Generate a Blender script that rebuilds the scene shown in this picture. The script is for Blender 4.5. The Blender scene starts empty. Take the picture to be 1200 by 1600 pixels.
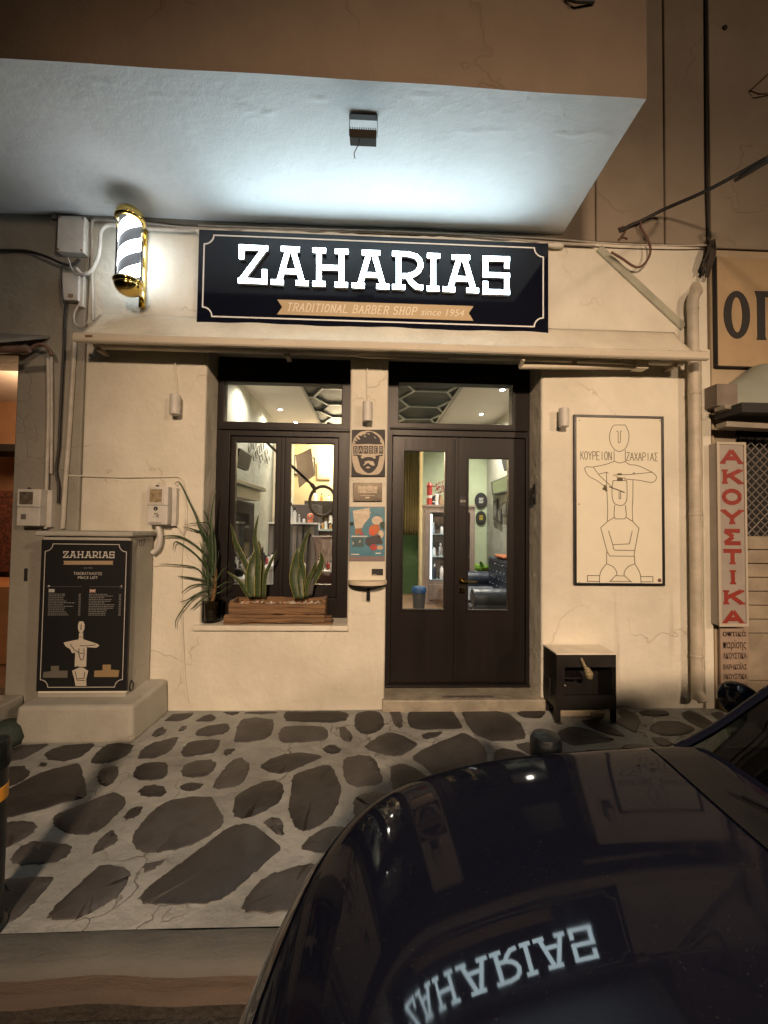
import bpy, bmesh, math, random
from mathutils import Vector, Matrix, Euler
random.seed(7)
SC = bpy.context.scene
COL = SC.collection
# ------------------------------------------------------------------ camera
F, W, H = 615.0, 1200.0, 1600.0
CAM = Vector((0.0, -3.2, 1.49))
ROT = (Matrix.Rotation(-0.038, 3, 'Z') @ Matrix.Rotation(math.pi/2 + 0.030, 3, 'X') @ Matrix.Rotation(0.0125, 3, 'Z'))
cd = bpy.data.cameras.new('camera'); cam = bpy.data.objects.new('camera', cd); COL.objects.link(cam)
cd.sensor_fit = 'HORIZONTAL'; cd.sensor_width = 36; cd.lens = 36*F/W; cd.clip_start = 0.02; cd.clip_end = 400
cam.matrix_world = Matrix.Translation(CAM) @ ROT.to_4x4()
SC.camera = cam
# ------------------------------------------------------------------ night sky, no sun above the horizon to speak of
SUN_EL, SUN_ROT = math.radians(-4), math.radians(160)
wd = bpy.data.worlds.new('World'); SC.world = wd; wd.use_nodes = True
sk = wd.node_tree.nodes.new('ShaderNodeTexSky'); sk.sky_type = 'NISHITA'; sk.sun_disc = False
sk.sun_elevation = SUN_EL; sk.sun_rotation = SUN_ROT
bg = wd.node_tree.nodes['Background']; wd.node_tree.links.new(sk.outputs[0], bg.inputs[0]); bg.inputs[1].default_value = 0.15
SC.view_settings.view_transform = 'Standard'; SC.view_settings.look = 'None'
SC.view_settings.exposure = 0.0; SC.view_settings.gamma = 1.0
SC.cycles.max_bounces = 8; SC.cycles.transparent_max_bounces = 12
SC.cycles.sample_clamp_indirect = 6.0
SC.cycles.caustics_reflective = False; SC.cycles.caustics_refractive = False

def ray(px, py):
    return ROT @ Vector(((px-W/2)/F, (H/2-py)/F, -1.0))
def at(px, py, Y):
    d = ray(px, py); return CAM + d*((Y-CAM.y)/d.y)
def atx(px, py, X):
    d = ray(px, py); return CAM + d*((X-CAM.x)/d.x)
def atz(px, py, Z):
    d = ray(px, py); return CAM + d*((Z-CAM.z)/d.z)
def rect_at(x0, y0, x1, y1, Y):      # -> X0, X1, Z0, Z1
    mx, my = (x0+x1)/2, (y0+y1)/2
    return at(x0, my, Y).x, at(x1, my, Y).x, at(mx, y1, Y).z, at(mx, y0, Y).z

# ------------------------------------------------------------------ materials
MATS = {}
def mat(name, col, rough=0.6, metal=0.0, bump=0.0, bscale=30.0, var=0.0, vscale=3.0, col2=None, coat=0.0, emis=None, estr=0.0,
        spec=0.5, stretch=(1, 1, 1), fine=0.0, detail=6):
    if name in MATS: return MATS[name]
    m = bpy.data.materials.new(name); m.use_nodes = True; MATS[name] = m
    nt = m.node_tree; N = nt.nodes; L = nt.links; p = N['Principled BSDF']
    p.inputs['Base Color'].default_value = (*col, 1); p.inputs['Roughness'].default_value = rough
    p.inputs['Metallic'].default_value = metal; p.inputs['Coat Weight'].default_value = coat
    p.inputs['Specular IOR Level'].default_value = spec
    if coat: p.inputs['Coat Roughness'].default_value = 0.03
    if emis: p.inputs['Emission Color'].default_value = (*emis, 1); p.inputs['Emission Strength'].default_value = estr
    if bump or var or col2:
        tc = N.new('ShaderNodeTexCoord'); mp = N.new('ShaderNodeMapping'); mp.inputs['Scale'].default_value = stretch
        L.new(tc.outputs['Object'], mp.inputs[0])
    if var or col2:
        n = N.new('ShaderNodeTexNoise'); n.inputs['Scale'].default_value = vscale; n.inputs['Detail'].default_value = detail
        n.inputs['Roughness'].default_value = 0.62
        L.new(mp.outputs[0], n.inputs[0])
        r = N.new('ShaderNodeValToRGB'); L.new(n.outputs[0], r.inputs[0])
        r.color_ramp.elements[0].position = 0.34; r.color_ramp.elements[1].position = 0.66
        c2 = col2 or tuple(c*(1-var) for c in col)
        r.color_ramp.elements[0].color = (*c2, 1); r.color_ramp.elements[1].color = (*col, 1)
        L.new(r.outputs[0], p.inputs['Base Color'])
        rr = N.new('ShaderNodeMapRange'); rr.inputs[3].default_value = max(0, rough-0.08); rr.inputs[4].default_value = min(1, rough+0.1)
        L.new(n.outputs[0], rr.inputs[0]); L.new(rr.outputs[0], p.inputs['Roughness'])
    if bump:
        b = N.new('ShaderNodeTexNoise'); b.inputs['Scale'].default_value = bscale; b.inputs['Detail'].default_value = 5
        L.new(mp.outputs[0], b.inputs[0])
        bn = N.new('ShaderNodeBump'); bn.inputs['Strength'].default_value = bump; bn.inputs['Distance'].default_value = 0.02
        L.new(b.outputs[0], bn.inputs['Height'])
        if fine:
            b2 = N.new('ShaderNodeTexNoise'); b2.inputs['Scale'].default_value = bscale*9; b2.inputs['Detail'].default_value = 3
            L.new(mp.outputs[0], b2.inputs[0])
            bn2 = N.new('ShaderNodeBump'); bn2.inputs['Strength'].default_value = fine; bn2.inputs['Distance'].default_value = 0.004
            L.new(b2.outputs[0], bn2.inputs['Height']); L.new(bn.outputs[0], bn2.inputs['Normal']); L.new(bn2.outputs[0], p.inputs['Normal'])
        else:
            L.new(bn.outputs[0], p.inputs['Normal'])
    return m

def glass_mat(name, tint=(1, 1, 1), refl=1.0, rough=0.0):
    if name in MATS: return MATS[name]
    m = bpy.data.materials.new(name); m.use_nodes = True; MATS[name] = m
    nt = m.node_tree; N = nt.nodes; L = nt.links; N.remove(N['Principled BSDF']); out = N['Material Output']
    tr = N.new('ShaderNodeBsdfTransparent'); tr.inputs[0].default_value = (*tint, 1)
    gl = N.new('ShaderNodeBsdfGlossy'); gl.inputs['Roughness'].default_value = rough
    fr = N.new('ShaderNodeFresnel'); fr.inputs[0].default_value = 1.5
    mu = N.new('ShaderNodeMath'); mu.operation = 'MULTIPLY'; mu.inputs[1].default_value = refl
    mx = N.new('ShaderNodeMixShader')
    L.new(fr.outputs[0], mu.inputs[0]); L.new(mu.outputs[0], mx.inputs[0]); L.new(tr.outputs[0], mx.inputs[1]); L.new(gl.outputs[0], mx.inputs[2])
    L.new(mx.outputs[0], out.inputs[0])
    return m

def plaster(name, col, stain, sscale=0.9, crack=True, bump=0.35, dirt=(0.30, 0.24, 0.17), dirtamt=0.5, cscale=0.9, crackw=0.006, crackc=0.35):
    """lime-washed plaster: soft lumps, fine grain, brushed patches, run-down stains"""
    m = bpy.data.materials.new(name); m.use_nodes = True; MATS[name] = m
    nt = m.node_tree; N = nt.nodes; L = nt.links; p = N['Principled BSDF']
    p.inputs['Roughness'].default_value = 0.85; p.inputs['Specular IOR Level'].default_value = 0.25
    tc = N.new('ShaderNodeTexCoord')
    def noise(scale, detail=6, vec=None, rough=0.6):
        n = N.new('ShaderNodeTexNoise'); n.inputs['Scale'].default_value = scale; n.inputs['Detail'].default_value = detail
        n.inputs['Roughness'].default_value = rough
        L.new(vec or tc.outputs['Object'], n.inputs[0]); return n.outputs[0]
    def ramp(src, a, b, c0=(0, 0, 0), c1=(1, 1, 1)):
        r = N.new('ShaderNodeValToRGB'); L.new(src, r.inputs[0]); e = r.color_ramp.elements
        e[0].position = a; e[1].position = b; e[0].color = (*c0, 1); e[1].color = (*c1, 1); return r.outputs[0]
    def mix(fac, a, b):
        x = N.new('ShaderNodeMix'); x.data_type = 'RGBA'
        if isinstance(fac, float): x.inputs[0].default_value = fac
        else: L.new(fac, x.inputs[0])
        for i, v in ((6, a), (7, b)):
            if isinstance(v, tuple): x.inputs[i].default_value = (*v, 1)
            else: L.new(v, x.inputs[i])
        return x.outputs[2]
    base = mix(ramp(noise(sscale, 7), 0.35, 0.68), stain, col)
    mp = N.new('ShaderNodeMapping'); mp.inputs['Scale'].default_value = (9, 9, 0.55); L.new(tc.outputs['Object'], mp.inputs[0])
    streak = ramp(noise(1.0, 5, mp.outputs[0]), 0.60, 0.80)
    patch = ramp(noise(0.8, 3), 0.48, 0.7)
    mul = N.new('ShaderNodeMath'); mul.operation = 'MULTIPLY'; L.new(streak, mul.inputs[0]); L.new(patch, mul.inputs[1])
    m2 = N.new('ShaderNodeMath'); m2.operation = 'MULTIPLY'; m2.inputs[1].default_value = dirtamt; L.new(mul.outputs[0], m2.inputs[0])
    base = mix(m2.outputs[0], base, dirt)
    spot = ramp(noise(26, 4), 0.70, 0.78)
    m3 = N.new('ShaderNodeMath'); m3.operation = 'MULTIPLY'; m3.inputs[1].default_value = 0.22; L.new(spot, m3.inputs[0])
    base = mix(m3.outputs[0], base, dirt)
    h = noise(5.5, 5); b1 = N.new('ShaderNodeBump'); b1.inputs['Strength'].default_value = bump; b1.inputs['Distance'].default_value = 0.04
    L.new(h, b1.inputs['Height'])
    h2 = noise(120, 3); b2 = N.new('ShaderNodeBump'); b2.inputs['Strength'].default_value = 0.35; b2.inputs['Distance'].default_value = 0.003
    L.new(h2, b2.inputs['Height']); L.new(b1.outputs[0], b2.inputs['Normal']); nrm = b2.outputs[0]
    if crack:
        v = N.new('ShaderNodeTexVoronoi'); v.feature = 'DISTANCE_TO_EDGE'; v.inputs['Scale'].default_value = cscale
        ad = N.new('ShaderNodeVectorMath'); ad.operation = 'ADD'
        nn = N.new('ShaderNodeTexNoise'); nn.inputs['Scale'].default_value = 3; nn.inputs['Detail'].default_value = 6; L.new(tc.outputs['Object'], nn.inputs[0])
        sc = N.new('ShaderNodeVectorMath'); sc.operation = 'SCALE'; sc.inputs['Scale'].default_value = 0.6; L.new(nn.outputs[1], sc.inputs[0])
        L.new(tc.outputs['Object'], ad.inputs[0]); L.new(sc.outputs[0], ad.inputs[1]); L.new(ad.outputs[0], v.inputs['Vector'])
        cr = ramp(v.outputs['Distance'], 0.0, crackw, (1, 1, 1), (0, 0, 0))
        gate = ramp(noise(1.3, 2), 0.46, 0.56)
        mm = N.new('ShaderNodeMath'); mm.operation = 'MULTIPLY'; L.new(cr, mm.inputs[0]); L.new(gate, mm.inputs[1])
        b3 = N.new('ShaderNodeBump'); b3.invert = True; b3.inputs['Strength'].default_value = 0.8; b3.inputs['Distance'].default_value = 0.004
        L.new(mm.outputs[0], b3.inputs['Height']); L.new(nrm, b3.inputs['Normal']); nrm = b3.outputs[0]
        cm = N.new('ShaderNodeMath'); cm.operation = 'MULTIPLY'; cm.inputs[1].default_value = crackc; L.new(mm.outputs[0], cm.inputs[0]); base = mix(cm.outputs[0], base, dirt)
    L.new(base, p.inputs['Base Color']); L.new(nrm, p.inputs['Normal'])
    return m

M_CREAM = plaster('cream_plaster', (0.76, 0.73, 0.63), (0.58, 0.55, 0.46), sscale=1.1, dirtamt=.8, bump=.45)
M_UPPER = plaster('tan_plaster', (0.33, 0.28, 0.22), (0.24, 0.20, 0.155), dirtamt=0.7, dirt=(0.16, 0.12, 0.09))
M_SOFFIT = plaster('white_ceiling_plaster', (0.80, 0.83, 0.84), (0.72, 0.75, 0.76), sscale=1.3, bump=0.16, dirtamt=0.2, crack=False)
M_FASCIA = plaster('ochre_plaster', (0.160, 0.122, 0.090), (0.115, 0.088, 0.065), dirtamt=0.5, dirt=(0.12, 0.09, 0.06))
M_LEFTW = plaster('grey_cream_plaster', (0.38, 0.36, 0.31), (0.28, 0.265, 0.225), dirtamt=.8)
M_PED = plaster('grey_white_plaster', (0.44, 0.43, 0.38), (0.31, 0.30, 0.26), sscale=1.6, dirtamt=0.9)
M_DARKWOOD = mat('dark_painted_wood', (0.0125, 0.0095, 0.009), 0.40, bump=0.05, bscale=10, stretch=(3, 3, 0.4), var=0.25, vscale=2, spec=.3)
M_GLASS = glass_mat('window_glass', (0.97, 0.98, 0.97), 1.0)
M_BLACK = mat('black_paint', (0.012, 0.012, 0.014), 0.35, var=0.3, vscale=20)
M_BLACKM = mat('matt_black', (0.02, 0.019, 0.018), 0.7)
M_WHITE = mat('white_plastic', (0.62, 0.60, 0.55), 0.5, var=0.2, vscale=8)
M_CREAMMETAL = mat('cream_metal', (0.62, 0.56, 0.44), 0.35, var=0.15, vscale=4)
M_BRASS = mat('polished_brass', (0.80, 0.58, 0.18), 0.12, metal=1.0, var=0.2, vscale=12)
M_STEEL = mat('grey_steel', (0.35, 0.35, 0.34), 0.35, metal=1.0)
M_CABLE = mat('black_rubber', (0.02, 0.018, 0.016), 0.55)
M_CONDUIT = mat('painted_conduit', (0.58, 0.54, 0.47), 0.6, var=0.25, vscale=9)
M_LINE = mat('ink_line', (0.10, 0.085, 0.05), 0.8)
M_SIGNLINE = mat('sign_white_line', (0.75, 0.75, 0.72), 0.5)

# ------------------------------------------------------------------ mesh building
class MB:
    def __init__(s): s.v = []; s.f = []; s.mi = []
    def add(s, vs, fs, mi=0):
        o = len(s.v); s.v += [tuple(v) for v in vs]; s.f += [tuple(i+o for i in f) for f in fs]; s.mi += [mi]*len(fs)
    def box(s, x0, x1, y0, y1, z0, z1, mi=0):
        v = [(x, y, z) for z in (z0, z1) for y in (y0, y1) for x in (x0, x1)]
        s.add(v, [(0, 2, 3, 1), (4, 5, 7, 6), (0, 1, 5, 4), (2, 6, 7, 3), (0, 4, 6, 2), (1, 3, 7, 5)], mi); return s
    def obox(s, c, ax, ay, az, hx, hy, hz, mi=0):     # oriented box
        c = Vector(c); ax, ay, az = Vector(ax).normalized()*hx, Vector(ay).normalized()*hy, Vector(az).normalized()*hz
        v = [c+ax*i+ay*j+az*k for k in (-1, 1) for j in (-1, 1) for i in (-1, 1)]
        s.add(v, [(0, 2, 3, 1), (4, 5, 7, 6), (0, 1, 5, 4), (2, 6, 7, 3), (0, 4, 6, 2), (1, 3, 7, 5)], mi); return s
    def poly(s, pts, y0, y1, mi=0):                    # XZ polygon (x,z) extruded y0(front)..y1
        n = len(pts)
        a = sum(pts[i][0]*pts[(i+1) % n][1]-pts[(i+1) % n][0]*pts[i][1] for i in range(n))
        if a < 0: pts = pts[::-1]
        v = [(x, y0, z) for x, z in pts]+[(x, y1, z) for x, z in pts]
        s.add(v, [tuple(range(n)), tuple(range(2*n-1, n-1, -1))]+[(i, i+n, (i+1) % n+n, (i+1) % n) for i in range(n)], mi); return s
    def tube(s, path, r, n=8, caps=True, mi=0):
        P = [Vector(p) for p in path]; rs = r if isinstance(r, (list, tuple)) else [r]*len(P)
        rings = []; prev = None
        for i, p in enumerate(P):
            t = (P[min(i+1, len(P)-1)]-P[max(i-1, 0)]).normalized()
            if prev is None:
                u = t.orthogonal().normalized()
            else:
                u = (prev-t*prev.dot(t)); u = u.normalized() if u.length > 1e-6 else t.orthogonal().normalized()
            prev = u; w = t.cross(u)
            rings.append([p+(u*math.cos(2*math.pi*k/n)+w*math.sin(2*math.pi*k/n))*rs[i] for k in range(n)])
        v = [q for R_ in rings for q in R_]; f = []
        for i in range(len(P)-1):
            for k in range(n): f.append((i*n+k, i*n+(k+1) % n, (i+1)*n+(k+1) % n, (i+1)*n+k))
        if caps: f += [tuple(range(n-1, -1, -1)), tuple(range((len(P)-1)*n, len(P)*n))]
        s.add(v, f, mi); return s
    def lathe(s, prof, o=(0, 0, 0), axis='Z', n=32, mi=0, caps=True):   # prof [(r,h)]
        o = Vector(o); v = []; f = []
        for r, h in prof:
            for k in range(n):
                a = 2*math.pi*k/n; c, d = r*math.cos(a), r*math.sin(a)
                q = {'Z': (c, d, h), 'Y': (c, -h, d), 'X': (h, c, d)}[axis]; v.append(o+Vector(q))
        for i in range(len(prof)-1):
            for k in range(n): f.append((i*n+k, i*n+(k+1) % n, (i+1)*n+(k+1) % n, (i+1)*n+k))
        if caps and prof[0][0] > 1e-5: f.append(tuple(range(n-1, -1, -1)))
        if caps and prof[-1][0] > 1e-5: f.append(tuple(range((len(prof)-1)*n, len(prof)*n)))
        s.add(v, f, mi); return s
    def ribbon(s, pts, t, y0, y1, mi=0, closed=False, smi=None):       # stroke of width t in XZ, mitred; sharp turns are split
        if not closed and len(pts) > 2:
            for i in range(1, len(pts)-1):
                a, b, c = (Vector((p[0], p[1])) for p in pts[i-1:i+2])
                if (b-a).length > 1e-6 and (c-b).length > 1e-6 and (b-a).normalized().dot((c-b).normalized()) < -.2:
                    s.ribbon(pts[:i+1], t, y0, y1, mi, smi=smi); s.ribbon(pts[i:], t, y0-.00005, y1, mi, smi=smi); return s
        P = [Vector((p[0], p[1])) for p in pts]; n = len(P); Lr = []
        for i in range(n):
            a = P[(i-1) % n] if (closed or i > 0) else None; b = P[(i+1) % n] if (closed or i < n-1) else None
            d1 = (P[i]-a).normalized() if a is not None else None; d2 = (b-P[i]).normalized() if b is not None else None
            if d1 is None: d1 = d2
            if d2 is None: d2 = d1
            tt = (d1+d2); tt = tt.normalized() if tt.length > 1e-6 else d1
            nn = Vector((-tt.y, tt.x)); k = 1/max(0.45, nn.dot(Vector((-d1.y, d1.x))))
            Lr.append((P[i]+nn*t/2*k, P[i]-nn*t/2*k))
        m = n if closed else n-1
        for i in range(m):
            (a, b), (c, d) = Lr[i], Lr[(i+1) % n]
            v = [(a.x, y0, a.y), (b.x, y0, b.y), (d.x, y0, d.y), (c.x, y0, c.y)]
            v += [(q[0], y1, q[2]) for q in v]
            s.add(v, [(0, 1, 2, 3)], mi); s.add(v, [(7, 6, 5, 4), (1, 5, 6, 2), (3, 7, 4, 0), (0, 4, 5, 1), (2, 6, 7, 3)], mi if smi is None else smi)
        return s
    def slab(s, x0, x1, z0, z1, holes, y0, y1, mi=0, sub=None):   # panel in XZ with rectangular holes, merged
        xs = sorted({x0, x1, *[h[0] for h in holes], *[h[1] for h in holes]}); xs = [x for x in xs if x0 <= x <= x1]
        zs = sorted({z0, z1, *[h[2] for h in holes], *[h[3] for h in holes]}); zs = [z for z in zs if z0 <= z <= z1]
        nx, nz = len(xs), len(zs)
        def solid(i, j):
            if not (0 <= i < nx-1 and 0 <= j < nz-1): return False
            cx, cz = (xs[i]+xs[i+1])/2, (zs[j]+zs[j+1])/2
            return not any(h[0] < cx < h[1] and h[2] < cz < h[3] for h in holes)
        idx = {}; v = []; f = []
        def vi(i, j, k):
            if (i, j, k) not in idx: idx[(i, j, k)] = len(v); v.append((xs[i], (y0, y1)[k], zs[j]))
            return idx[(i, j, k)]
        for i in range(nx-1):
            for j in range(nz-1):
                if not solid(i, j): continue
                f.append((vi(i, j, 0), vi(i+1, j, 0), vi(i+1, j+1, 0), vi(i, j+1, 0)))
                f.append((vi(i, j, 1), vi(i, j+1, 1), vi(i+1, j+1, 1), vi(i+1, j, 1)))
                if not solid(i-1, j): f.append((vi(i, j, 0), vi(i, j+1, 0), vi(i, j+1, 1), vi(i, j, 1)))
                if not solid(i+1, j): f.append((vi(i+1, j, 0), vi(i+1, j, 1), vi(i+1, j+1, 1), vi(i+1, j+1, 0)))
                if not solid(i, j-1): f.append((vi(i, j, 0), vi(i, j, 1), vi(i+1, j, 1), vi(i+1, j, 0)))
                if not solid(i, j+1): f.append((vi(i, j+1, 0), vi(i+1, j+1, 0), vi(i+1, j+1, 1), vi(i, j+1, 1)))
        s.add(v, f, mi); return s
    def build(s, name, m, parent=None, smooth=False, bevel=0.0, bseg=2, origin=None, **tags):
        me = bpy.data.meshes.new(name)
        o0 = Vector(origin) if origin else Vector((0, 0, 0))
        me.from_pydata([tuple(Vector(v)-o0) for v in s.v], [], s.f)
        for mm in (m if isinstance(m, (list, tuple)) else [m]): me.materials.append(mm)
        for p, k in zip(me.polygons, s.mi): p.material_index = k; p.use_smooth = bool(smooth)
        me.update(); o = bpy.data.objects.new(name, me); COL.objects.link(o)
        if parent is not None:
            o.parent = parent; o.location = o0-wpos(parent)
        else: o.location = o0
        if bevel:
            b = o.modifiers.new('bevel', 'BEVEL'); b.width = bevel; b.segments = bseg; b.limit_method = 'ANGLE'; b.angle_limit = math.radians(40)
            b.harden_normals = False
            for p in me.polygons: p.use_smooth = True
            w = o.modifiers.new('wn', 'WEIGHTED_NORMAL'); w.keep_sharp = True
        if smooth and not bevel and smooth != 'all':
            me.set_sharp_from_angle(angle=math.radians(40))
        tag(o, **tags)
        return o
def wpos(o):
    p = Vector((0, 0, 0))
    while o is not None: p = p+o.location; o = o.parent
    return p
def tag(o, label=None, cat=None, group=None, kind=None):
    if label: o['label'] = label
    if cat: o['category'] = cat
    if group: o['group'] = group
    if kind: o['kind'] = kind
    return o
def thing(name, label, cat, loc=(0, 0, 0), group=None):
    o = bpy.data.objects.new(name, None); COL.objects.link(o); o.location = loc; o.empty_display_size = 0.1
    return tag(o, label, cat, group)
def part(name, loc, parent):      # an Empty part that holds sub-parts
    o = bpy.data.objects.new(name, None); COL.objects.link(o); o.parent = parent; o.location = Vector(loc)-wpos(parent); o.empty_display_size = 0.05
    return o
def dup(o, parent=None, loc=None):
    c = o.copy(); COL.objects.link(c)
    if parent is not None: c.parent = parent
    if loc is not None: c.location = loc
    for ch in list(o.children): dup(ch, c)
    return c

def text(body, x, z, h, y, m, parent, name='lettering', w=None, shear=0.0, align='LEFT', ext=0.0006, bold=0.0):
    cu = bpy.data.curves.new('tmp', 'FONT'); cu.body = body; cu.size = 1.0; cu.align_x = 'LEFT'; cu.shear = shear; cu.resolution_u = 3
    cu.offset = bold
    o = bpy.data.objects.new('tmp', cu); COL.objects.link(o); bpy.context.view_layer.update()
    me = bpy.data.meshes.new_from_object(o.evaluated_get(bpy.context.evaluated_depsgraph_get()))
    bpy.data.objects.remove(o); bpy.data.curves.remove(cu)
    if not me.vertices: return None
    xs = [v.co.x for v in me.vertices]; ys = [v.co.y for v in me.vertices]
    x0, x1 = min(xs), max(xs); k = h/0.73; kx = (w/(x1-x0)) if w else k
    off = {'LEFT': 0, 'CENTER': -(x1-x0)*kx/2, 'RIGHT': -(x1-x0)*kx}[align]
    b = MB(); b.add([(x+off+(v.co.x-x0)*kx, y, z+v.co.y*k) for v in me.vertices], [tuple(p.vertices) for p in me.polygons])
    bpy.data.meshes.remove(me)
    return b.build(name, m, parent)

GLYPH = {  # unit-box strokes
 'A': [[(0, 0), (.5, 1), (1, 0)], [(.2, .36), (.8, .36)]],
 'B': [[(.12, 0), (.12, 1), (.65, 1), (.85, .88), (.85, .65), (.65, .52), (.12, .52)], [(.65, .52), (.95, .4), (.95, .14), (.7, 0), (.12, 0)]],
 'D': [[(.12, 0), (.12, 1), (.6, 1), (.95, .75), (.95, .25), (.6, 0), (.12, 0)]],
 'E': [[(.95, 0), (.1, 0), (.1, 1), (.95, 1)], [(.1, .5), (.75, .5)]],
 'H': [[(.1, 0), (.1, 1)], [(.9, 0), (.9, 1)], [(.1, .5), (.9, .5)]],
 'I': [[(.5, 0), (.5, 1)]],
 'K': [[(.12, 0), (.12, 1)], [(.95, 1), (.14, .45)], [(.38, .62), (.98, 0)]],
 'L': [[(.1, 1), (.1, 0), (.9, 0)]],
 'N': [[(.1, 0), (.1, 1), (.9, 0), (.9, 1)]],
 'O': [[(.5+.45*math.cos(a*math.pi/7), .5+.5*math.sin(a*math.pi/7)) for a in range(15)]],
 'P': [[(.12, 0), (.12, 1), (.7, 1), (.95, .85), (.95, .62), (.7, .48), (.12, .48)]],
 'R': [[(.12, 0), (.12, 1), (.7, 1), (.92, .85), (.92, .62), (.7, .5), (.12, .5)], [(.55, .5), (.98, 0)]],
 'S': [[(.92, .84), (.7, 1), (.3, 1), (.08, .84), (.1, .62), (.88, .4), (.92, .16), (.7, 0), (.3, 0), (.06, .16)]],
 'T': [[(0, 1), (1, 1)], [(.5, 0), (.5, 1)]],
 'Y': [[(.02, 1), (.5, .45), (.98, 1)], [(.5, .47), (.5, 0)]],
 'X': [[(.05, 0), (.95, 1)], [(.05, 1), (.95, 0)]],
 'Z': [[(.05, 1), (.95, 1), (.05, 0), (.95, 0)]],
 'Σ': [[(.92, 1), (.08, 1), (.55, .52), (.08, 0), (.95, 0)]],
 'Π': [[(.12, 0), (.12, 1), (.88, 1), (.88, 0)]],
 'C': [[(.92, .84), (.7, 1), (.3, 1), (.05, .75), (.05, .25), (.3, 0), (.7, 0), (.92, .16)]],
}
def strokes(mb, body, x, z, w, h, gap, t, y, serif=0.0, shear=0.0, narrow=None, dy=0.0006):
    """lettering drawn by strokes; w,h = cell"""
    for ch in body:
        ww = w*(narrow or {}).get(ch, 1.0)
        k = 0
        for pl in GLYPH.get(ch, []):
            pts = [(x+p[0]*ww+shear*p[1]*h, z+p[1]*h) for p in pl]
            mb.ribbon(pts, t, y-dy-0.0001*k, y, closed=False); k += 1
            if serif:
                for e in ({0, len(pl)-1} if pl[0] != pl[-1] else set()):
                    if pl[e][1] in (0, 1) and not (ch in 'EZΣLT' and abs(pl[e][0]-.5) > .3 and ch != 'L'):
                        q = pts[e]; mb.ribbon([(q[0]-serif, q[1]), (q[0]+serif, q[1])], t*0.5, y-dy-0.0001*k, y); k += 1
        x += ww+gap
    return x
# ================================================================== STREET
def chaikin(p, n=2):
    for _ in range(n):
        q = []
        for i in range(len(p)):
            a, b = p[i], p[(i+1) % len(p)]
            q += [(a[0]*.87+b[0]*.13, a[1]*.87+b[1]*.13), (a[0]*.13+b[0]*.87, a[1]*.13+b[1]*.87)]
        p = q
    return p
KY0, KY1 = atz(230, 1452, 0).y, atz(230, 1513, 0).y      # kerb band between paving and road
M_MORTAR = plaster('mortar', (0.40, 0.41, 0.39), (0.24, 0.245, 0.23), sscale=2.6, bump=.75, dirt=(.10, .09, .075), dirtamt=.6, cscale=3.4, crackw=.022, crackc=.75)
M_STONE = mat('slate_stone', (0.062, 0.058, 0.057), 0.52, bump=0.35, bscale=9, var=0.45, vscale=3.5, fine=0.4, col2=(0.024, 0.022, 0.0215))
M_KERB = mat('kerb_concrete', (0.125, 0.122, 0.110), 0.8, bump=0.5, bscale=14, var=0.35, vscale=3, stretch=(.5, 1, 1), fine=0.5)
M_KFACE = mat('kerb_face', (0.100, 0.074, 0.057), 0.8, bump=0.5, bscale=14, var=0.5, vscale=3, stretch=(.4, 1, 2), fine=0.5)
M_ROAD = mat('asphalt', (0.05, 0.046, 0.042), 0.8, bump=0.6, bscale=60, var=0.4, vscale=2, fine=0.6)
_nt = M_STONE.node_tree; _g = _nt.nodes.new('ShaderNodeNewGeometry'); _p = _nt.nodes['Principled BSDF']
_h = _nt.nodes.new('ShaderNodeHueSaturation'); _r = _nt.nodes.new('ShaderNodeMapRange'); _r.inputs[3].default_value = .65; _r.inputs[4].default_value = 1.75
_nt.links.new(_g.outputs['Random Per Island'], _r.inputs[0]); _nt.links.new(_r.outputs[0], _h.inputs['Value'])
_src = _p.inputs['Base Color'].links[0].from_socket; _nt.links.new(_src, _h.inputs['Color']); _nt.links.new(_h.outputs[0], _p.inputs['Base Color'])
def rough_sheet(x0, x1, y0, y1, nx, ny, amp, z, seed):
    rnd = random.Random(seed); b = MB(); v = []; f = []
    for j in range(ny+1):
        for i in range(nx+1):
            x = x0+(x1-x0)*i/nx; y = y0+(y1-y0)*j/ny
            dz = amp*(math.sin(x*7.3+y*3.1)+math.sin(x*3.7-y*9.2+1)+rnd.uniform(-.6, .6))/2.6
            v.append((x, y, z+dz))
    for j in range(ny):
        for i in range(nx): f.append((j*(nx+1)+i, j*(nx+1)+i+1, (j+1)*(nx+1)+i+1, (j+1)*(nx+1)+i))
    b.add(v, f); return b
rough_sheet(-9, 9, KY0-0.001, 0.35, 260, 60, 0.0022, 0, 3).build('pavement', M_MORTAR, smooth='all', kind='structure')
kb = MB()
n = 180
v = []; f = []
for i in range(n+1):
    x = -9+18*i/n; w = 0.008*math.sin(x*5.1)+0.005*math.sin(x*13.7+1)
    prof = [(KY0+w*.4, -0.004), (KY0-0.012+w*.4, 0.006), (KY1+0.03+w, 0.002), (KY1+0.008+w, -0.006), (KY1+w, -0.03)]
    v += [(x, a, b) for a, b in prof]
for i in range(n):
    for k in range(4): f.append((i*5+k, (i+1)*5+k, (i+1)*5+k+1, i*5+k+1))
kb.add(v, [tuple(reversed(q)) for q in f]); kb.build('kerb', M_KERB, smooth='all', kind='structure')
kf = MB(); v = []; f = []
for i in range(n+1):
    x = -9+18*i/n; w = 0.008*math.sin(x*5.1)+0.005*math.sin(x*13.7+1)
    v += [(x, a, b) for a, b in [(KY1+w, -0.0299), (KY1-0.004+w, -0.06), (KY1-0.008+w, -0.082), (KY1-0.020+w, -0.088), (KY1-0.024+w, -0.095)]]
for i in range(n):
    for k in range(4): f.append((i*5+k, (i+1)*5+k, (i+1)*5+k+1, i*5+k+1))
kf.add(v, [tuple(reversed(q)) for q in f]); kf.build('kerb_face', M_KFACE, smooth='all', kind='structure')
gt_ = MB(); v = []
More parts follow.
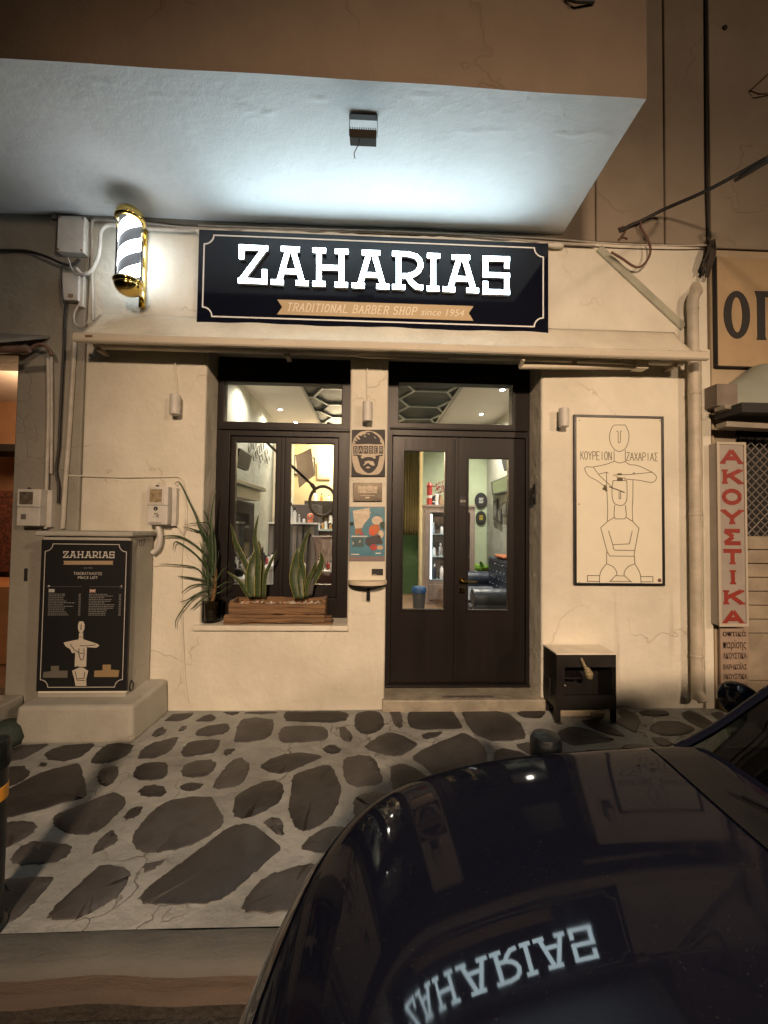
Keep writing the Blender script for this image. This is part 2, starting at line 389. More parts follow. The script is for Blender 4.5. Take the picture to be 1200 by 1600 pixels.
for i in range(n+1):
    x = -9+18*i/n; w = 0.008*math.sin(x*5.1)+0.005*math.sin(x*13.7+1)
    v += [(x, a, b) for a, b in [(KY1-0.022+w, -0.0952), (KY1-0.016+w, -0.105), (KY1-0.018+w, -0.125), (KY1-0.05, -0.14), (KY1-.08, -.145)]]
gt_.add(v, [tuple(q) for q in f]); gt_.build('gutter', mat('gutter_dirt', (.035, .028, .022), .8, bump=.6, bscale=40, var=.5, vscale=8), kind='structure')
rough_sheet(-30, 30, -30, KY1-0.03, 120, 100, 0.004, -0.13, 5).build('road', M_ROAD, smooth='all', kind='structure')
g = MB(); g.add([(-150, -150, -0.3), (150, -150, -0.3), (150, 150, -0.3), (-150, 150, -0.3)], [(0, 1, 2, 3)])
g.build('ground', M_ROAD, kind='structure')

CA = lambda c: (c[0]/4, 1090+c[1]/4)
CB = lambda c: (250+c[0]/4, 1090+c[1]/4)
CC = lambda c: (500+c[0]/4, 1090+c[1]/4)
CDm = lambda c: (c[0]/4, 1270+c[1]/4)
CE = lambda c: (250+c[0]/4, 1270+c[1]/4)
CF = lambda c: (780+c[0]/2.857, 1090+c[1]/2.857)
ID = lambda c: c
STONES = [
 (CA, [(-60,380),(-60,330),(90,320),(130,300),(300,295),(220,340),(140,385),(60,400)]),
 (CA, [(285,355),(330,325),(420,300),(585,292),(545,335),(490,375),(400,398),(310,385)]),
 (CA, [(575,395),(610,345),(660,305),(720,290),(828,298),(800,350),(740,385),(660,408),(590,408)]),
 (CA, [(862,380),(900,320),(960,285),(1115,248),(1080,310),(1040,350),(960,378)]),
 (CA, [(950,240),(980,200),(1015,187),(1040,205),(1025,228),(980,245)]),
 (CA, [(1118,205),(1140,180),(1168,180),(1155,200),(1125,212)]),
 (CA, [(240,430),(258,408),(295,415),(280,432)]),
 (CA, [(80,435),(150,432),(182,480),(140,520),(75,550),(-100,600),(-100,470)]),
 (CA, [(80,570),(250,480),(330,455),(485,420),(500,490),(522,560),(520,620),(400,650),(240,700),(80,738),(-60,760),(-60,640)]),
 (CA, [(612,500),(625,460),(670,438),(735,435),(735,480),(705,530),(660,552),(625,530)]),
 (CA, [(840,480),(860,435),(920,412),(1020,408),(1043,430),(1040,475),(1010,508),(930,515),(860,508)]),
 (CA, [(868,590),(900,560),(960,550),(1020,560),(1035,590),(1010,615),(940,620),(890,612)]),
 (CA, [(345,765),(365,730),(500,680),(640,620),(710,600),(768,640),(760,690),(720,730),(660,790),(600,835),(540,852),(470,848),(400,825),(355,790)]),
 (CA, [(778,745),(810,705),(860,685),(888,690),(870,730),(840,752),(790,762)]),
 (CDm, [(50,65),(120,58),(190,62),(220,90),(200,125),(130,170),(40,215),(-100,260),(-100,80)]),
 (CB, [(30,148),(80,105),(212,98),(180,125),(130,147)]),
 (CB, [(225,150),(270,118),(320,105),(347,125),(330,145)]),
 (CB, [(403,82),(498,82),(485,100),(455,110),(425,103)]),
 (CB, [(533,97),(570,80),(640,74),(738,78),(715,97),(640,104)]),
 (CB, [(783,115),(800,90),(860,78),(1000,74),(1120,80),(1165,105),(1150,140),(1080,155),(900,152),(800,145)]),
 (CB, [(228,235),(240,205),(300,178),(425,165),(425,205),(390,228),(300,242)]),
 (CB, [(470,265),(490,180),(520,140),(600,128),(700,142),(705,175),(690,230),(650,258),(560,275),(480,275)]),
 (CB, [(750,235),(765,200),(800,183),(1000,183),(1038,205),(1040,245),(1010,268),(860,280),(765,278)]),
 (CC, [(118,190),(150,184),(185,215),(200,245),(188,272),(160,272),(135,255)]),
 (CB, [(140,350),(150,315),(190,280),(290,268),(370,268),(360,305),(330,345),(230,360),(160,370)]),
 (CB, [(400,345),(410,328),(470,322),(440,350),(410,362)]),
 (CB, [(137,460),(160,425),(220,400),(310,392),(347,410),(330,450),(290,485),(220,498),(155,490)]),
 (CB, [(340,560),(350,520),(400,455),(450,400),(500,382),(555,420),(545,465),(520,520),(480,550),(380,568)]),
 (CB, [(635,425),(700,385),(780,358),(890,348),(1003,372),(960,395),(880,430),(800,465),(740,472),(680,458)]),
 (CB, [(1018,325),(1050,302),(1090,298),(1130,325),(1115,345),(1060,352)]),
 (CB, [(125,560),(170,538),(265,540),(245,568),(200,585),(150,580)]),
 (CB, [(465,700),(480,620),(560,570),(640,535),(710,525),(755,550),(765,590),(740,650),(660,700),(580,735),(520,750),(475,735)]),
 (CB, [(832,520),(850,490),(950,455),(1040,432),(1070,450),(1100,510),(1122,570),(1105,660),(1060,735),(980,795),(915,817),(865,805),(830,745),(812,690),(828,600)]),
 (CB, [(650,782),(690,755),(745,758),(768,800),(768,858),(730,852),(690,815)]),
 (CB, [(-25,705),(60,655),(180,632),(310,630),(340,690),(380,750),(372,795),(300,855),(200,910),(100,940),(0,957),(-70,965),(-130,935),(-155,890),(-140,840),(-100,785)]),
 (CE, [(-100,520),(-60,475),(30,400),(130,330),(290,210),(400,120),(490,88),(560,95),(620,130),(735,225),(650,300),(560,380),(460,470),(400,515),(310,550),(150,557),(0,558),(-70,555)]),
 (CE, [(885,215),(950,150),(1030,102),(1100,90),(1200,110),(1200,240),(1090,245),(960,242)]),
 (CE, [(530,580),(560,520),(640,430),(700,390),(860,342),(940,330),(1040,328),(1200,330),(1200,600),(900,602),(700,615),(560,610)]),
 (CDm, [(75,290),(130,220),(200,188),(300,187),(410,205),(435,220),(415,265),(350,305),(250,318),(140,325),(90,312)]),
 (CDm, [(578,255),(610,190),(660,135),(705,115),(732,165),(715,195),(640,230)]),
 (CDm, [(900,345),(905,325),(1028,303),(980,335),(910,375)]),
 (CDm, [(322,635),(360,580),(500,450),(620,340),(690,340),(770,358),(800,390),(770,460),(720,530),(640,575),(560,625),(480,655),(330,650)]),
 (CDm, [(20,425),(150,415),(322,410),(280,470),(190,570),(100,655),(0,685),(-150,690),(-150,430)]),
 (CC, [(222,150),(230,105),(290,87),(360,92),(390,130),(397,170),(360,205),(300,225),(255,215),(225,185)]),
 (CC, [(437,90),(460,78),(500,85),(512,130),(515,180),(495,190),(465,170),(450,130)]),
 (CC, [(557,115),(570,85),(700,76),(815,82),(850,130),(880,190),(760,195),(620,200),(565,175)]),
 (ID, [(723,1111),(770,1110),(795,1117),(812,1132),(819,1152),(800,1156),(770,1157),(745,1148),(732,1132)]),
 (CC, [(640,235),(680,220),(765,218),(730,245),(670,262),(645,255)]),
 (CC, [(285,310),(340,265),(430,222),(510,240),(605,292),(560,330),(490,365),(400,355)]),
 (CC, [(585,375),(650,330),(760,280),(895,228),(980,275),(1025,340),(1035,440),(1020,520),(750,525),(680,440)]),
 (CC, [(147,430),(160,385),(240,365),(310,370),(345,400),(365,450),(383,510),(360,535),(240,555),(180,535),(155,490)]),
 (CC, [(445,440),(520,420),(590,445),(650,490),(700,545),(690,640),(560,590),(480,585),(455,540)]),
 (CC, [(215,660),(235,625),(310,600),(400,605),(465,655),(600,800),(300,860),(245,795),(222,730)]),
 (ID, [(772,1195),(775,1175),(785,1170),(810,1175),(835,1187),(850,1205),(800,1215)]),
 (CF, [(80,70),(110,52),(190,50),(203,70),(180,93),(110,90)]),
 (CF, [(245,110),(270,105),(283,118),(262,122)]),
 (CF, [(262,160),(320,132),(380,140),(510,185),(480,195),(330,212),(285,190)]),
 (CF, [(370,105),(420,100),(470,115),(540,155),(555,172),(500,165),(420,140)]),
 (CF, [(527,60),(560,55),(610,75),(628,105),(605,155),(560,130),(505,105),(550,90)]),
 (CF, [(628,65),(660,57),(750,62),(757,78),(700,84),(640,80)]),
 (CF, [(678,130),(710,108),(800,108),(872,140),(830,165),(740,170),(680,150)]),
 (CF, [(817,70),(850,60),(900,80),(970,125),(960,145),(900,135),(830,95)]),
 (CF, [(945,70),(990,65),(1030,100),(1010,112),(970,95)]),
 (CF, [(680,180),(730,180),(785,210),(730,222),(700,205)]),
 (CF, [(552,215),(600,210),(680,215),(700,235),(600,250),(545,245)]),
 (CF, [(375,250),(400,235),(490,235),(515,250),(450,290),(390,280)]),
 (CF, [(75,215),(110,205),(150,202),(160,260),(120,245)]),
]
sb = MB(); boxes = []
def stone(pts, rnd):
    pts = chaikin(pts, 2); n = len(pts)
    cx, cy = sum(p[0] for p in pts)/n, sum(p[1] for p in pts)/n
    if sum(pts[i][0]*pts[(i+1) % n][1]-pts[(i+1) % n][0]*pts[i][1] for i in range(n)) < 0: pts = pts[::-1]
    ph = rnd.uniform(0, 6)
    pts = [(x+0.0035*math.sin(i*2.3+ph)+rnd.uniform(-.002, .002), y+0.003*math.cos(i*1.7+ph)+rnd.uniform(-.002, .002)) for i, (x, y) in enumerate(pts)]
    tilt = (rnd.uniform(-.005, .005), rnd.uniform(-.005, .005)); v = []
    for k, (s, z) in enumerate([(1.0, -0.01), (1.0, 0.0022), (0.975, 0.0042), (0.6, 0.0052), (0.25, 0.0052)]):
        for x, y in pts:
            X, Y = cx+(x-cx)*s, cy+(y-cy)*s
            v.append((X, Y, z+tilt[0]*(X-cx)+tilt[1]*(Y-cy)+(rnd.uniform(-.0008, .0008) if k > 2 else 0)))
    f = [(k*n+i, k*n+(i+1) % n, (k+1)*n+(i+1) % n, (k+1)*n+i) for k in range(4) for i in range(n)]
    f.append(tuple(4*n+i for i in range(n))); sb.add(v, f)
    xs = [p[0] for p in pts]; ys = [p[1] for p in pts]; boxes.append((min(xs), max(xs), min(ys), max(ys)))
rs = random.Random(11)
for fn, poly in STONES:
    P = [atz(*fn(c), 0.0) for c in poly]
    P = [(p.x, max(min(p.y, -0.03), KY0+0.02)) for p in P]
    mx_, my_ = sum(p[0] for p in P)/len(P), sum(p[1] for p in P)/len(P)
    stone([(mx_+(a-mx_)*1.075, min(my_+(c-my_)*1.075, -.02)) for a, c in P], rs)
ntr = len(boxes)
x = -8.6
while x < 8.8:                     # paving beyond what the photo shows and under the car
    y = -1.62
    while y < -0.05:
        px, py = x+rs.uniform(-.07, .07), y+rs.uniform(-.05, .05); r = rs.uniform(.11, .19)
        inside_seen = -1.72 < px < 1.2 or (1.2 <= px < 2.9 and py > -0.95)
        if not inside_seen or (px > 0.45 and py < -1.2):
            if not any(b[0]-.04 < px+r*.8 and px-r*.8 < b[1]+.04 and b[2]-.04 < py+r*.7 and py-r*.7 < b[3]+.04 for b in boxes):
                if not (-2.6 < px < -1.4 and py > -.66) and py+r*.8 < -.03 and py-r*.8 > KY0+.02:
                    m = rs.randint(6, 9)
                    stone([(px+r*rs.uniform(.75, 1.1)*math.cos(2*math.pi*k/m), py+r*.8*rs.uniform(.75, 1.1)*math.sin(2*math.pi*k/m)) for k in range(m)], rs)
        y += 0.30
    x += 0.36
sb.build('paving_stones', M_STONE, smooth='all', kind='structure')

# ================================================================== BARBER SHOP BUILDING
SH = thing('shop_building', 'cream plastered barber shop with dark wood door and window under a white concrete canopy', 'building', (0, 0, 0))
XL = at(128, 700, 0).x                     # left end of the facade
XR = at(1112, 900, 0).x                    # right end
WX0, WX1 = at(318, 760, 0).x, at(545, 760, 0).x
DX0, DX1 = at(604, 830, 0).x, at(846, 830, 0).x
WZ0 = at(430, 977, 0).z; ZT = 2.93
SOFZ = at(560, 358, 0).z + 0.0
ZC = 3.30                                   # inside ceiling
RX0, RX1 = -1.69, 2.2
wz = 0.35
wall = MB().slab(XL, XR, -0.02, 4.6, [(WX0, WX1, WZ0, ZT), (DX0, DX1, -0.05, ZT)], 0.0, wz)
w_o = wall.build('front_wall', M_CREAM, SH, bevel=0.02, bseg=3)
# upper storey wall: three plaster panels with sunk joints between them
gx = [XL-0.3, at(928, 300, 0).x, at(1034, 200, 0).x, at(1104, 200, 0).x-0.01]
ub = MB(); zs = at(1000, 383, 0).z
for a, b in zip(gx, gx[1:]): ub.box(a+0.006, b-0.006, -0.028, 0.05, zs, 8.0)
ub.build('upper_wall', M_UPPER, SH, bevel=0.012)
# canopy slab
FY = -1.05
FR_, FL_ = atz(1010, 154, SOFZ), atz(0, 90, SOFZ)
def fyx(x): return FR_.y+(x-FR_.x)*(FL_.y-FR_.y)/(FL_.x-FR_.x)
FY = FR_.y
cx1 = FR_.x; cxw = at(876, 371, 0).x
can = MB(); cx0 = -7.0
nx, ny = 420, 80; v = []; f = []
FLK = [(385, 172, .05, .03), (420, 178, .04, .02), (398, 186, .03, .015), (495, 155, .05, .012), (770, 203, .07, .008), (738, 206, .06, .006), (905, 210, .06, .02), (930, 207, .03, .03), (945, 212, .03, .02), (915, 225, .015, .012), (922, 240, .01, .03), (250, 150, .05, .01), (300, 150, .04, .01), (660, 150, .06, .008), (830, 235, .02, .01), (160, 128, .06, .008), (880, 208, .05, .006)]
FLK = [(atz(a, b_, SOFZ), rx, ry) for a, b_, rx, ry in FLK]
def flake(x, y):
    z = 0
    for c, rx, ry in FLK:
        q = ((x-c.x)/rx)**2+((y-c.y)/ry)**2
        if q < 5: z += math.exp(-q)*.007*(.5+.5*math.sin(x*90+y*50)*math.cos(y*130-x*40))
    return z
rnd = random.Random(4)
for j in range(ny+1):
    for i in range(nx+1):
        xr = cxw+(cx1-cxw)*j/ny
        xx = cx0+(xr-cx0)*i/nx; y = fyx(xx)*j/ny
        v.append((xx, y, SOFZ+0.003*math.sin(xx*2.1+y*4)+0.002*math.sin(xx*6.3-y*5)+(0.0006*rnd.uniform(-1, 1)-flake(xx, y) if j < ny else 0)))
for j in range(ny):
    for i in range(nx): f.append((j*(nx+1)+i, j*(nx+1)+i+1, (j+1)*(nx+1)+i+1, (j+1)*(nx+1)+i))
can.add(v, f); co = can.build('canopy_soffit', M_SOFFIT, SH, smooth='all')
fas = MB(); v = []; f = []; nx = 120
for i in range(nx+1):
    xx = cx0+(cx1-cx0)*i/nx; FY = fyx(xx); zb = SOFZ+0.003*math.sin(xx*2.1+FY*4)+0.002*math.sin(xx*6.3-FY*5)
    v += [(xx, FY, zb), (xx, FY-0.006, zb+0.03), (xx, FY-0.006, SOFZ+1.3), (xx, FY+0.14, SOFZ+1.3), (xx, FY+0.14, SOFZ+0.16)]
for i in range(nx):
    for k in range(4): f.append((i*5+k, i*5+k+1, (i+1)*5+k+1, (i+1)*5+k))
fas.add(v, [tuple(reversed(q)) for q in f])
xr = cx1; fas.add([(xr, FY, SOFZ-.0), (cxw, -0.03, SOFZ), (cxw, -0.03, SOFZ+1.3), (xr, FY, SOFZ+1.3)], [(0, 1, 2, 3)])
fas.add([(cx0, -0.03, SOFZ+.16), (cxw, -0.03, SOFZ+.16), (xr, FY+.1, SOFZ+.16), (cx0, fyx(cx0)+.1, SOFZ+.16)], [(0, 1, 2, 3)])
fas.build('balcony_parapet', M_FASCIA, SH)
# conduit trim above the sign and rough mortar lip under the canopy
def wobble(p0, p1, n, amp, seed):
    r = random.Random(seed); p0, p1 = Vector(p0), Vector(p1)
    return [p0.lerp(p1, i/n)+Vector((0, 0, r.uniform(-amp, amp) if 0 < i < n else 0)) for i in range(n+1)]
# door step and sill
st = MB().box(DX0-0.02, DX1+0.02, -0.045, 0.25, -0.02, 0.092)
st.build('door_step', mat('step_stone', (0.42, 0.38, 0.30), 0.5, bump=0.4, bscale=20, var=0.4, vscale=6), SH, bevel=0.012)
MB().box(DX0+0.01, DX1-0.01, 0.19, 0.40, 0.088, 0.112).build('threshold_bar', M_DARKWOOD, SH, bevel=0.004)
MB().box(at(690, 1083, .1).x, at(765, 1083, .1).x, -0.012, 0.03, 0.093, 0.097).build('threshold_glint', mat('painted_glint', (0.55, 0.5, 0.47), 0.3, metal=0.8, var=0.5, vscale=20), SH)  # bright strip standing in for light reflected on the threshold
sl = MB().box(WX0-0.05, WX1+0.02, -0.035, 0.22, WZ0-0.04, WZ0+0.004)
sl.build('window_sill', M_CREAM, SH, bevel=0.012, bseg=3)

# ---- window
YF = 0.24
wx0, wx1 = at(337, 760, YF).x, WX1+0.012
win = part('window', (0, YF, 0), SH)
tg = rect_at(350, 598, 534, 660, YF); lg = rect_at(365, 690, 428, 914, YF); rg = rect_at(452, 692, 519, 914, YF)
fb = MB().slab(WX0-.0, wx1, WZ0+.002, ZT-.0, [tg, (lg[0]-.045, rg[1]+.045, lg[2]-.11, lg[3]+.05)], YF, YF+.09)
fb.box(wx0+.02, wx1-.02, YF-.02, YF-.001, tg[2]-.075, tg[2]-.05)
fb.box(wx0+.02, wx1-.02, YF-.018, YF-.001, tg[3]+.07, tg[3]+.085); fb.box(wx0+.02, wx1-.02, YF-.014, YF-.001, tg[3]+.10, tg[3]+.112)
fb.build('frame', M_DARKWOOD, win, bevel=0.005)
xm = (lg[1]+rg[0])/2
for a, b in ((lg, (lg[0]-.044, xm-.001)), (rg, (xm+.001, rg[1]+.044))):
    c = MB().slab(b[0], b[1], lg[2]-.109, lg[3]+.049, [a], YF+.02, YF+.07)
    c.build('casement', M_DARKWOOD, win, bevel=0.004)
    MB().box(a[0]-.01, a[1]+.01, YF+.045, YF+.049, a[2]-.01, a[3]+.01).build('pane', M_GLASS, win)
MB().box(xm-.018, xm+.018, YF+.001, YF+.019, lg[2]-.108, lg[3]+.04).build('cover_strip', M_DARKWOOD, win, bevel=0.003)
MB().box(tg[0]-.01, tg[1]+.01, YF+.045, YF+.049, tg[2]-.01, tg[3]+.01).build('pane', M_GLASS, win)
# ---- door
dr = part('door', (0, YF, 0), SH)
dt = rect_at(623, 599, 801, 662, YF); dl = rect_at(630, 704, 695, 953, YF); dg = rect_at(732, 716, 795, 954, YF)
fx0, fx1 = DX0+.01, at(827, 830, YF).x
leafz0, leafz1 = 0.112, at(711, 683, YF).z
fb = MB().slab(fx0-.03, DX1+.01, 0.10, ZT-.0, [dt, (fx0+.045, fx1-.03, 0.0, leafz1+.004)], YF, YF+.10)
fb.box(fx0+.02, fx1-.02, YF-.016, YF-.001, dt[3]+.05, dt[3]+.066); fb.box(fx0+.02, fx1-.02, YF-.02, YF-.001, dt[2]-.062, dt[2]-.045)
fb.build('frame', M_DARKWOOD, dr, bevel=0.005)
xm = at(712, 830, YF).x
for nm, g, b in (('left', dl, (fx0+.048, xm-.003)), ('right', dg, (xm+.003, fx1-.033))):
    c = MB().slab(b[0], b[1], leafz0, leafz1, [g], YF+.012, YF+.06)
    lf = c.build('leaf', M_DARKWOOD, dr, bevel=0.004)
    MB().box(g[0]-.01, g[1]+.01, YF+.036, YF+.040, g[2]-.01, g[3]+.01).build('pane', M_GLASS, dr)
    bd = MB(); t = .012
    bd.slab(g[0]-.014, g[1]+.014, g[2]-.014, g[3]+.014, [(g[0]+.002, g[1]-.002, g[2]+.002, g[3]-.002)], YF+.004, YF+.0115)
    bd.build('glazing_bead', M_DARKWOOD, dr, bevel=0.002)
MB().box(xm-.008, xm+.022, YF+.0, YF+.011, leafz0+.01, leafz1-.012).build('cover_strip', M_DARKWOOD, dr, bevel=0.003)
MB().box(dt[0]-.01, dt[1]+.01, YF+.045, YF+.049, dt[2]-.01, dt[3]+.01).build('pane', M_GLASS, dr)
hp = at(722.5, 908, YF); kp = at(722.5, 923, YF)
hd = MB().box(hp.x-.026, hp.x+.026, YF-.0, YF+.011, hp.z-.026, hp.z+.026).tube([(hp.x, YF, hp.z), (hp.x, YF-.045, hp.z)], .009).tube([(hp.x, YF-.045, hp.z), (hp.x+.12, YF-.048, hp.z)], .008)
hd.build('handle', M_BRASS, dr, bevel=.002)
MB().box(kp.x-.024, kp.x+.024, YF-.0, YF+.011, kp.z-.024, kp.z+.024).build('lock_plate', M_BRASS, dr, bevel=.002)
MB().box(kp.x-.004, kp.x+.004, YF-.002, YF-.0002, kp.z-.012, kp.z+.012).build('keyhole', M_BLACK, dr)
pl = at(725, 783, YF)
MB().box(pl.x-.04, pl.x+.02, YF+.004, YF+.0115, pl.z-.045, pl.z+.045).build('notice', M_BLACK, dr)
text('Β17', pl.x-.03, pl.z-.005, .022, YF+.003, M_WHITE, dr, 'lettering') if False else None
MB().box(pl.x-.03, pl.x-.012, YF+.002, YF+.0035, pl.z-.012, pl.z+.012).box(pl.x-.008, pl.x-.003, YF+.002, YF+.0035, pl.z-.012, pl.z+.012).box(pl.x+.001, pl.x+.014, YF+.002, YF+.0035, pl.z-.008, pl.z+.008).build('notice_mark', mat('grey_print', (.3, .3, .28), .6), dr)

# ---- inside
M_INWALL = mat('interior_grey_green_wall', (0.42, 0.42, 0.35), 0.8, bump=0.5, bscale=25, var=0.25, vscale=4)
M_INGREEN = mat('interior_green_wall', (0.40, 0.46, 0.31), 0.8, bump=0.2, bscale=10, var=0.15, vscale=3)
M_INCREAM = mat('interior_cream_wall', (0.60, 0.50, 0.30), 0.8, bump=0.2, bscale=10, var=0.15, vscale=3)
M_INCEIL = mat('interior_white_ceiling', (0.68, 0.62, 0.57), 0.8, bump=0.1, bscale=10)
M_INDARK = mat('interior_dark_ceiling', (0.035, 0.04, 0.045), 0.6, var=0.3, vscale=3)
M_INFLOOR = mat('interior_wood_floor', (0.22, 0.14, 0.09), 0.35, bump=0.2, bscale=12, var=0.4, vscale=5, stretch=(1, .2, 1))
IY, BY1, BY2 = wz, 4.08, 5.7
XS = 1.0
MB().box(RX0-.1, RX0, IY, BY2+.1, 0, ZC+.25).build('interior_side_wall', M_INWALL, SH)
MB().box(RX1, RX1+.1, IY, BY1+.1, 0, ZC+.25).build('interior_side_wall', M_INWALL, SH)
MB().box(XS, RX1-.001, BY1, BY1+.1, 0, ZC+.25).build('interior_back_wall', M_INGREEN, SH)
MB().box(RX0+.001, XS+.05, BY2, BY2+.1, 0, ZC+.25).box(XS, XS+.1, BY1+.101, BY2-.001, 0, ZC+.25).build('interior_back_wall', M_INCREAM, SH)
MB().box(RX0-.1, RX1+.1, IY-.001, BY2+.1, 0.0, 0.1).build('interior_floor', M_INFLOOR, SH)
TX0, TX1 = -.93, 1.21
MB().box(RX0-.1, TX0, IY-.001, BY2+.1, ZC, ZC+.3).box(TX1, RX1+.1, IY-.001, BY2+.1, ZC, ZC+.3).build('interior_ceiling', M_INCEIL, SH)
MB().box(TX0-.05, TX1+.05, IY-.001, BY2+.1, ZC+.05, ZC+.31).build('ceiling_recess', M_INDARK, SH)
MB().box(TX0, TX0+.03, IY, BY2, ZC-.012, ZC+.03).box(TX1-.03, TX1, IY, BY2, ZC-.012, ZC+.03).build('ceiling_trim', mat('trim_grey', (.32, .30, .27), .5), SH)
hx = MB(); HZ = ZC+.036; w1, w2, hh = .23, .40, .365
def bar(a, b):
    a, b = Vector((a[0], a[1], HZ)), Vector((b[0], b[1], HZ)); lo, hi = TX0+.03, TX1-.03
    if a.x > b.x: a, b = b, a
    if b.x <= lo or a.x >= hi or abs(b.x-a.x) < 1e-6: return
    d = b-a
    if a.x < lo: a = a+d*((lo-a.x)/d.x)
    if b.x > hi: b = b-d*((b.x-hi)/d.x)
    d = b-a; k = hx_n[0]; hx_n[0] += 1
    hx.obox((a+b)/2+Vector((0, 0, .0004*(k % 5))), d, (-d.y, d.x, 0), (0, 0, 1), d.length/2+.008, .017, .012)
hx_n = [0]
for ci, cx_ in enumerate((.83, .20, -.43, -1.06)):
    y_ = .71+.365-(.365 if ci % 2 else 0)-.0
    while y_ < 5.3:
        bar((cx_-w1, y_-hh), (cx_+w1, y_-hh))
        for sx in (-1, 1):
            bar((cx_+sx*w1, y_-hh), (cx_+sx*w2, y_)); bar((cx_+sx*w2, y_), (cx_+sx*w1, y_+hh))
        y_ += 2*hh
hx.build('hexagon_strips', mat('hexagon_strip_grey', (.40, .42, .40), .5), SH)

# ---- left neighbour
LB = thing('neighbour_building', 'grey-cream neighbouring shop on the far left with an orange-lit open doorway', 'building', (XL-1.2, 0, 0))
lx = at(20, 800, 0).x; lzt = at(10, 556, 0).z
lw = MB().slab(-9, XL-.002, -0.02, 8.0, [(-6.0, lx, -0.05, lzt)], -0.012, 0.34)
lw.build('wall', M_LEFTW, LB, bevel=0.012, bseg=2)
li = MB(); li.box(-6.2, lx+.6, 2.0, 2.1, 0, 3.2); li.box(lx+.5, lx+.6, .35, 2.0, 0, 3.2); li.box(-6.3, -6.2, .35, 2.0, 0, 3.2)
li.build('interior_wall', mat('orange_lit_wall', (.62, .36, .20), .8, var=.2, vscale=3), LB)
MB().box(-6.2, lx+.6, .345, 2.1, 3.0, 3.1).build('interior_ceiling', M_INCEIL, LB)
MB().box(-6.2, lx+.6, .3, 2.1, 0.0, .06).build('interior_floor', M_INFLOOR, LB)
# ---- right neighbour
RB = thing('optician_building', 'tan neighbouring shop on the right with slatted shutter and painted fascia', 'building', (XR+1.5, 0, 0))
rx0 = XR+.012
sx0 = at(1166, 800, .08).x; szt = at(1180, 683, .08).z
rw = MB().slab(rx0, 9, -0.02, zs-.02, [(rx0+.02, 6.5, -0.05, szt+.1)], -0.01, 0.3)
rw.build('wall', mat('tan_wall', (.46, .37, .25), .85, bump=.3, bscale=12, var=.25, vscale=2), RB, bevel=.008)
MB().box(rx0, 9, -0.022, .3, zs-.012, 8.0).build('upper_wall', M_UPPER, RB, bevel=.01)
# ================================================================== SIGNS AND THINGS ON THE FACADE
M_LETTER = mat('lit_letter', (0.9, 0.9, 0.9), 0.4, emis=(0.72, 0.92, 1.0), estr=25)
M_LSIDE = mat('letter_return', (.75, .78, .78), .5)
M_SIGN = mat('glossy_navy_panel', (0.006, 0.007, 0.014), 0.09, coat=0.3)
def notched(x0, x1, z0, z1, r, n=5):       # border with quarter-circle bites at its corners
    P = []
    for cx_, cz, a0 in ((x0, z0, 90), (x1, z0, 180), (x1, z1, 270), (x0, z1, 360)):
        for k in range(n+1):
            a = math.radians(a0-90*k/n) if True else 0
            P.append((cx_+r*math.cos(a), cz+r*math.sin(a)))
    return P
SX0, SX1 = at(309, 430, -.06).x, at(857, 430, -.06).x
SZ0, SZ1 = at(580, 512, -.06).z, at(580, 369, -.06).z
SG = thing('shop_sign', 'long glossy black fascia sign with glowing white slab-serif letters ZAHARIAS and a tan ribbon', 'shop sign', ((SX0+SX1)/2, 0, SZ0))
MB().box(SX0, SX1, -.06, -.002, SZ0, SZ1).build('panel', M_SIGN, SG, bevel=.003)
MB().ribbon(notched(SX0+.045, SX1-.045, SZ0+.05, SZ1-.045, .075), .011, -.063, -.0602, closed=True).build('border', M_SIGNLINE, SG)
K1 = lambda c: (360+c[0]/5, 370+c[1]/5); K2 = lambda c: (590+c[0]/5, 370+c[1]/5)
LET = [
 (K1, [[(88,172),(88,60)],[(66,80),(292,90)],[(268,92),(86,336)],[(60,340),(286,350)],[(265,368),(265,255)]]),
 (K1, [[(395,92),(540,98)],[(452,98),(378,356)],[(488,98),(562,358)],[(415,268),(520,272)],[(315,352),(415,356)],[(512,360),(610,364)]]),
 (K1, [[(642,104),(745,108)],[(818,112),(920,116)],[(692,106),(692,368)],[(868,114),(868,374)],[(700,238),(862,244)],[(642,366),(742,368)],[(815,372),(916,376)]]),
 (K1, [[(1028,122),(1168,126)],[(1085,124),(1010,380)],[(1120,126),(1195,386)],[(1050,296),(1155,300)],[(948,378),(1048,382)],[(1142,386),(1242,390)]]),
 (K2, [[(115,130),(240,135),(300,152),(330,185),(338,225),(320,265),(285,292),(240,305),(170,305)],[(165,135),(165,392)],[(115,390),(215,394)],[(235,310),(262,352),(300,388),(355,398)]]),
 (K2, [[(388,146),(487,150)],[(435,148),(435,402)],[(385,402),(482,406)]]),
 (K2, [[(582,157),(720,161)],[(640,160),(565,410)],[(675,160),(752,416)],[(602,325),(705,330)],[(508,408),(605,412)],[(695,416),(790,420)]]),
 (K2, [[(1010,246),(1010,160)],[(822,168),(1032,174)],[(842,180),(842,300)],[(822,295),(1032,302)],[(1010,306),(1010,430)],[(822,428),(1032,434)],[(842,424),(842,348)]]),
]
for fn, pls in LET:
    b = MB()
    for k, pl in enumerate(pls):
        pts = [at(*fn(c), -.092) for c in pl]
        b.ribbon([(p.x, p.z) for p in pts], .040, -.092-.0002*k, -.066+.0001*k, smi=1)
    b.build('letter', [M_LETTER, M_LSIDE], SG)
M_TAN = mat('tan_ribbon', (.46, .34, .19), .6)
pts = [at(435, 466, -.064), at(737, 480, -.064), at(732, 490, -.064), at(740, 501, -.064), at(433, 489, -.064), at(441, 478, -.064)]
rz0, rz1 = at(585, 496, -.064).z, at(585, 473, -.064).z; ra, rb = at(433, 480, -.064).x, at(740, 490, -.064).x
rm = (rz0+rz1)/2
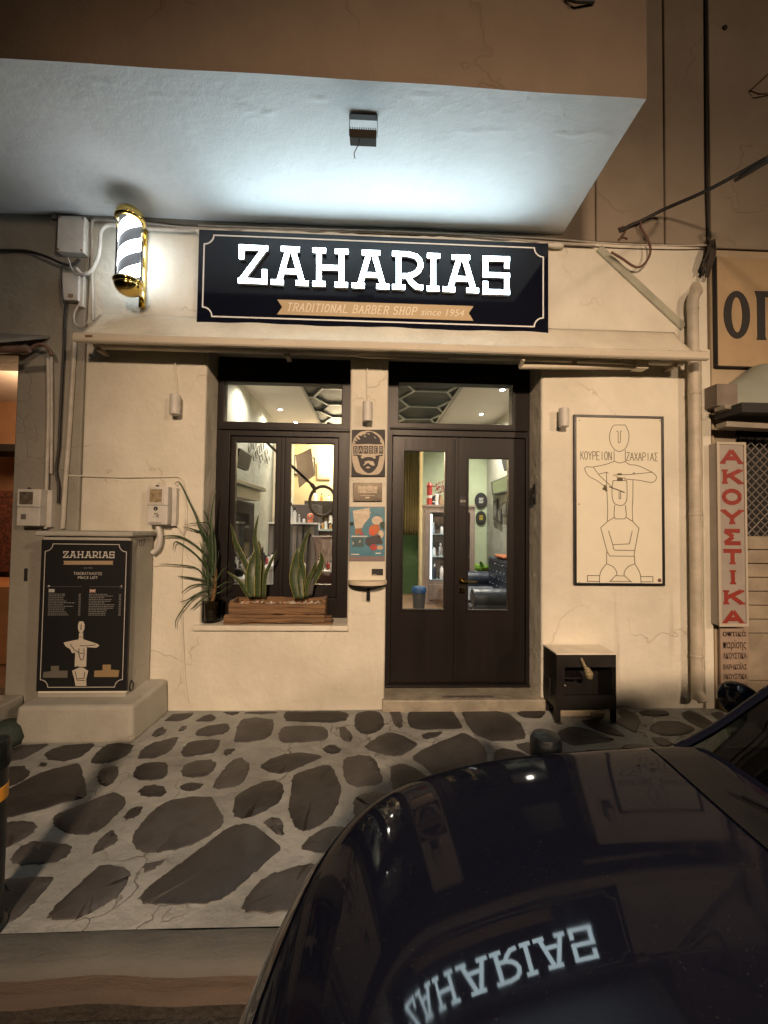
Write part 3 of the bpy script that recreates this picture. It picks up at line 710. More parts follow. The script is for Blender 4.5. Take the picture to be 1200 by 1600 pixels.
rib = MB().poly([(ra, rz0), (rb, rz0), (rb-.04, rm), (rb, rz1), (ra, rz1), (ra+.04, rm)], -.064, -.0601).build('ribbon', M_TAN, SG)
M_RIBTXT = mat('pale_print', (.72, .64, .50), .6)
b = MB(); tx = ra+.075; hh_ = (rz1-rz0)*.52; tz = rz0+(rz1-rz0)*.26; cell = .052
for word in ('TRADITIONAL', 'BARBER', 'SHOP'):
    tx = strokes(b, word, tx, tz, .0365, hh_, .0135, .008, -.0645, serif=.010, shear=.22, narrow={'I': .3, 'A': 1.0}); tx += .028
b.build('lettering', M_RIBTXT, rib)
text('since 1954', tx, tz, hh_*.95, -.0648, M_RIBTXT, rib, w=rb-.075-tx, shear=.25)

# conduits above the sign
def cable(name, pts, r, m, label, cat, group=None, smooth=True, n=8):
    o = MB().tube(pts, r, n).build(name, m, smooth=smooth, origin=tuple(Vector(pts[0])))
    return tag(o, label, cat, group)
def curve(pts, n=6):            # Catmull-Rom through points
    P = [Vector(p) for p in pts]; out = []
    for i in range(len(P)-1):
        a, b, c, d = P[max(i-1, 0)], P[i], P[i+1], P[min(i+2, len(P)-1)]
        for k in range(n):
            t = k/n; out.append(0.5*((2*b)+(c-a)*t+(2*a-5*b+4*c-d)*t*t+(3*b-a-3*c+d)*t**3))
    out.append(P[-1]); return out
def pth(px, Y): return [at(x, y, Y) for x, y in px]
cable('conduit', curve(pth([(145, 500), (144, 430), (144, 352), (146, 345), (160, 343), (240, 350), (310, 357), (560, 362), (700, 367), (858, 379), (930, 383)], -.03), 4), .010, M_CONDUIT, 'thin painted conduit running under the canopy above the black sign', 'conduit')
cable('conduit', curve(pth([(230, 357), (290, 360), (310, 360)], -.03), 4), .014, M_CONDUIT, 'short thick white tube between the barber pole and the black sign', 'conduit')
cable('cable', curve(pth([(310, 352), (420, 356), (600, 361), (760, 368), (870, 374), (960, 381), (1060, 384), (1105, 383)], -.045), 5), .006, M_CONDUIT, 'thin wire clipped along the foot of the canopy and on across the right wall', 'cable')
b = MB()
r_ = random.Random(3)
pp = pth([(308, 362), (400, 364), (500, 367), (600, 371), (700, 375), (800, 380), (880, 385)], -.03)
lip = [q+Vector((0, 0, r_.uniform(-.006, .006))) for q in curve(pp, 8)]
MB().tube(lip, [.016+r_.uniform(-.004, .006) for _ in lip], 7).build('mortar_lip', M_CREAM, SH, smooth='all')

# barber pole
bp = at(202, 400, -.2); PX, PY = bp.x, -.2
BP = thing('barber_pole', 'lit barber pole with black and white spiral and polished brass end caps', 'barber pole', (PX, 0, at(202, 470, -.2).z))
zt, zb = at(200, 352, -.26).z, at(200, 431, -.26).z
ct = SOFZ-.055
capr = .100
def dome(z0, up):
    s = 1 if up else -1
    pr = [(capr*.82, 0), (capr*1.0, s*.008), (capr*1.04, s*.018), (capr*.98, s*.030), (capr*.90, s*.034), (capr*.94, s*.042)]
    pr += [(capr*.94*math.cos(a), s*(.042+.072*math.sin(a))) for a in [math.radians(d) for d in (10, 25, 40, 55, 68, 80, 89.9)]]
    pr = pr if up else pr
    return MB().lathe([(r, z0+h) for r, h in (pr if up else pr[::-1])], (PX, PY, 0), 'Z', 40)
zt = ct-.115
dome(zt, True).build('top_cap', M_BRASS, BP, smooth='all')
dome(zb, False).build('bottom_cap', M_BRASS, BP, smooth='all')
# spiral drum
m = bpy.data.materials.new('lit_spiral'); m.use_nodes = True; nt = m.node_tree; N = nt.nodes; L = nt.links; p = N['Principled BSDF']
tc = N.new('ShaderNodeTexCoord'); sp = N.new('ShaderNodeSeparateXYZ'); L.new(tc.outputs['Object'], sp.inputs[0])
a2 = N.new('ShaderNodeMath'); a2.operation = 'ARCTAN2'; L.new(sp.outputs['Y'], a2.inputs[0]); L.new(sp.outputs['X'], a2.inputs[1])
a3 = N.new('ShaderNodeMath'); a3.operation = 'MULTIPLY'; a3.inputs[1].default_value = 2/(2*math.pi); L.new(a2.outputs[0], a3.inputs[0])
a4 = N.new('ShaderNodeMath'); a4.operation = 'MULTIPLY_ADD'; a4.inputs[1].default_value = -5.1; L.new(sp.outputs['Z'], a4.inputs[0]); L.new(a3.outputs[0], a4.inputs[2])
fr = N.new('ShaderNodeMath'); fr.operation = 'FRACT'; L.new(a4.outputs[0], fr.inputs[0])
gt = N.new('ShaderNodeMath'); gt.operation = 'GREATER_THAN'; gt.inputs[1].default_value = .47; L.new(fr.outputs[0], gt.inputs[0])
mx = N.new('ShaderNodeMix'); mx.data_type = 'RGBA'; L.new(gt.outputs[0], mx.inputs[0]); mx.inputs[6].default_value = (.02, .02, .025, 1); mx.inputs[7].default_value = (.85, .85, .85, 1)
L.new(mx.outputs[2], p.inputs['Base Color'])
em = N.new('ShaderNodeMath'); em.operation = 'MULTIPLY_ADD'; em.inputs[1].default_value = 15; em.inputs[2].default_value = .16; L.new(gt.outputs[0], em.inputs[0])
p.inputs['Emission Color'].default_value = (.90, .97, 1, 1); L.new(em.outputs[0], p.inputs['Emission Strength'])
MB().lathe([(.074, zb-.01), (.074, zt+.01)], (PX, PY, 0), 'Z', 40).build('spiral_drum', m, BP, smooth=True, origin=(PX, PY, (zb+zt)/2))
MB().lathe([(.088, zb-.005), (.088, zt+.005)], (PX, PY, 0), 'Z', 40).build('glass_tube', glass_mat('tube_glass', (.97, .98, 1)), BP, smooth=True)
bk = MB().box(PX-.022, PX+.022, -.03, -.002, zb-.11, zt+.08)
for z in (zb-.03, zt+.04): bk.box(PX-.012, PX+.012, PY+.05, -.029, z-.012, z+.012)
bk.build('wall_bracket', M_BRASS, BP, bevel=.004)
cable('flex_conduit', curve(pth([(182, 352), (168, 352), (158, 362), (156, 385), (152, 405), (142, 424), (128, 428), (120, 420)], -.06), 5), .013, M_WHITE, 'white corrugated tube curving from the barber pole down to the grey junction box', 'conduit')
BP2 = MB()

# junction boxes and cables at the left
def boxthing(name, r, y0, y1, m, label, cat, parts=None, bevel=.005):
    o = MB().box(r[0], r[1], y0, y1, r[2], r[3]).build(name, m, bevel=bevel, origin=(r[0], 0, r[2]))
    return tag(o, label, cat)
jb = rect_at(90, 338, 132, 394, -.07)
t = thing('junction_box', 'large square grey junction box high on the wall beside the barber pole', 'junction box', ((jb[0]+jb[1])/2, 0, jb[2]))
MB().box(jb[0], jb[1], -.075, -.002, jb[2], jb[3]).build('housing', M_WHITE, t, bevel=.006)
for x_ in (jb[0]+.015, jb[1]-.015):
    for z_ in (jb[2]+.015, jb[3]-.015): MB().lathe([(.007, 0), (.007, .004)], (x_, -.075, z_), 'Y', 8).build('screw', mat('rusty_screw', (.16, .07, .03), .7), t)
jb = rect_at(98, 427, 124, 470, -.05)
t = thing('junction_box', 'small narrow grey junction box just below the larger one', 'junction box', ((jb[0]+jb[1])/2, 0, jb[2]))
MB().box(jb[0], jb[1], -.06, -.002, jb[2], jb[3]).build('housing', M_WHITE, t, bevel=.006)
MB().box(jb[0]+.05, jb[0]+.09, -.0615, -.0602, jb[2]+.02, jb[2]+.05).build('label', mat('faded_label', (.25, .16, .10), .7), t)
b = MB().box(at(125, 440, -.03).x, at(132, 440, -.03).x, -.04, -.002, at(128, 480, -.03).z, at(128, 430, -.03).z)
tag(b.build('socket', M_WHITE, bevel=.004, origin=(at(128, 480, 0).x, 0, at(128, 480, 0).z)), 'slim cream box fixed against the right side of the small junction box', 'electrical box')
cable('cable', curve([at(-60, 388, -.08), at(0, 391, -.04), at(40, 392, -.03), at(70, 400, -.06), at(98, 412, -.06), at(112, 414, -.05), at(124, 405, -.04)], 6), .011, M_CABLE, 'thick black cable sagging in from the left edge to the junction boxes', 'cable')
r_ = random.Random(9)
cp = [(104, 472), (101, 500), (100, 540), (98, 580), (96, 620), (94, 660), (92, 700), (88, 735), (92, 760), (91, 786)]
cable('cable', curve(pth(cp, -.035), 5), .010, M_CABLE, 'black cable running down the left wall from the small junction box', 'cable')
cable('cable', curve(pth([(100, 412), (96, 425), (97, 450), (99, 470), (104, 480)], -.07), 5), .005, M_CABLE, 'thin black wire looping round the small junction box', 'cable')
cable('cable', curve(pth([(106, 402), (112, 420), (119, 428), (128, 430), (134, 424)], -.09), 5), .006, mat('grey_wire', (.3, .28, .26), .5), 'grey wires hanging in a tuft beneath the large junction box', 'cable')
cable('cable', curve(pth([(123, 476), (116, 490), (117, 504), (126, 510), (136, 505), (138, 498)], -.05), 5), .005, M_CONDUIT, 'thin white wire looping at the left end of the awning', 'cable')
cable('pipe', curve(pth([(117, 535), (113, 600), (108, 680), (102, 760), (98, 826)], -.03), 3), .016, M_CONDUIT, 'cream vertical conduit down the wall to the right of the black cable', 'pipe')
cable('pipe', curve(pth([(75, 560), (76, 640), (74, 720), (71, 826)], -.045), 3), .012, M_CONDUIT, 'thin vertical conduit beside the blurred meter box at the left', 'pipe')
cable('pipe', curve(pth([(80, 556), (81, 640), (80, 740)], -.035), 3), .010, M_CONDUIT, 'second thin conduit just right of the one beside the left meter', 'pipe')
cable('cable', curve(pth([(108, 743), (160, 745), (200, 746), (260, 745), (281, 746), (288, 760), (291, 790), (292, 820), (287, 838), (284, 870), (284, 930), (286, 1000), (289, 1060), (294, 1098), (300, 1104)], -.012), 4), .006, M_CREAM, 'whitewashed cable running over the wall and down beside the window to the paving', 'cable')
cable('cable', curve(pth([(241, 884), (262, 884), (283, 886)], -.012), 3), .003, M_CREAM, 'very thin painted wire from the pedestal to the whitewashed cable', 'cable')

# electric meters
def meter(x0, y0, x1, y1, Y, label, dark):
    r = rect_at(x0, y0, x1, y1, Y)
    t = thing('electric_meter', label, 'electric meter', ((r[0]+r[1])/2, 0, r[2]), 'electric meters on the wall')
    w, h = r[1]-r[0], r[3]-r[2]
    MB().box(r[0]-.01, r[1]+.03, -.05, -.002, r[2]-.01, r[3]+.0).build('back_box', M_WHITE, t, bevel=.006)
    MB().box(r[0], r[1], Y, -.051, r[2], r[3]).build('cover', M_WHITE, t, bevel=.008)
    wn = (r[0]+w*.12, r[0]+w*.72, r[2]+h*.58, r[2]+h*.92)
    MB().slab(wn[0]-.012, wn[1]+.012, wn[2]-.012, wn[3]+.012, [wn], Y-.008, Y+.001).build('window_rim', M_WHITE, t, bevel=.002)
    MB().box(wn[0], wn[1], Y-.004, Y-.0005, wn[2], wn[3]).build('window', mat('meter_glass' if not dark else 'meter_glass_dark', (.16, .14, .11) if dark else (.45, .36, .22), .08, var=.6, vscale=25), t)
    MB().box(r[0]-.002, r[1]+.002, Y-.001, Y+.01, r[2]+h*.50, r[2]+h*.515).build('seam', mat('grey_seam', (.2, .19, .17), .7), t)
    if not dark:
        MB().lathe([(.016, 0), (.016, .002)], (r[0]+w*.42, Y-.0005, r[2]+h*.42), 'Y', 16).build('round_sticker', M_BLACKM, t)
        text('i', r[0]+w*.42-.003, r[2]+h*.42-.010, .02, Y-.003, M_WHITE, t, 'lettering', bold=.02)
        bc = MB(); rr = random.Random(5)
        for i in range(5):
            for j in range(4):
                if rr.random() < .7: bc.box(r[0]+w*.30+i*.009, r[0]+w*.30+i*.009+.007, Y-.001, Y-.0002, r[2]+h*.19+j*.009, r[2]+h*.19+j*.009+.007)
        bc.build('printed_mark', mat('grey_ink', (.12, .11, .1), .7), t)
        text('ZAHARIAS', r[0]+w*.08, r[2]+h*.03, .012, Y-.0015, M_BLACKM, t, 'lettering', w=w*.62, bold=.01)
    else:
        MB().box(r[0]+w*.2, r[0]+w*.42, Y-.001, Y-.0002, r[2]+h*.18, r[2]+h*.32).build('printed_mark', mat('grey_ink', (.12, .11, .1), .7), t)
    MB().lathe([(.012, 0), (.014, .006), (.008, .014)], (r[0]+w*.35, (Y-.05)/2, r[3]), 'Z', 10).build('seal', M_CABLE, t)
    return t
meter(230, 760, 262, 820, -.12, 'white electric meter with a lit amber window beside the shop window', False)
meter(26, 764, 62, 822, -.12, 'dull grey electric meter with dark window on the far left pier', True)
cable('cable', curve(pth([(247, 822), (250, 838), (247, 855), (238, 864)], -.06), 5), .020, M_WHITE, 'thick grey tube bending from the right meter box down behind the pedestal', 'conduit')
cable('cable', curve(pth([(272, 816), (280, 826), (286, 836), (289, 826), (290, 812)], -.02), 5), .005, M_CONDUIT, 'small loop of thin wire right of the meter by the window', 'cable')

# pedestal with menu board
pf = -.32
pr_ = rect_at(57, 832, 203, 1092, pf)
PD = thing('pedestal', 'grey-white plastered masonry pillar with stepped base and capping slab, carrying the menu board', 'pillar', ((pr_[0]+pr_[1])/2, pf/2, 0))
px0, px1 = at(62, 960, pf).x, at(200, 960, pf).x
pz1 = at(130, 838, pf).z
MB().box(px0, px1, pf, -.013, -.01, pz1).build('shaft', M_PED, PD, bevel=.012, bseg=3)
MB().box(px0-.035, px1+.03, pf-.03, -.0135, pz1, pz1+.035).build('capping', M_PED, PD, bevel=.012, bseg=3)
bx0, bx1 = at(19, 1120, -.46).x, at(207, 1130, -.46).x; bz = .262
bs = MB(); n_ = 1
b0 = [(bx0, -.46), (bx1, -.46), (bx1+.02, -.013), (bx0, -.013)]
bs.add([(x_, y_, -.01) for x_, y_ in b0]+[(x_*1+(.012 if i in (0, 3) else -.012), y_+(.012 if i < 2 else 0), bz-(.02 if i < 2 else 0)) for i, (x_, y_) in enumerate(b0)],
       [(3, 2, 1, 0), (4, 5, 6, 7), (0, 1, 5, 4), (1, 2, 6, 5), (2, 3, 7, 6), (3, 0, 4, 7)])
bs.build('base', M_PED, PD, bevel=.03, bseg=4)
nm = at(221, 852, -.2)
b = MB()
MB().add([(px1+.0005, -.16, pz1-.07)], []) if False else None
# pencilled 107 on the right side face of the pillar
def side_text(body, x, y0, z, h, w, m, parent):
    cu = bpy.data.curves.new('tmp', 'FONT'); cu.body = body; cu.size = 1.0; cu.resolution_u = 3
    o = bpy.data.objects.new('tmp', cu); COL.objects.link(o); bpy.context.view_layer.update()
    me = bpy.data.meshes.new_from_object(o.evaluated_get(bpy.context.evaluated_depsgraph_get()))
    bpy.data.objects.remove(o)
    mxx = max(v.co.x for v in me.vertices); q = MB()
    q.add([(x, y0+v.co.x*w/mxx, z+v.co.y*h/.73) for v in me.vertices], [tuple(p.vertices) for p in me.polygons])
    return q.build('painted_number', m, parent)
side_text('107', px1+.0015, -.26, pz1-.075, .055, .13, mat('pencil', (.14, .13, .10), .8), PD)
MB().tube([(px1+.004, -.28, .30), (px1+.004, -.26, .34), (px1+.004, -.23, .30), (px1+.004, -.24, .27), (px1+.004, -.27, .27), (px1+.004, -.28, .30)], .004, 5).build('scratch_mark', M_CABLE, PD)
by = pf-.022
br = rect_at(60.5, 844, 201, 1080, by)
MN = thing('menu_board', 'black price-list board with thin white border and pale carved figure fixed to the pillar', 'menu board', ((br[0]+br[1])/2, pf, br[2]))
M_MENU = mat('menu_black', (.009, .009, .010), .5)
MB().box(br[0], br[1], by, pf-.001, br[2], br[3]).build('panel', M_MENU, MN, bevel=.002)
M_ML = mat('menu_white_line', (.50, .48, .43), .6)
MB().ribbon(notched(br[0]+.028, br[1]-.028, br[2]+.028, br[3]-.028, .052), .0045, by-.0015, by-.0002, closed=True).build('border', M_ML, MN)
bw, bh = br[1]-br[0], br[3]-br[2]
def bx(u): return br[0]+bw*u
def bz_(v): return br[3]-bh*v
M_MT = mat('menu_tan', (.33, .24, .15), .6); M_MG = mat('menu_grey', (.20, .20, .19), .6)
# heading, slab letters again
b = MB(); hx0, hx1 = bx(.245), bx(.82); hz0, hz1 = bz_(.122), bz_(.078)
lx_ = [K1((60, 0))[0], K2((1032, 0))[0]]
for fn, pls in LET:
    for k, pl in enumerate(pls):
        pts = []
        for c in pl:
            qx, qy = fn(c); base = 386+ (qx-372)*.048
            pts.append((hx0+(qx-lx_[0])/(lx_[1]-lx_[0])*(hx1-hx0), hz1-(qy-base)/60*(hz1-hz0)))
        b.ribbon(pts, .0065, by-.0012-.0001*k, by-.0002)
b.build('lettering', M_ML, MN)
MB().poly([(bx(.25), bz_(.165)), (bx(.81), bz_(.162)), (bx(.80), bz_(.149)), (bx(.81), bz_(.136)), (bx(.25), bz_(.139)), (bx(.262), bz_(.152))], by-.001, by-.0002).build('ribbon', M_MT, MN)
text('- est.1954 -', bx(.53), bz_(.190), .012, by-.001, M_MG, MN, 'lettering', align='CENTER')
text('ΤΙΜΟΚΑΤΑΛΟΓΟΣ', bx(.53), bz_(.232), .020, by-.001, M_ML, MN, 'lettering', w=bw*.32, align='CENTER')
text('PRICE LIST', bx(.53), bz_(.258), .018, by-.001, M_ML, MN, 'lettering', w=bw*.22, align='CENTER')
rr = random.Random(8); ln = MB()
for (u0, u1, c) in ((.10, .46, 0), (.55, .91, 1)):
    ln.box(bx(u0-.01), bx(u1+.01), by-.0008, by-.0002, bz_(.3105), bz_(.3095))
    for k in range(13):
        v_ = .358+k*.0115
        x0_ = bx(u0)
        end = bx(u0+rr.uniform(.15, .30))
        while x0_ < end:
            w_ = rr.uniform(.008, .022); ln.box(x0_, min(x0_+w_, end), by-.0008, by-.0002, bz_(v_+.0045), bz_(v_)); x0_ += w_+.004
        ln.box(bx(u1-.025), bx(u1), by-.0008, by-.0002, bz_(v_+.0045), bz_(v_))
ln.build('price_lines', M_MG, MN)
gf = MB(); fx_, fz_ = bx(.10), bz_(.348)
gf.box(fx_, fx_+.04, by-.0008, by-.0002, fz_, fz_+.022)
gf.build('greek_flag', mat('flag_pale', (.38, .40, .38), .6), MN)
gf = MB(); fx_ = bx(.555); gf.box(fx_, fx_+.04, by-.0008, by-.0002, fz_, fz_+.022)
gf.build('british_flag', mat('flag_red', (.38, .16, .14), .6), MN)
MB().ribbon([(fx_, fz_), (fx_+.04, fz_+.022)], .003, by-.0013, by-.0009).ribbon([(fx_, fz_+.022), (fx_+.04, fz_)], .003, by-.0015, by-.0009).ribbon([(fx_, fz_+.011), (fx_+.04, fz_+.011)], .003, by-.0017, by-.0009).build('flag_cross', M_ML, MN)
sc = MB()
for u_ in (.095, .905): sc.lathe([(.011, 0), (.011, .003), (.007, .005)], (bx(u_), by, bz_(.31)), 'Y', 14)
sc.build('studs', mat('stud_metal', (.25, .24, .22), .35, metal=.8), MN)
M_FIG = mat('figure_ivory', (.50, .46, .38), .7)
CFg = lambda c: (c[0]/3.636, 720+c[1]/3.636)          # crop of the board
def figpoly(mb, pts, t, k=0):
    q = [at(*CFg(c), by) for c in pts]; mb.poly([(p.x, p.z) for p in q], by-.001-t, by-.0002)
fg = MB()
figpoly(fg, [(445, 925), (452, 912), (473, 912), (481, 930), (480, 955), (470, 975), (460, 980), (449, 970), (443, 950)], 0)
figpoly(fg, [(450, 978), (472, 978), (474, 1015), (448, 1015)], .0003)
figpoly(fg, [(362, 1035), (370, 1030), (448, 1014), (474, 1014), (555, 1040), (566, 1050), (548, 1062), (490, 1058), (494, 1062), (490, 1170), (470, 1168), (450, 1165), (425, 1170), (428, 1090), (410, 1092), (398, 1068), (375, 1055)], .0006)
figpoly(fg, [(450, 1066), (478, 1066), (480, 1100), (472, 1130), (458, 1130), (450, 1105)], .0009)
figpoly(fg, [(450, 1130), (474, 1130), (475, 1172), (503, 1190), (490, 1240), (492, 1278), (430, 1278), (424, 1240), (410, 1190), (450, 1172)], .0012)
fg.build('carved_figure', M_FIG, MN)
fl_ = MB()
def figline(pts, t=.004, k=0):
    q = [at(*CFg(c), by) for c in pts]; fl_.ribbon([(p.x, p.z) for p in q], t, by-.0035-.0001*k, by-.0023)
figline([(400, 1042), (425, 1075), (450, 1090), (475, 1095)]); figline([(455, 1050), (500, 1050), (545, 1045)], k=1); figline([(450, 1066), (450, 1100), (460, 1130), (473, 1130), (480, 1100), (478, 1066)], k=2)
figline([(428, 1195), (440, 1245), (485, 1248)], k=3); figline([(484, 1200), (478, 1236), (444, 1236)], k=4)
figline([(410, 1190), (450, 1172), (475, 1172), (503, 1190)], k=5); figline([(462, 930), (462, 960)], k=6); figline([(448, 1000), (474, 1000)], .002, k=7)
fl_.build('figure_lines', M_BLACKM, MN)
b = MB(); figpoly(b, [(290, 1165), (335, 1165), (335, 1192), (385, 1192), (383, 1232), (243, 1232), (247, 1200), (290, 1195)], 0); b.build('left_ornament', mat('ornament_grey', (.13, .12, .10), .6), MN)
b = MB(); figpoly(b, [(583, 1158), (630, 1158), (630, 1186), (678, 1190), (672, 1228), (535, 1228), (537, 1192), (583, 1190)], 0); b.build('right_ornament', mat('ornament_gold', (.28, .20, .10), .6), MN)
MB().box(br[0]+.01, br[1]-.005, pf-.015, pf-.001, br[2]-.014, br[2]-.002).build('ledge', M_CREAM, PD)

# awning
AX0, AX1 = at(118, 530, -.24).x, at(1104, 556, -.24).x
azb, azf = at(600, 504, -.02).z, at(600, 541, -.24).z
AW = thing('awning', 'retracted cream cloth awning with a metal front bar below the black sign', 'awning', ((AX0+AX1)/2, 0, azf-.02))
v = []; f = []; n_ = 120; m_ = 8
for i in range(n_+1):
    x_ = AX0+.02+(AX1-.10-AX0)*i/n_
    for j in range(m_+1):
        t_ = j/m_; y_ = -.015-.215*t_
        sag = -.006*math.sin(math.pi*t_)+.008*math.sin(x_*6+t_*3)*math.sin(math.pi*t_)+.004*math.sin(x_*17-t_*6)*math.sin(math.pi*t_)
        v.append((x_, y_, azb+(azf+.02-azb)*t_+sag))
for i in range(n_):
    for j in range(m_): f.append((i*(m_+1)+j, i*(m_+1)+j+1, (i+1)*(m_+1)+j+1, (i+1)*(m_+1)+j))
b = MB(); b.add(v, f); o = b.build('fabric', mat('awning_cloth', (.66, .61, .49), .8, bump=.3, bscale=40, var=.2, vscale=3), AW, smooth='all')
so = o.modifiers.new('s', 'SOLIDIFY'); so.thickness = .004
bar_ = MB()
prof = [(-.27, azf-.030), (-.262, azf-.040), (-.235, azf-.042), (-.215, azf-.030), (-.212, azf+.01), (-.225, azf+.028), (-.25, azf+.030), (-.267, azf+.018)]
v = [(x_, a, b_) for x_ in (AX0, AX1) for a, b_ in prof]; k = len(prof)
bar_.add(v, [tuple(range(k)), tuple(range(2*k-1, k-1, -1))]+[(i, i+k, (i+1) % k+k, (i+1) % k) for i in range(k)])
bar_.build('front_bar', mat('bar_enamel', (.62, .56, .45), .28, var=.15, vscale=3, stretch=(.3, 1, 1)), AW, smooth=True)
MB().tube([(AX0+.05, -.10, azf+.01), (AX1-.08, -.10, azf+.01)], .035, 16).build('roller', M_CREAMMETAL, AW, smooth=True)
lg_ = MB().box(at(133, 532, -.272).x, at(144, 532, -.272).x, -.2745, -.2705, azf-.012, azf+.004); lg_.build('badge', mat('badge_brown', (.2, .12, .07), .5), AW)
arm = MB().tube([at(812, 573, -.13), at(1003, 574, -.10)], .020, 12).tube([at(812, 574, -.13), at(818, 562, -.20)], .014).box(at(990, 572, -.1).x, at(1008, 572, -.1).x, -.14, -.06, at(1000, 578, -.1).z, at(1000, 568, -.1).z)
arm.build('folding_arm', M_CREAMMETAL, AW, smooth=True)
arm = MB().tube([at(560, 556, -.1), at(700, 562, -.1)], .014, 10); arm.build('folding_arm', M_CREAMMETAL, AW, smooth=True)
for px_ in (150, 447, 900, 1058):
    p_ = at(px_, 558, -.14); MB().box(p_.x-.018, p_.x+.018, -.12, -.002, azf-.045, azf-.02).build('bracket', mat('bracket_dull', (.35, .29, .22), .6), AW)

# old wooden brace marks, pipe at the right, black service cable
dg0 = at(935, 388, -.004); dg1 = at(1068, 512, -.004)
b = MB(); d_ = dg1-dg0
b.obox((dg0+dg1)/2, d_, (0, 1, 0), d_.cross(Vector((0, 1, 0))), d_.length/2, .014, .034)
tag(b.build('wall_brace', mat('painted_brace', (.42, .42, .33), .7, var=.25, vscale=6), bevel=.012, origin=tuple(dg0)), 'painted diagonal bar let into the cream wall right of the sign', 'wall brace')
DP = thing('drainpipe', 'cream painted drainpipe at the right corner of the shop, spout near the paving', 'drainpipe', (at(1086, 1090, -.07).x, -.07, 0.05))
M_PIPE = mat('pipe_cream', (.56, .50, .40), .5, var=.3, vscale=5, bump=.2, bscale=12)
xp = at(1086, 800, -.07).x
MB().tube(curve([(xp+.0, -.07, 3.36), (xp, -.07, 3.2), (xp, -.07, 2.0), (xp, -.07, .25), (xp, -.075, .17), (xp+.01, -.12, .10)], 5), .040, 18).build('pipe', M_PIPE, DP, smooth=True)
e0 = at(1104, 436, -.05)
MB().tube(curve([(xp, -.07, 3.30), (xp, -.07, 3.38), (xp+.02, -.07, 3.44), (xp+.06, -.04, 3.48), (xp+.09, .02, 3.56)], 5), .043, 16).build('elbow', M_PIPE, DP, smooth=True)
for z_ in (.45, 1.6, 2.6): MB().lathe([(.042, -.010), (.0445, -.006), (.0445, .006), (.042, .010)], (xp, -.07, z_), 'Z', 20).build('clamp', M_PIPE, DP, smooth=True)
b = MB().box(XR-.08, XR-.005, -.02, -.0005, .0, 3.0); b.build('corner_strip', M_CREAM, SH, bevel=.006)
cl = [at(1260, 215, -1.0), at(1200, 246, -.7), at(1106, 297, -.35), at(1040, 326, -.12), at(1002, 345, -.06), at(985, 352, -.05), at(968, 362, -.03)]
cl = [cl[0]+(cl[0]-cl[2])*8+Vector((0, 0, .5))]+cl
cable('service_cable', curve(cl, 6), .014, M_CABLE, 'thick black overhead cable stretching from the right edge to the wall hook', 'cable')
cable('cable', curve(pth([(1001, 345), (1002, 355), (1010, 370), (1016, 385), (1014, 402), (1002, 416), (990, 416), (972, 404), (955, 394)], -.06), 6), .009, mat('brown_wire', (.14, .07, .05), .6), 'brown wire hanging in a round loop below the overhead cable', 'cable')
b = MB().tube(curve(pth([(966, 358), (974, 355), (976, 362), (970, 372)], -.03), 4), .010).tube(curve(pth([(966, 375), (974, 371), (980, 374)], -.03), 3), .008)
tag(b.build('wall_hook', mat('rusted_iron', (.10, .05, .03), .8), smooth=True, origin=tuple(at(970, 365, -.03))), 'rusty iron hook holding the overhead cable on the wall', 'hook')
cable('cable', curve(pth([(1102, -60), (1103, 150), (1104, 300), (1106, 370), (1103, 400), (1098, 430)], -.035), 4), .012, M_CABLE, 'dark cable running straight down the joint between the two upper walls', 'cable')
b = MB(); r_ = random.Random(2)
for k in range(16):
    a_ = at(1108+r_.uniform(-6, 10), 378+r_.uniform(-6, 6), -.05); c_ = at(1102+r_.uniform(-6, 8), 425+r_.uniform(-8, 8), -.06)
    b.tube(curve([a_, a_.lerp(c_, .5)+Vector((r_.uniform(-.02, .02), r_.uniform(-.03, 0), 0)), c_], 4), .008, 6)
tag(b.build('cable_bundle', mat('frayed_bundle', (.07, .055, .045), .9, var=.5, vscale=30), smooth=True, origin=tuple(at(1105, 400, -.04))), 'frayed knot of dark old wires at the top of the drainpipe', 'cable bundle')
b = MB().lathe([(.022, 0), (.020, .01), (.008, .014)], tuple(at(1132, 44, -.022)), 'Y', 14)
tag(b.build('wall_plug', M_BLACKM, origin=tuple(at(1132, 44, 0))), 'small round dark plug high on the right upper wall', 'wall plug')
b = MB().tube([at(1205, 112, -.03), at(1172, 142, -.03), at(1186, 147, -.06), at(1212, 146, -.03)], .006, 6)
tag(b.build('iron_bracket', mat('rusted_iron', (.10, .05, .03), .8), origin=tuple(at(1200, 140, 0))), 'thin triangular iron bracket at the top right edge', 'bracket')
b = MB().tube([at(883, -3, FY-.02), at(900, 2, FY-.04), at(928, 3, FY-.02)], .010, 6).box(at(905, 0, FY).x-.03, at(905, 0, FY).x+.04, FY-.05, FY-.003, at(905, 2, FY).z, at(905, -30, FY).z)
tag(b.build('parapet_fitting', M_BLACKM, origin=tuple(at(905, 0, FY))), 'dark fitting on the ochre parapet at the top edge of the photo', 'bracket')

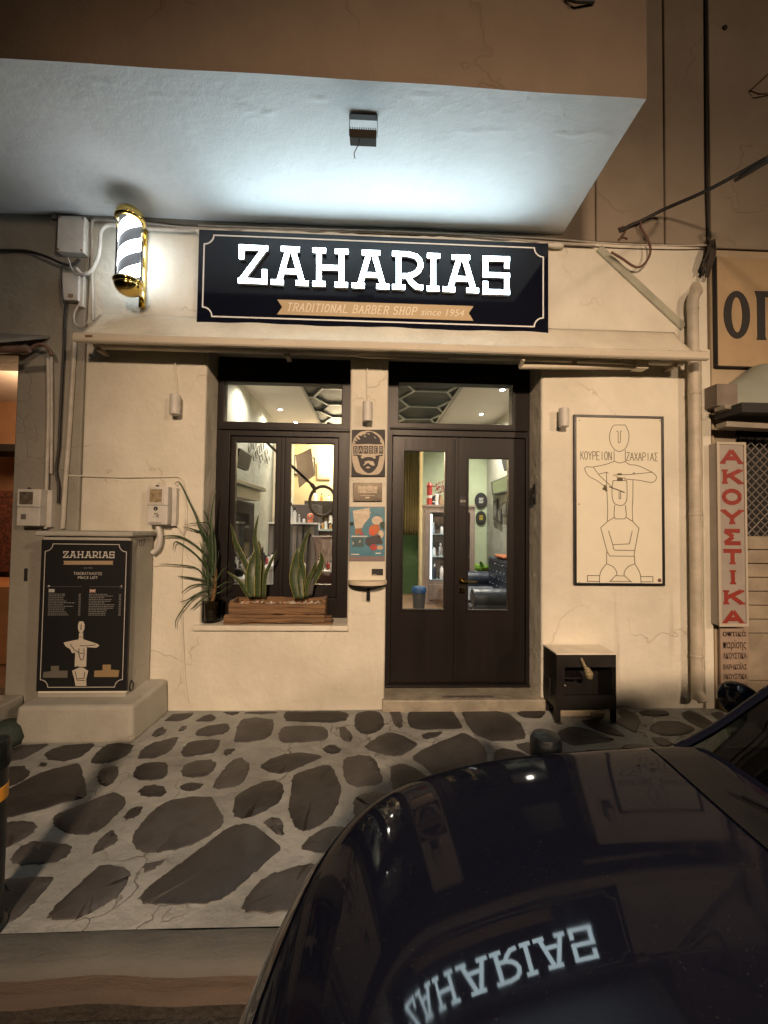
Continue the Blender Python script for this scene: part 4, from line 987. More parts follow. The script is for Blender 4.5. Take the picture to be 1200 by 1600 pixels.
# wall downlights (unlit)
for i, (px_, y0_, y1_, wire, lab) in enumerate([(274, 617, 648, 560, 'small white cylinder wall lamp left of the window, hung on a thin conduit'), (574.5, 628, 659, 568, 'small white cylinder wall lamp on the pier between window and door'), (881, 638, 667, None, 'small white cylinder wall lamp beside the framed drawing')]):
    Y_ = -.07; z1_, z0_ = at(px_, y0_, Y_).z, at(px_, y1_, Y_).z; x_ = at(px_, y0_, Y_).x
    t = thing('wall_lamp', lab, 'wall lamp', (x_, 0, z0_), 'white cylinder wall lamps')
    MB().lathe([(.033, z0_), (.040, z0_+.002), (.040, z1_-.004), (.036, z1_)], (x_, Y_, 0), 'Z', 22).build('shade', M_WHITE, t, smooth=True)
    MB().lathe([(.001, z0_+.0005), (.032, z0_+.0005)], (x_, Y_, 0), 'Z', 18).build('lens', mat('dull_lens', (.12, .09, .07), .3), t)
    MB().box(x_-.02, x_+.02, Y_+.03, -.001, (z0_+z1_)/2-.02, (z0_+z1_)/2+.02).build('wall_plate', M_WHITE, t)
    if wire: MB().tube([(x_-.002, -.012, z1_-.03), at(px_-1, wire, -.012)], .006, 6).build('conduit', M_CREAM, t, smooth=True)

# things on the pier between window and door
def PP(c): p_ = at(540+c[0]/16, 660+c[1]/16, -.02); return (p_.x, p_.z)
t = thing('barber_plaque', 'square black plaque of a bearded man whose eyes are the word BARBER', 'plaque', (PP((560, 0))[0], 0, PP((560, 1345))[1]))
M_PLC = mat('plaque_cream', (.58, .50, .39), .7, var=.2, vscale=20); M_PLB = mat('plaque_black', (.014, .012, .014), .6)
MB().poly([PP(c) for c in ((155, 185), (990, 180), (990, 1345), (140, 1350))], -.02, -.001).build('board', M_PLB, t)
MB().poly(chaikin([PP(c) for c in ((370,235),(560,205),(740,240),(880,340),(960,480),(978,700),(970,950),(920,1180),(820,1300),(600,1315),(400,1300),(260,1240),(200,1100),(165,950),(158,550),(220,370))], 1), -.0225, -.0201).build('ground_oval', M_PLC, t)
MB().poly([PP(c) for c in ((185,548),(260,520),(205,455),(300,478),(232,360),(340,440),(370,425),(310,330),(400,340),(420,305),(510,300),(500,262),(560,240),(640,238),(720,280),(800,340),(860,410),(870,500),(930,550),(760,550),(560,540),(380,545))], -.0245, -.0226).build('hair', M_PLB, t)
MB().poly([PP(c) for c in ((185,805),(300,805),(420,832),(375,860),(400,905),(440,905),(470,880),(560,865),(660,872),(700,905),(740,905),(765,860),(710,842),(800,825),(940,805),(930,835),(850,850),(800,1090),(720,1200),(640,1260),(560,1275),(460,1220),(370,1110),(310,900),(290,840),(190,830))], -.0245, -.0226).build('beard', M_PLB, t)
bb = MB()
for x0_, x1_ in ((190, 300), (322, 428), (448, 562), (580, 688), (708, 802), (832, 940)): bb.poly([PP(c) for c in ((x0_, 592), (x1_, 592), (x1_, 782), (x0_, 782))], -.0245, -.0226)
bb.build('letter_blocks', M_PLB, t)
bb = MB()
for ch, x0_, x1_ in zip('BARBER', (212, 340, 470, 602, 728, 850), (280, 410, 542, 668, 786, 922)):
    a_ = PP((x0_, 750)); c_ = PP((x1_, 625)); strokes(bb, ch, a_[0], a_[1], c_[0]-a_[0], c_[1]-a_[1], 0, .0045, -.0246)
bb.build('lettering', M_PLC, t)
bb = MB().poly([PP(c) for c in ((465,985),(560,958),(690,975),(720,1040),(735,1075),(680,1090),(620,1060),(560,1010),(520,1040),(440,1090),(450,1050),(490,1020))], -.026, -.0246)
bb.poly([PP(c) for c in ((500,1130),(560,1100),(620,1125),(600,1150),(530,1150))], -.026, -.0246); bb.poly([PP(c) for c in ((520, 285), (590, 275), (610, 310), (560, 300))], -.026, -.0246); bb.poly([PP(c) for c in ((440, 330), (500, 345), (520, 375), (460, 355))], -.026, -.0246); bb.poly([PP(c) for c in ((700, 345), (735, 370), (765, 410), (730, 395))], -.026, -.0246)
bb.build('highlights', M_PLC, t)
def PQ(c): p_ = at(540+c[0]/9.414, 740+c[1]/9.414, -.02); return (p_.x, p_.z)
def quad(mb, x0_, y0_, x1_, y1_, ya, yb): mb.poly([PQ(c) for c in ((x0_, y0_), (x1_, y0_), (x1_, y1_), (x0_, y1_))], ya, yb); return mb
t = thing('metal_plaque', 'small brushed metal plaque with a barcode logo between the bearded plaque and the poster', 'plaque', (PQ((330, 0))[0], 0, PQ((330, 405))[1]))
quad(MB(), 112, 135, 535, 408, -.022, -.001).build('plate', mat('brushed_dark_metal', (.10, .085, .065), .3, metal=.8, var=.5, vscale=9), t, bevel=.003)
bb = MB(); rr = random.Random(12); x_ = 190
while x_ < 462:
    w_ = rr.choice([4, 6, 9, 13]); quad(bb, x_, 178+rr.choice([0, 0, 10]), x_+w_, 238, -.0232, -.0221); x_ += w_+rr.choice([4, 7, 10])
M_PALE = mat('pale_engraving', (.62, .54, .42), .5)
bb.build('barcode', M_PALE, t)
a_, c_ = PQ((190, 282)), PQ((462, 244)); text('HAIR-CODE', a_[0], a_[1], c_[1]-a_[1], -.0232, M_PALE, t, w=c_[0]-a_[0], bold=.02)
bb = MB(); quad(bb, 218, 322, 430, 328, -.0232, -.0221); quad(bb, 290, 345, 355, 362, -.0232, -.0221); bb.build('small_print', M_PALE, t)
t = thing('cocktail_poster', 'blue drinks poster with oranges and a white glass shape taped to the pier', 'poster', (PQ((310, 0))[0], 0, PQ((310, 1285))[1]))
quad(MB(), 45, 485, 580, 1288, -.010, -.001).build('backing', mat('poster_edge', (.20, .15, .15), .6), t)
quad(MB(), 58, 495, 578, 1215, -.0115, -.0101).build('print', mat('poster_teal', (.07, .22, .30), .35, var=.25, vscale=14), t)
bb = MB(); P_ = lambda pts, mi=0, k=0: bb.poly([PQ(c) for c in pts], -.0125-.0003*k, -.0116, mi)
MBs = []
def patch(nm, pts, col, k=0, ch=1):
    q = MB(); q.poly(chaikin([PQ(c) for c in pts], ch) if ch else [PQ(c) for c in pts], -.0125-.0004*k, -.0116); q.build(nm, mat('print_'+nm, col, .5, var=.25, vscale=40), t)
def circ(cx_, cy_, rx_, ry_, n_=14): return [(cx_+rx_*math.cos(2*math.pi*k/n_), cy_+ry_*math.sin(2*math.pi*k/n_)) for k in range(n_)]
patch('glass_shape', [(105, 545), (355, 500), (355, 640), (265, 750), (245, 800), (140, 810)], (.60, .52, .40), 1, 0)
patch('glass_foot', [(140, 812), (240, 806), (235, 860), (190, 890), (140, 905)], (.38, .14, .04), 1)
patch('foam', circ(465, 690, 80, 65), (.62, .52, .40), 1)
patch('foliage', [(500, 720), (575, 700), (575, 830), (520, 800)], (.02, .05, .03), 2)
patch('orange_fruit', [(345, 800), (390, 755), (470, 745), (505, 790), (495, 850), (450, 900), (400, 920), (345, 890)], (.55, .14, .03), 2)
patch('orange_slice', circ(390, 865, 48, 48), (.62, .10, .03), 3)
patch('cream_flower', circ(520, 890, 42, 60), (.60, .50, .38), 3)
patch('dark_fruit', [(290, 950), (400, 920), (500, 900), (555, 1035), (440, 1040), (340, 1080), (290, 1030)], (.05, .045, .05), 3)
patch('red_fruit', circ(412, 1085, 55, 48, 11), (.42, .05, .04), 4)
patch('pale_fruit', circ(505, 1090, 50, 35), (.55, .38, .26), 3)
patch('red_berry', circ(235, 885, 30, 22, 9), (.45, .05, .08), 2)
patch('offer_box', [(95, 940), (270, 940), (270, 1080), (95, 1080)], (.05, .11, .12), 1, 0)
M_PW = mat('print_white', (.68, .62, .52), .5)
a_ = PQ((98, 1040)); text('5', a_[0], a_[1], .020, -.0134, M_PW, t, bold=.03)
a_ = PQ((200, 1010)); text(',0', a_[0]-.004, a_[1], .016, -.0134, M_PW, t, bold=.02)
for ch, x_, y_ in (('P', 400, 590), ('A', 440, 600), ('R', 480, 625), ('T', 505, 655), ('Y', 515, 690)):
    a_ = PQ((x_, y_)); text(ch, a_[0], a_[1], .010, -.0140, M_BLACKM, t, bold=.03)
a_ = PQ((362, 585)); text('S', a_[0], a_[1], .012, -.0134, M_PW, t, bold=.02)
bb = MB(); quad(bb, 85, 915, 320, 930, -.0134, -.0126); quad(bb, 80, 1182, 200, 1196, -.0134, -.0126); quad(bb, 440, 1165, 520, 1180, -.0134, -.0126); quad(bb, 120, 560, 335, 566, -.0136, -.013); quad(bb, 120, 575, 320, 583, -.0136, -.013)
bb.build('small_print', M_PW, t)
quad(MB(), 62, 715, 115, 765, -.0134, -.0116).build('dark_stamp', M_BLACKM, t)
t = thing('number_sticker', 'small black sticker with pale mark above the wall ledge', 'sticker', (PQ((470, 0))[0], 0, PQ((470, 1500))[1]))
quad(MB(), 385, 1405, 552, 1500, -.006, -.0005).build('backing', M_BLACKM, t)
a_ = PQ((405, 1495)); text('in', a_[0], a_[1], .0095, -.0068, M_PW, t, w=.026, bold=.01)
b = MB(); 
a0, a1 = at(543, 914, -.06), at(605, 914, -.06)
t = thing('wall_ledge', 'small cream half-round shelf on the pier below the poster', 'shelf', ((a0.x+a1.x)/2, 0, a0.z))
n_ = 20; cxx = (a0.x+a1.x)/2; rx_ = (a1.x-a0.x)/2
top = [(cxx+rx_*math.cos(math.pi*k/n_), -.001-.13*math.sin(math.pi*k/n_)) for k in range(n_+1)]
def slabpoly(mb, pts, z0, z1):
    k = len(pts); mb.add([(x_, y_, z0) for x_, y_ in pts]+[(x_, y_, z1) for x_, y_ in pts], [tuple(range(k)), tuple(range(2*k-1, k-1, -1))]+[(i, i+k, (i+1) % k+k, (i+1) % k) for i in range(k)])
    return mb
slabpoly(MB(), top, a0.z+.002, a0.z+.034).build('top', mat('ledge_cream', (.60, .52, .40), .5), t, bevel=.003)
slabpoly(MB(), [(cxx+(x_-cxx)*.97, y_*.97) for x_, y_ in top], a0.z-.014, a0.z+.0015).build('under_board', M_DARKWOOD, t)
MB().box(cxx-.012+.005, cxx+.018+.005, -.05, -.001, a0.z-.125, a0.z-.0145).build('support', M_DARKWOOD, t, bevel=.002)
# intercom on the door reveal
ic = at(837, 772, .11)
b = MB().box(DX1-.022, DX1-.0005, .09, .13, ic.z-.085, ic.z+.085); t = thing('intercom', 'slim black intercom on the right reveal of the door', 'intercom', (DX1, .11, ic.z-.085))
b.build('body', M_BLACK, t, bevel=.01); MB().box(DX1-.025, DX1-.0225, .095, .125, ic.z-.03, ic.z+.0).build('button_plate', M_STEEL, t)
# slot in the far-left pier
r = rect_at(38, 888, 43, 908, -.013); tag(MB().box(r[0], r[1], -.016, -.0125, r[2], r[3]).build('slot_cover', M_BLACKM, origin=(r[0], -.013, r[2])), 'tiny dark slot in the far-left pier left of the menu board', 'slot')

# framed drawing
fy = -.025
fr_ = rect_at(897.5, 649, 1038.5, 915, fy)
t = thing('framed_drawing', 'tall black-framed line drawing of two carved figures, one cutting the other\'s hair', 'picture', ((fr_[0]+fr_[1])/2, 0, fr_[2]))
MB().slab(fr_[0], fr_[1], fr_[2], fr_[3], [(fr_[0]+.020, fr_[1]-.020, fr_[2]+.020, fr_[3]-.020)], fy, -.001).build('frame', M_BLACK, t, bevel=.002)
MB().box(fr_[0]+.019, fr_[1]-.019, fy+.007, -.002, fr_[2]+.019, fr_[3]-.019).build('board', mat('drawing_board', (.74, .71, .58), .6, var=.06, vscale=5), t)
fly = fy+.007
dr_ = MB(); kk = 0
def DL(pts, th=.0052, smooth=True):
    global kk
    q = [at(890+c[0]/5.519, 640+c[1]/5.519, fly) for c in pts]
    q = [(p.x, p.z) for p in q]
    if smooth and len(q) > 2:
        q = [(v_.x, v_.z) for v_ in curve([(a_, 0, b_) for a_, b_ in q], 3)]
    dr_.ribbon(q, th, fly-.0006-.00003*kk, fly-.0002); kk += 1
DL([(378,138),(392,133),(470,133),(482,138),(505,185),(512,225),(505,280),(480,335),(430,362),(385,340),(352,290),(345,220),(360,165),(378,138)])
DL([(402,185),(418,190),(419,280),(428,288),(438,280),(438,190),(450,184)], smooth=False)
DL([(383,350),(384,445),(430,462),(480,448),(480,345)], smooth=False)
DL([(384,445),(320,470),(200,495),(150,493),(130,513),(165,575),(235,612),(305,665)])
DL([(205,498),(260,570),(330,635),(375,680)]); DL([(255,555),(300,545),(318,540),(335,552)])
DL([(480,448),(520,475),(585,482),(710,540),(748,580),(735,615),(700,628),(600,610),(470,598)])
DL([(375,570),(400,562),(480,562),(560,556),(710,540)]); DL([(395,578),(440,588),(480,590)]); DL([(545,560),(552,545),(565,552)])
DL([(318,542),(320,680),(328,850),(325,960)]); DL([(546,605),(545,760),(540,860),(545,965)])
DL([(374,618),(385,612),(480,612),(492,622),(495,690),(492,780),(465,820),(430,826),(390,812),(370,770),(365,690),(374,618)])
DL([(426,705),(426,768),(440,768),(440,705)], smooth=False)
DL([(340,665),(375,678),(475,715)], .009); DL([(285,680),(320,690)], .02); DL([(300,650),(318,705)], .018); DL([(412,558),(450,556)], .016); DL([(408,603),(458,603)], .026)
DL([(389,822),(385,930),(432,942),(486,930),(480,822)])
DL([(385,930),(330,962),(268,1018),(322,1222),(345,1262),(555,1265),(562,1210),(598,1022),(545,965),(488,930)], smooth=False)
DL([(335,1045),(372,1165),(378,1200),(392,1212),(562,1215)], smooth=False); DL([(540,1045),(515,1158),(372,1165)], smooth=False)
DL([(320,1225),(318,1330)]); DL([(559,1265),(562,1330)])
DL([(318,1330),(375,1355),(405,1400),(405,1430)]); DL([(318,1330),(275,1385),(258,1440),(258,1500)])
DL([(562,1330),(505,1355),(472,1400),(470,1430)]); DL([(562,1330),(600,1395),(612,1440),(616,1500)])
DL([(345,1485),(395,1432),(475,1435),(535,1490)], smooth=False); DL([(355,1480),(530,1482)])
DL([(260,1432),(155,1430),(152,1480),(258,1482)], smooth=False); DL([(612,1440),(718,1440),(718,1485),(615,1485)], smooth=False)
dr_.build('line_drawing', M_LINE, t)
b = MB(); a_ = at(890+92/5.519, 640+430/5.519, fly); c_ = at(890+368/5.519, 640+365/5.519, fly)
cw = (c_.x-a_.x)/8; strokes(b, 'KOYPEION', a_.x, a_.z, cw*.86, c_.z-a_.z, cw*.14, .005, fly-.0002)
a_ = at(890+488/5.519, 640+438/5.519, fly); c_ = at(890+765/5.519, 640+375/5.519, fly)
cw = (c_.x-a_.x)/8; strokes(b, 'ZAXAPIAΣ', a_.x, a_.z, cw*.84, c_.z-a_.z, cw*.16, .005, fly-.0002)
b.build('lettering', M_LINE, t)
a_ = at(890+775/5.519, 640+1472/5.519, fly); MB().lathe([(.016, 0), (.016, .001)], (a_.x, fly-.0002, a_.z), 'Y', 14).build('stamp', mat('stamp_red', (.16, .09, .07), .8), t)
sc = MB()
for u_, v_ in ((85, 95), (780, 97), (83, 1487), (82, 815)):
    a_ = at(890+u_/5.519, 640+v_/5.519, fly); sc.lathe([(.005, 0), (.004, .002)], (a_.x, fly-.0002, a_.z), 'Y', 8)
sc.build('nails', M_BLACKM, t)

# floodlight under the canopy
fp = atz(568, 182, SOFZ-.004)
t = thing('floodlight', 'small dead floodlight hanging under the canopy by a U bracket, wire dangling', 'floodlight', tuple(fp))
w2 = .082; dz = .115
br_ = MB().box(fp.x-w2, fp.x+w2, fp.y-.016, fp.y+.016, fp.z-.006, fp.z).box(fp.x-w2-.003, fp.x-w2, fp.y-.010, fp.y+.010, fp.z-dz, fp.z-.0005).box(fp.x+w2, fp.x+w2+.003, fp.y-.010, fp.y+.010, fp.z-dz, fp.z-.0005)
br_.build('bracket', M_BLACKM, t)
hb = MB()
ca, sa = math.cos(.35), math.sin(.35)
for k in range(15):
    x_ = fp.x-w2+.008+k*(2*w2-.016)/14; hb.obox((x_, fp.y+.004, fp.z-dz+.006), (1, 0, 0), (0, ca, sa), (0, -sa, ca), .002, .035, .020)
hb.obox((fp.x, fp.y-.004, fp.z-dz-.022), (1, 0, 0), (0, ca, sa), (0, -sa, ca), w2-.003, .045, .020)
hb.build('housing', mat('dusty_black_metal', (.022, .019, .014), .8, spec=.1), t, bevel=.002)
MB().tube(curve([(fp.x-.02, fp.y-.01, fp.z-dz-.03), (fp.x-.028, fp.y-.02, fp.z-dz-.08), (fp.x-.05, fp.y-.03, fp.z-dz-.14), (fp.x-.048, fp.y-.03, fp.z-dz-.165)], 5), .003, 6).tube([(fp.x-.048, fp.y-.03, fp.z-dz-.165), (fp.x-.043, fp.y-.03, fp.z-dz-.175)], .0015, 5).tube([(fp.x-.048, fp.y-.03, fp.z-dz-.165), (fp.x-.052, fp.y-.032, fp.z-dz-.177)], .0015, 5).build('wire', M_CABLE, t)
# ================================================================== PLANTS AND THINGS ON THE SILL
def leafmat(name, c, edge=None, rough=.45):
    m = mat(name, c, rough, var=.35, vscale=14, stretch=(1, 1, .4)); return m
M_LEAF = leafmat('palm_leaf', (.035, .065, .022)); M_SNAKE = mat('snake_leaf', (.050, .080, .028), .4, var=.6, vscale=22, stretch=(.6, .6, 2.2))
M_SEDGE = mat('snake_leaf_margin', (.30, .27, .07), .45); M_SNAKED = mat('snake_leaf_dark', (.035, .035, .032), .45, var=.4, vscale=20)
def blade(path, w, curl=.25, base=.5, mats=0, edge=0.0):
    """leaf along a 3-D path, folded slightly, with thickness; returns MB"""
    P = curve(path, 5); n = len(P); b = MB(); v = []; cols = 5
    side = Vector((1, 0, 0))
    for i, p in enumerate(P):
        t = (P[min(i+1, n-1)]-P[max(i-1, 0)]).normalized(); s = i/(n-1)
        ww = w*(base+(1-base)*min(1, s*3))*(1-s**3.2)*.5+.0006
        u = t.cross(Vector((0, 1, 0))); u = u.normalized() if u.length > .05 else side
        nn = u.cross(t).normalized()
        for k, q in enumerate((-1, -.84, 0, .84, 1)):
            v.append(p+u*ww*q+nn*(abs(q)**1.5)*ww*curl)
    f = []; mi = []
    for i in range(n-1):
        for k in range(cols-1): f.append((i*cols+k, i*cols+k+1, (i+1)*cols+k+1, (i+1)*cols+k)); mi.append(1 if edge and k in (0, 3) else 0)
    b.v = [tuple(q) for q in v]; b.f = f; b.mi = mi
    return b
def build_leaf(b, mats, parent, th=.002):
    o = b.build('leaf', mats, parent, smooth='all'); s = o.modifiers.new('s', 'SOLIDIFY'); s.thickness = th; s.offset = 0
    return o
G1 = lambda c: (250+c[0]/6.153, 740+c[1]/6.153)
def Yp(px, y_in=.11): return y_in if px > 338 else (-.05 if px < 312 else -.05+(y_in+.05)*(px-312)/26)
vb = at(330, 973, .10)
t = thing('potted_palm', 'spiky thin-leaved plant in a clear vase at the left end of the window sill', 'plant', (vb.x, .10, WZ0+.005))
vz1 = at(330, 936, .10).z
gl = MB().lathe([(.075, WZ0+.006), (.080, WZ0+.012), (.083, vz1-.02), (.080, vz1), (.076, vz1), (.078, vz1-.02), (.075, WZ0+.02), (.001, WZ0+.018)], (vb.x, .10, 0), 'Z', 26)
gl.build('vase', glass_mat('cloudy_vase', (.62, .62, .56), 1.3, .08), t, smooth=True)
MB().lathe([(.072, WZ0+.022), (.074, vz1-.05), (.06, vz1-.035), (.001, vz1-.03)], (vb.x, .10, 0), 'Z', 20).build('soil', mat('vase_soil', (.15, .11, .08), .9, bump=1, bscale=60, var=.6, vscale=30), t, smooth=True)
MB().tube(curve([(vb.x, .10, vz1-.04), at(335, 920, .10), at(336, 890, .10), at(332, 860, .10)], 4), [.018]*5+[.016]*4+[.013]*4, 9).build('stem', mat('palm_stem', (.22, .13, .05), .7, bump=.8, bscale=40, stretch=(1, 1, 4), var=.5, vscale=20), t, smooth='all')
for pts, w in [
 ([(500,900),(470,740),(400,580),(350,420),(290,290),(190,90),(140,100)], .020), ([(500,1000),(500,830),(495,700),(490,500),(510,300),(540,150)], .030), ([(510,1000),(520,850),(520,640),(500,520)], .035),
 ([(490,780),(430,600),(330,540),(220,512)], .014), ([(500,1000),(470,840),(350,700),(200,610),(60,600),(15,612)], .016), ([(490,1050),(450,930),(380,820),(270,720),(150,655),(125,740)], .016),
 ([(490,1080),(400,960),(350,910),(250,885),(60,870),(-10,872)], .010), ([(480,1060),(390,1020),(250,995),(160,985)], .013), ([(480,1080),(370,1065),(280,1090),(205,1150)], .012),
 ([(480,1100),(350,1160),(270,1210),(190,1235)], .010), ([(490,1120),(370,1160),(290,1220),(200,1330),(150,1420),(150,1490)], .010), ([(490,1160),(380,1230),(330,1280),(290,1310)], .012),
 ([(500,700),(470,500),(400,470),(240,490)], .010), ([(490,560),(450,420),(420,350)], .010), ([(520,1050),(550,1010),(600,930),(680,870)], .008), ([(520,900),(550,830),(567,740)], .010),
 ([(520,1100),(560,1090),(620,1050),(700,1035)], .008), ([(520,1150),(560,1150),(640,1100),(690,1080)], .008), ([(450,1150),(455,950),(420,800),(440,640)], .020), ([(470,1180),(440,1020),(400,900)], .016), ([(510,1100),(450,900),(380,640)], .012), ([(480,760),(455,600),(380,470)], .014)]:
    q = [G1(c) for c in pts]; r_ = random.Random(int(pts[0][0]*7+pts[-1][1]))
    dy_ = r_.uniform(-.05, .04)
    P = [at(px_, py_, Yp(px_, .10+dy_)) for px_, py_ in q]
    build_leaf(blade(P, w, .35), M_LEAF, t, .0015)
G2 = lambda c: (355+c[0]/6.316, 680+c[1]/6.316)
for lab, items in [('clump of tall yellow-edged snake plant leaves in the left half of the wooden trough', [
   ([(235,1600),(225,1420),(250,1280),(300,1150),(312,1040)], 95, 0), ([(300,1600),(300,1400),(295,1200),(268,1000),(305,785)], 62, 0), ([(345,1600),(350,1400),(340,1250),(315,1060)], 60, 0), ([(250,1600),(205,1330),(140,1170),(85,1060),(50,970),(38,870)], 52, 0),
   ([(225,1600),(180,1520),(120,1440),(-10,1345)], 55, 0), ([(365,1600),(378,1400),(430,1270),(488,1130)], 38, 0), ([(270,1600),(275,1420),(255,1300),(240,1210)], 50, 0), ([(330,1600),(335,1420),(360,1300),(352,1180)], 34, 0), ([(210,1600),(190,1480),(175,1380),(130,1290)], 30, 0), ([(320,1600),(322,1380),(330,1200),(345,1100)], 40, 1)]),
  ('broad snake plant clump with one dark leaf in the right half of the wooden trough', [
   ([(695,1610),(660,1440),(665,1290),(715,1150),(745,1090)], 100, 0), ([(720,1610),(745,1380),(735,1220),(765,1050),(832,905)], 58, 0), ([(800,1590),(812,1400),(840,1200),(825,1060),(818,960)], 105, 1), ([(765,1610),(840,1450),(905,1320),(935,1230),(925,1150)], 70, 0), ([(735,1610),(720,1420),(735,1300),(745,1190)], 60, 0), ([(780,1600),(800,1440),(850,1330),(870,1240)], 40, 0), ([(700,1600),(680,1480),(640,1400),(625,1330)], 34, 0)])]:
    b0 = at(*G2((items[0][0][0][0]+60, 1600)), .10)
    t = thing('snake_plant', lab, 'plant', (b0.x, .10, b0.z), 'snake plants in the wooden trough')
    for k, (pts, wpx, dk) in enumerate(items):
        Yb = .06+.025*(k % 4)
        rj = random.Random(k*13+int(pts[-1][1])); P = [at(c[0] and G2(c)[0]+(rj.uniform(-1.6, 1.6) if i else 0), G2(c)[1], Yb+.01*i*((-1)**k)+rj.uniform(-.008, .008)) for i, c in enumerate(pts)]
        w = wpx/6.316/615*3.3
        build_leaf(blade(P, w, .25, .65, edge=0 if dk else 1), [M_SNAKED if dk else M_SNAKE, M_SEDGE], t, .003)
# wooden trough
M_ROT = mat('weathered_plank', (.26, .15, .07), .8, bump=1.2, bscale=10, stretch=(.35, 1, 4.5), var=.6, vscale=6, col2=(.09, .05, .028), fine=.5)
q0 = at(352, 973, 0.0)
tz0 = WZ0+.004
t = thing('wooden_trough', 'rough weathered plank trough on the window sill holding the snake plants', 'planter', (at(435, 970, .08).x, .08, tz0))
def plank(x0, x1, y0, y1, z0, z1, seed, nm='plank'):
    r = random.Random(seed); b = MB(); n = 16; v = []
    top = [r.uniform(-.006, .004) for _ in range(n+1)]; bot = [r.uniform(-.004, .005) for _ in range(n+1)]
    for i in range(n+1):
        x_ = x0+(x1-x0)*i/n; f_ = r.uniform(-.003, .003)
        v += [(x_, y0+f_, z0+bot[i]), (x_, y0+f_*.5, z1+top[i]), (x_, y1, z1+top[i]), (x_, y1, z0+bot[i])]
    f = [(0, 1, 2, 3), (4*n+3, 4*n+2, 4*n+1, 4*n)]
    for i in range(n):
        for k in range(4): f.append((4*i+k, 4*(i+1)+k, 4*(i+1)+(k+1) % 4, 4*i+(k+1) % 4))
    b.add(v, f); return b.build(nm, M_ROT, t, bevel=.003)
xa, xb = at(358, 950, 0).x, at(508, 950, 0).x
plank(xa-.03, xb+.0, -.02, .012, tz0+.022, tz0+.085, 1)
plank(xa-.0, xb+.0, -.015, .014, tz0+.088, tz0+.168, 2)
plank(xa-.05, xb+.05, .02, .05, tz0+.0, tz0+.07, 3)
plank(xa+.0, xb+.0, .165, .19, tz0+.02, tz0+.19, 4)
for x_, s_ in ((xa-.005, 5), (xb-.028, 6)): 
    b = MB().box(x_, x_+.03, .015, .164, tz0+.03, tz0+.205-.02*(s_ == 5)); b.build('end_board', M_ROT, t, bevel=.005)
b = MB().box(xa-.04, xa+.10, -.01, .06, tz0+.001, tz0+.02).box(xb-.10, xb+.06, .0, .12, tz0+.001, tz0+.019); b.build('foot_block', M_ROT, t, bevel=.004)
MB().box(xa+.03, xb-.03, .015, .16, tz0+.09, tz0+.135).build('soil', mat('dark_soil', (.06, .04, .025), .9), t)
pb = MB(); r_ = random.Random(6)
for k in range(230):
    c = (r_.uniform(xa+.04, xb-.04), r_.uniform(.02, .155), tz0+.137+r_.uniform(0, .022)); s_ = r_.uniform(.006, .017)
    pb.lathe([(.001, -s_*.6), (s_*.8, -s_*.3), (s_, 0), (s_*.7, s_*.4), (.001, s_*.55)], c, 'Z', 6, mi=0 if r_.random() < .7 else 1)
o = pb.build('pebbles', [mat('pale_pebble', (.50, .44, .36), .7), mat('terracotta_pebble', (.38, .17, .08), .8)], t, smooth='all', kind='stuff')

# black stand right of the door
cx0_, cx1_, cy0_ = at(848, 1060, 0).x, 0, -.235
cx1_ = at(963.5, 1060, cy0_).x; cz_ = at(915, 1021, cy0_).z
M_CAB = mat('black_cabinet', (.016, .014, .013), .45, var=.3, vscale=10)
t = thing('black_cabinet', 'low black open-fronted cabinet standing by the wall right of the door, its top coloured pale as a reflection of the wall', 'cabinet', ((cx0_+cx1_)/2, cy0_/2, 0))
MB().box(cx0_, cx1_, cy0_, -.01, cz_-.012, cz_).build('top', mat('wall_reflection_tone', (.80, .74, .62), .5, var=.2, vscale=8), t, bevel=.003)  # pale colour stands in for the wall reflected in the top
a_ = at(915, 1043, cy0_).z; b_ = at(915, 1087, cy0_).z; c_ = at(915, 1108, cy0_).z
MB().slab(cx0_+.002, cx1_-.002, c_, cz_-.0125, [(cx0_+.065, cx1_-.012, b_, a_)], cy0_+.001, cy0_+.02).build('front_frame', M_CAB, t, bevel=.002)
MB().box(cx0_+.002, cx0_+.018, cy0_+.021, -.01, c_, cz_-.0125).build('side_panel', M_CAB, t); MB().box(cx1_-.018, cx1_-.002, cy0_+.021, -.01, c_, cz_-.0125).build('side_panel', M_CAB, t)
MB().box(cx0_+.0185, cx1_-.0185, -.02, -.01, c_, cz_-.0125).box(cx0_+.0185, cx1_-.0185, cy0_+.021, -.021, c_, c_+.02).build('back_panel', M_CAB, t)
MB().box(cx0_+.0185, cx0_+.22, cy0_+.05, -.021, (a_+b_)/2+.0, (a_+b_)/2+.012).build('inner_shelf', M_CAB, t)
for x_ in (cx0_+.004, cx1_-.034):
    for y_ in (cy0_+.002, -.045): MB().box(x_, x_+.03, y_, y_+.03, 0.006, c_-.0005).build('leg', M_CAB, t)
MB().box(cx0_-.016, cx0_+.001, -.15, -.10, c_+.06, c_+.20).build('side_handle', M_CAB, t, bevel=.004)
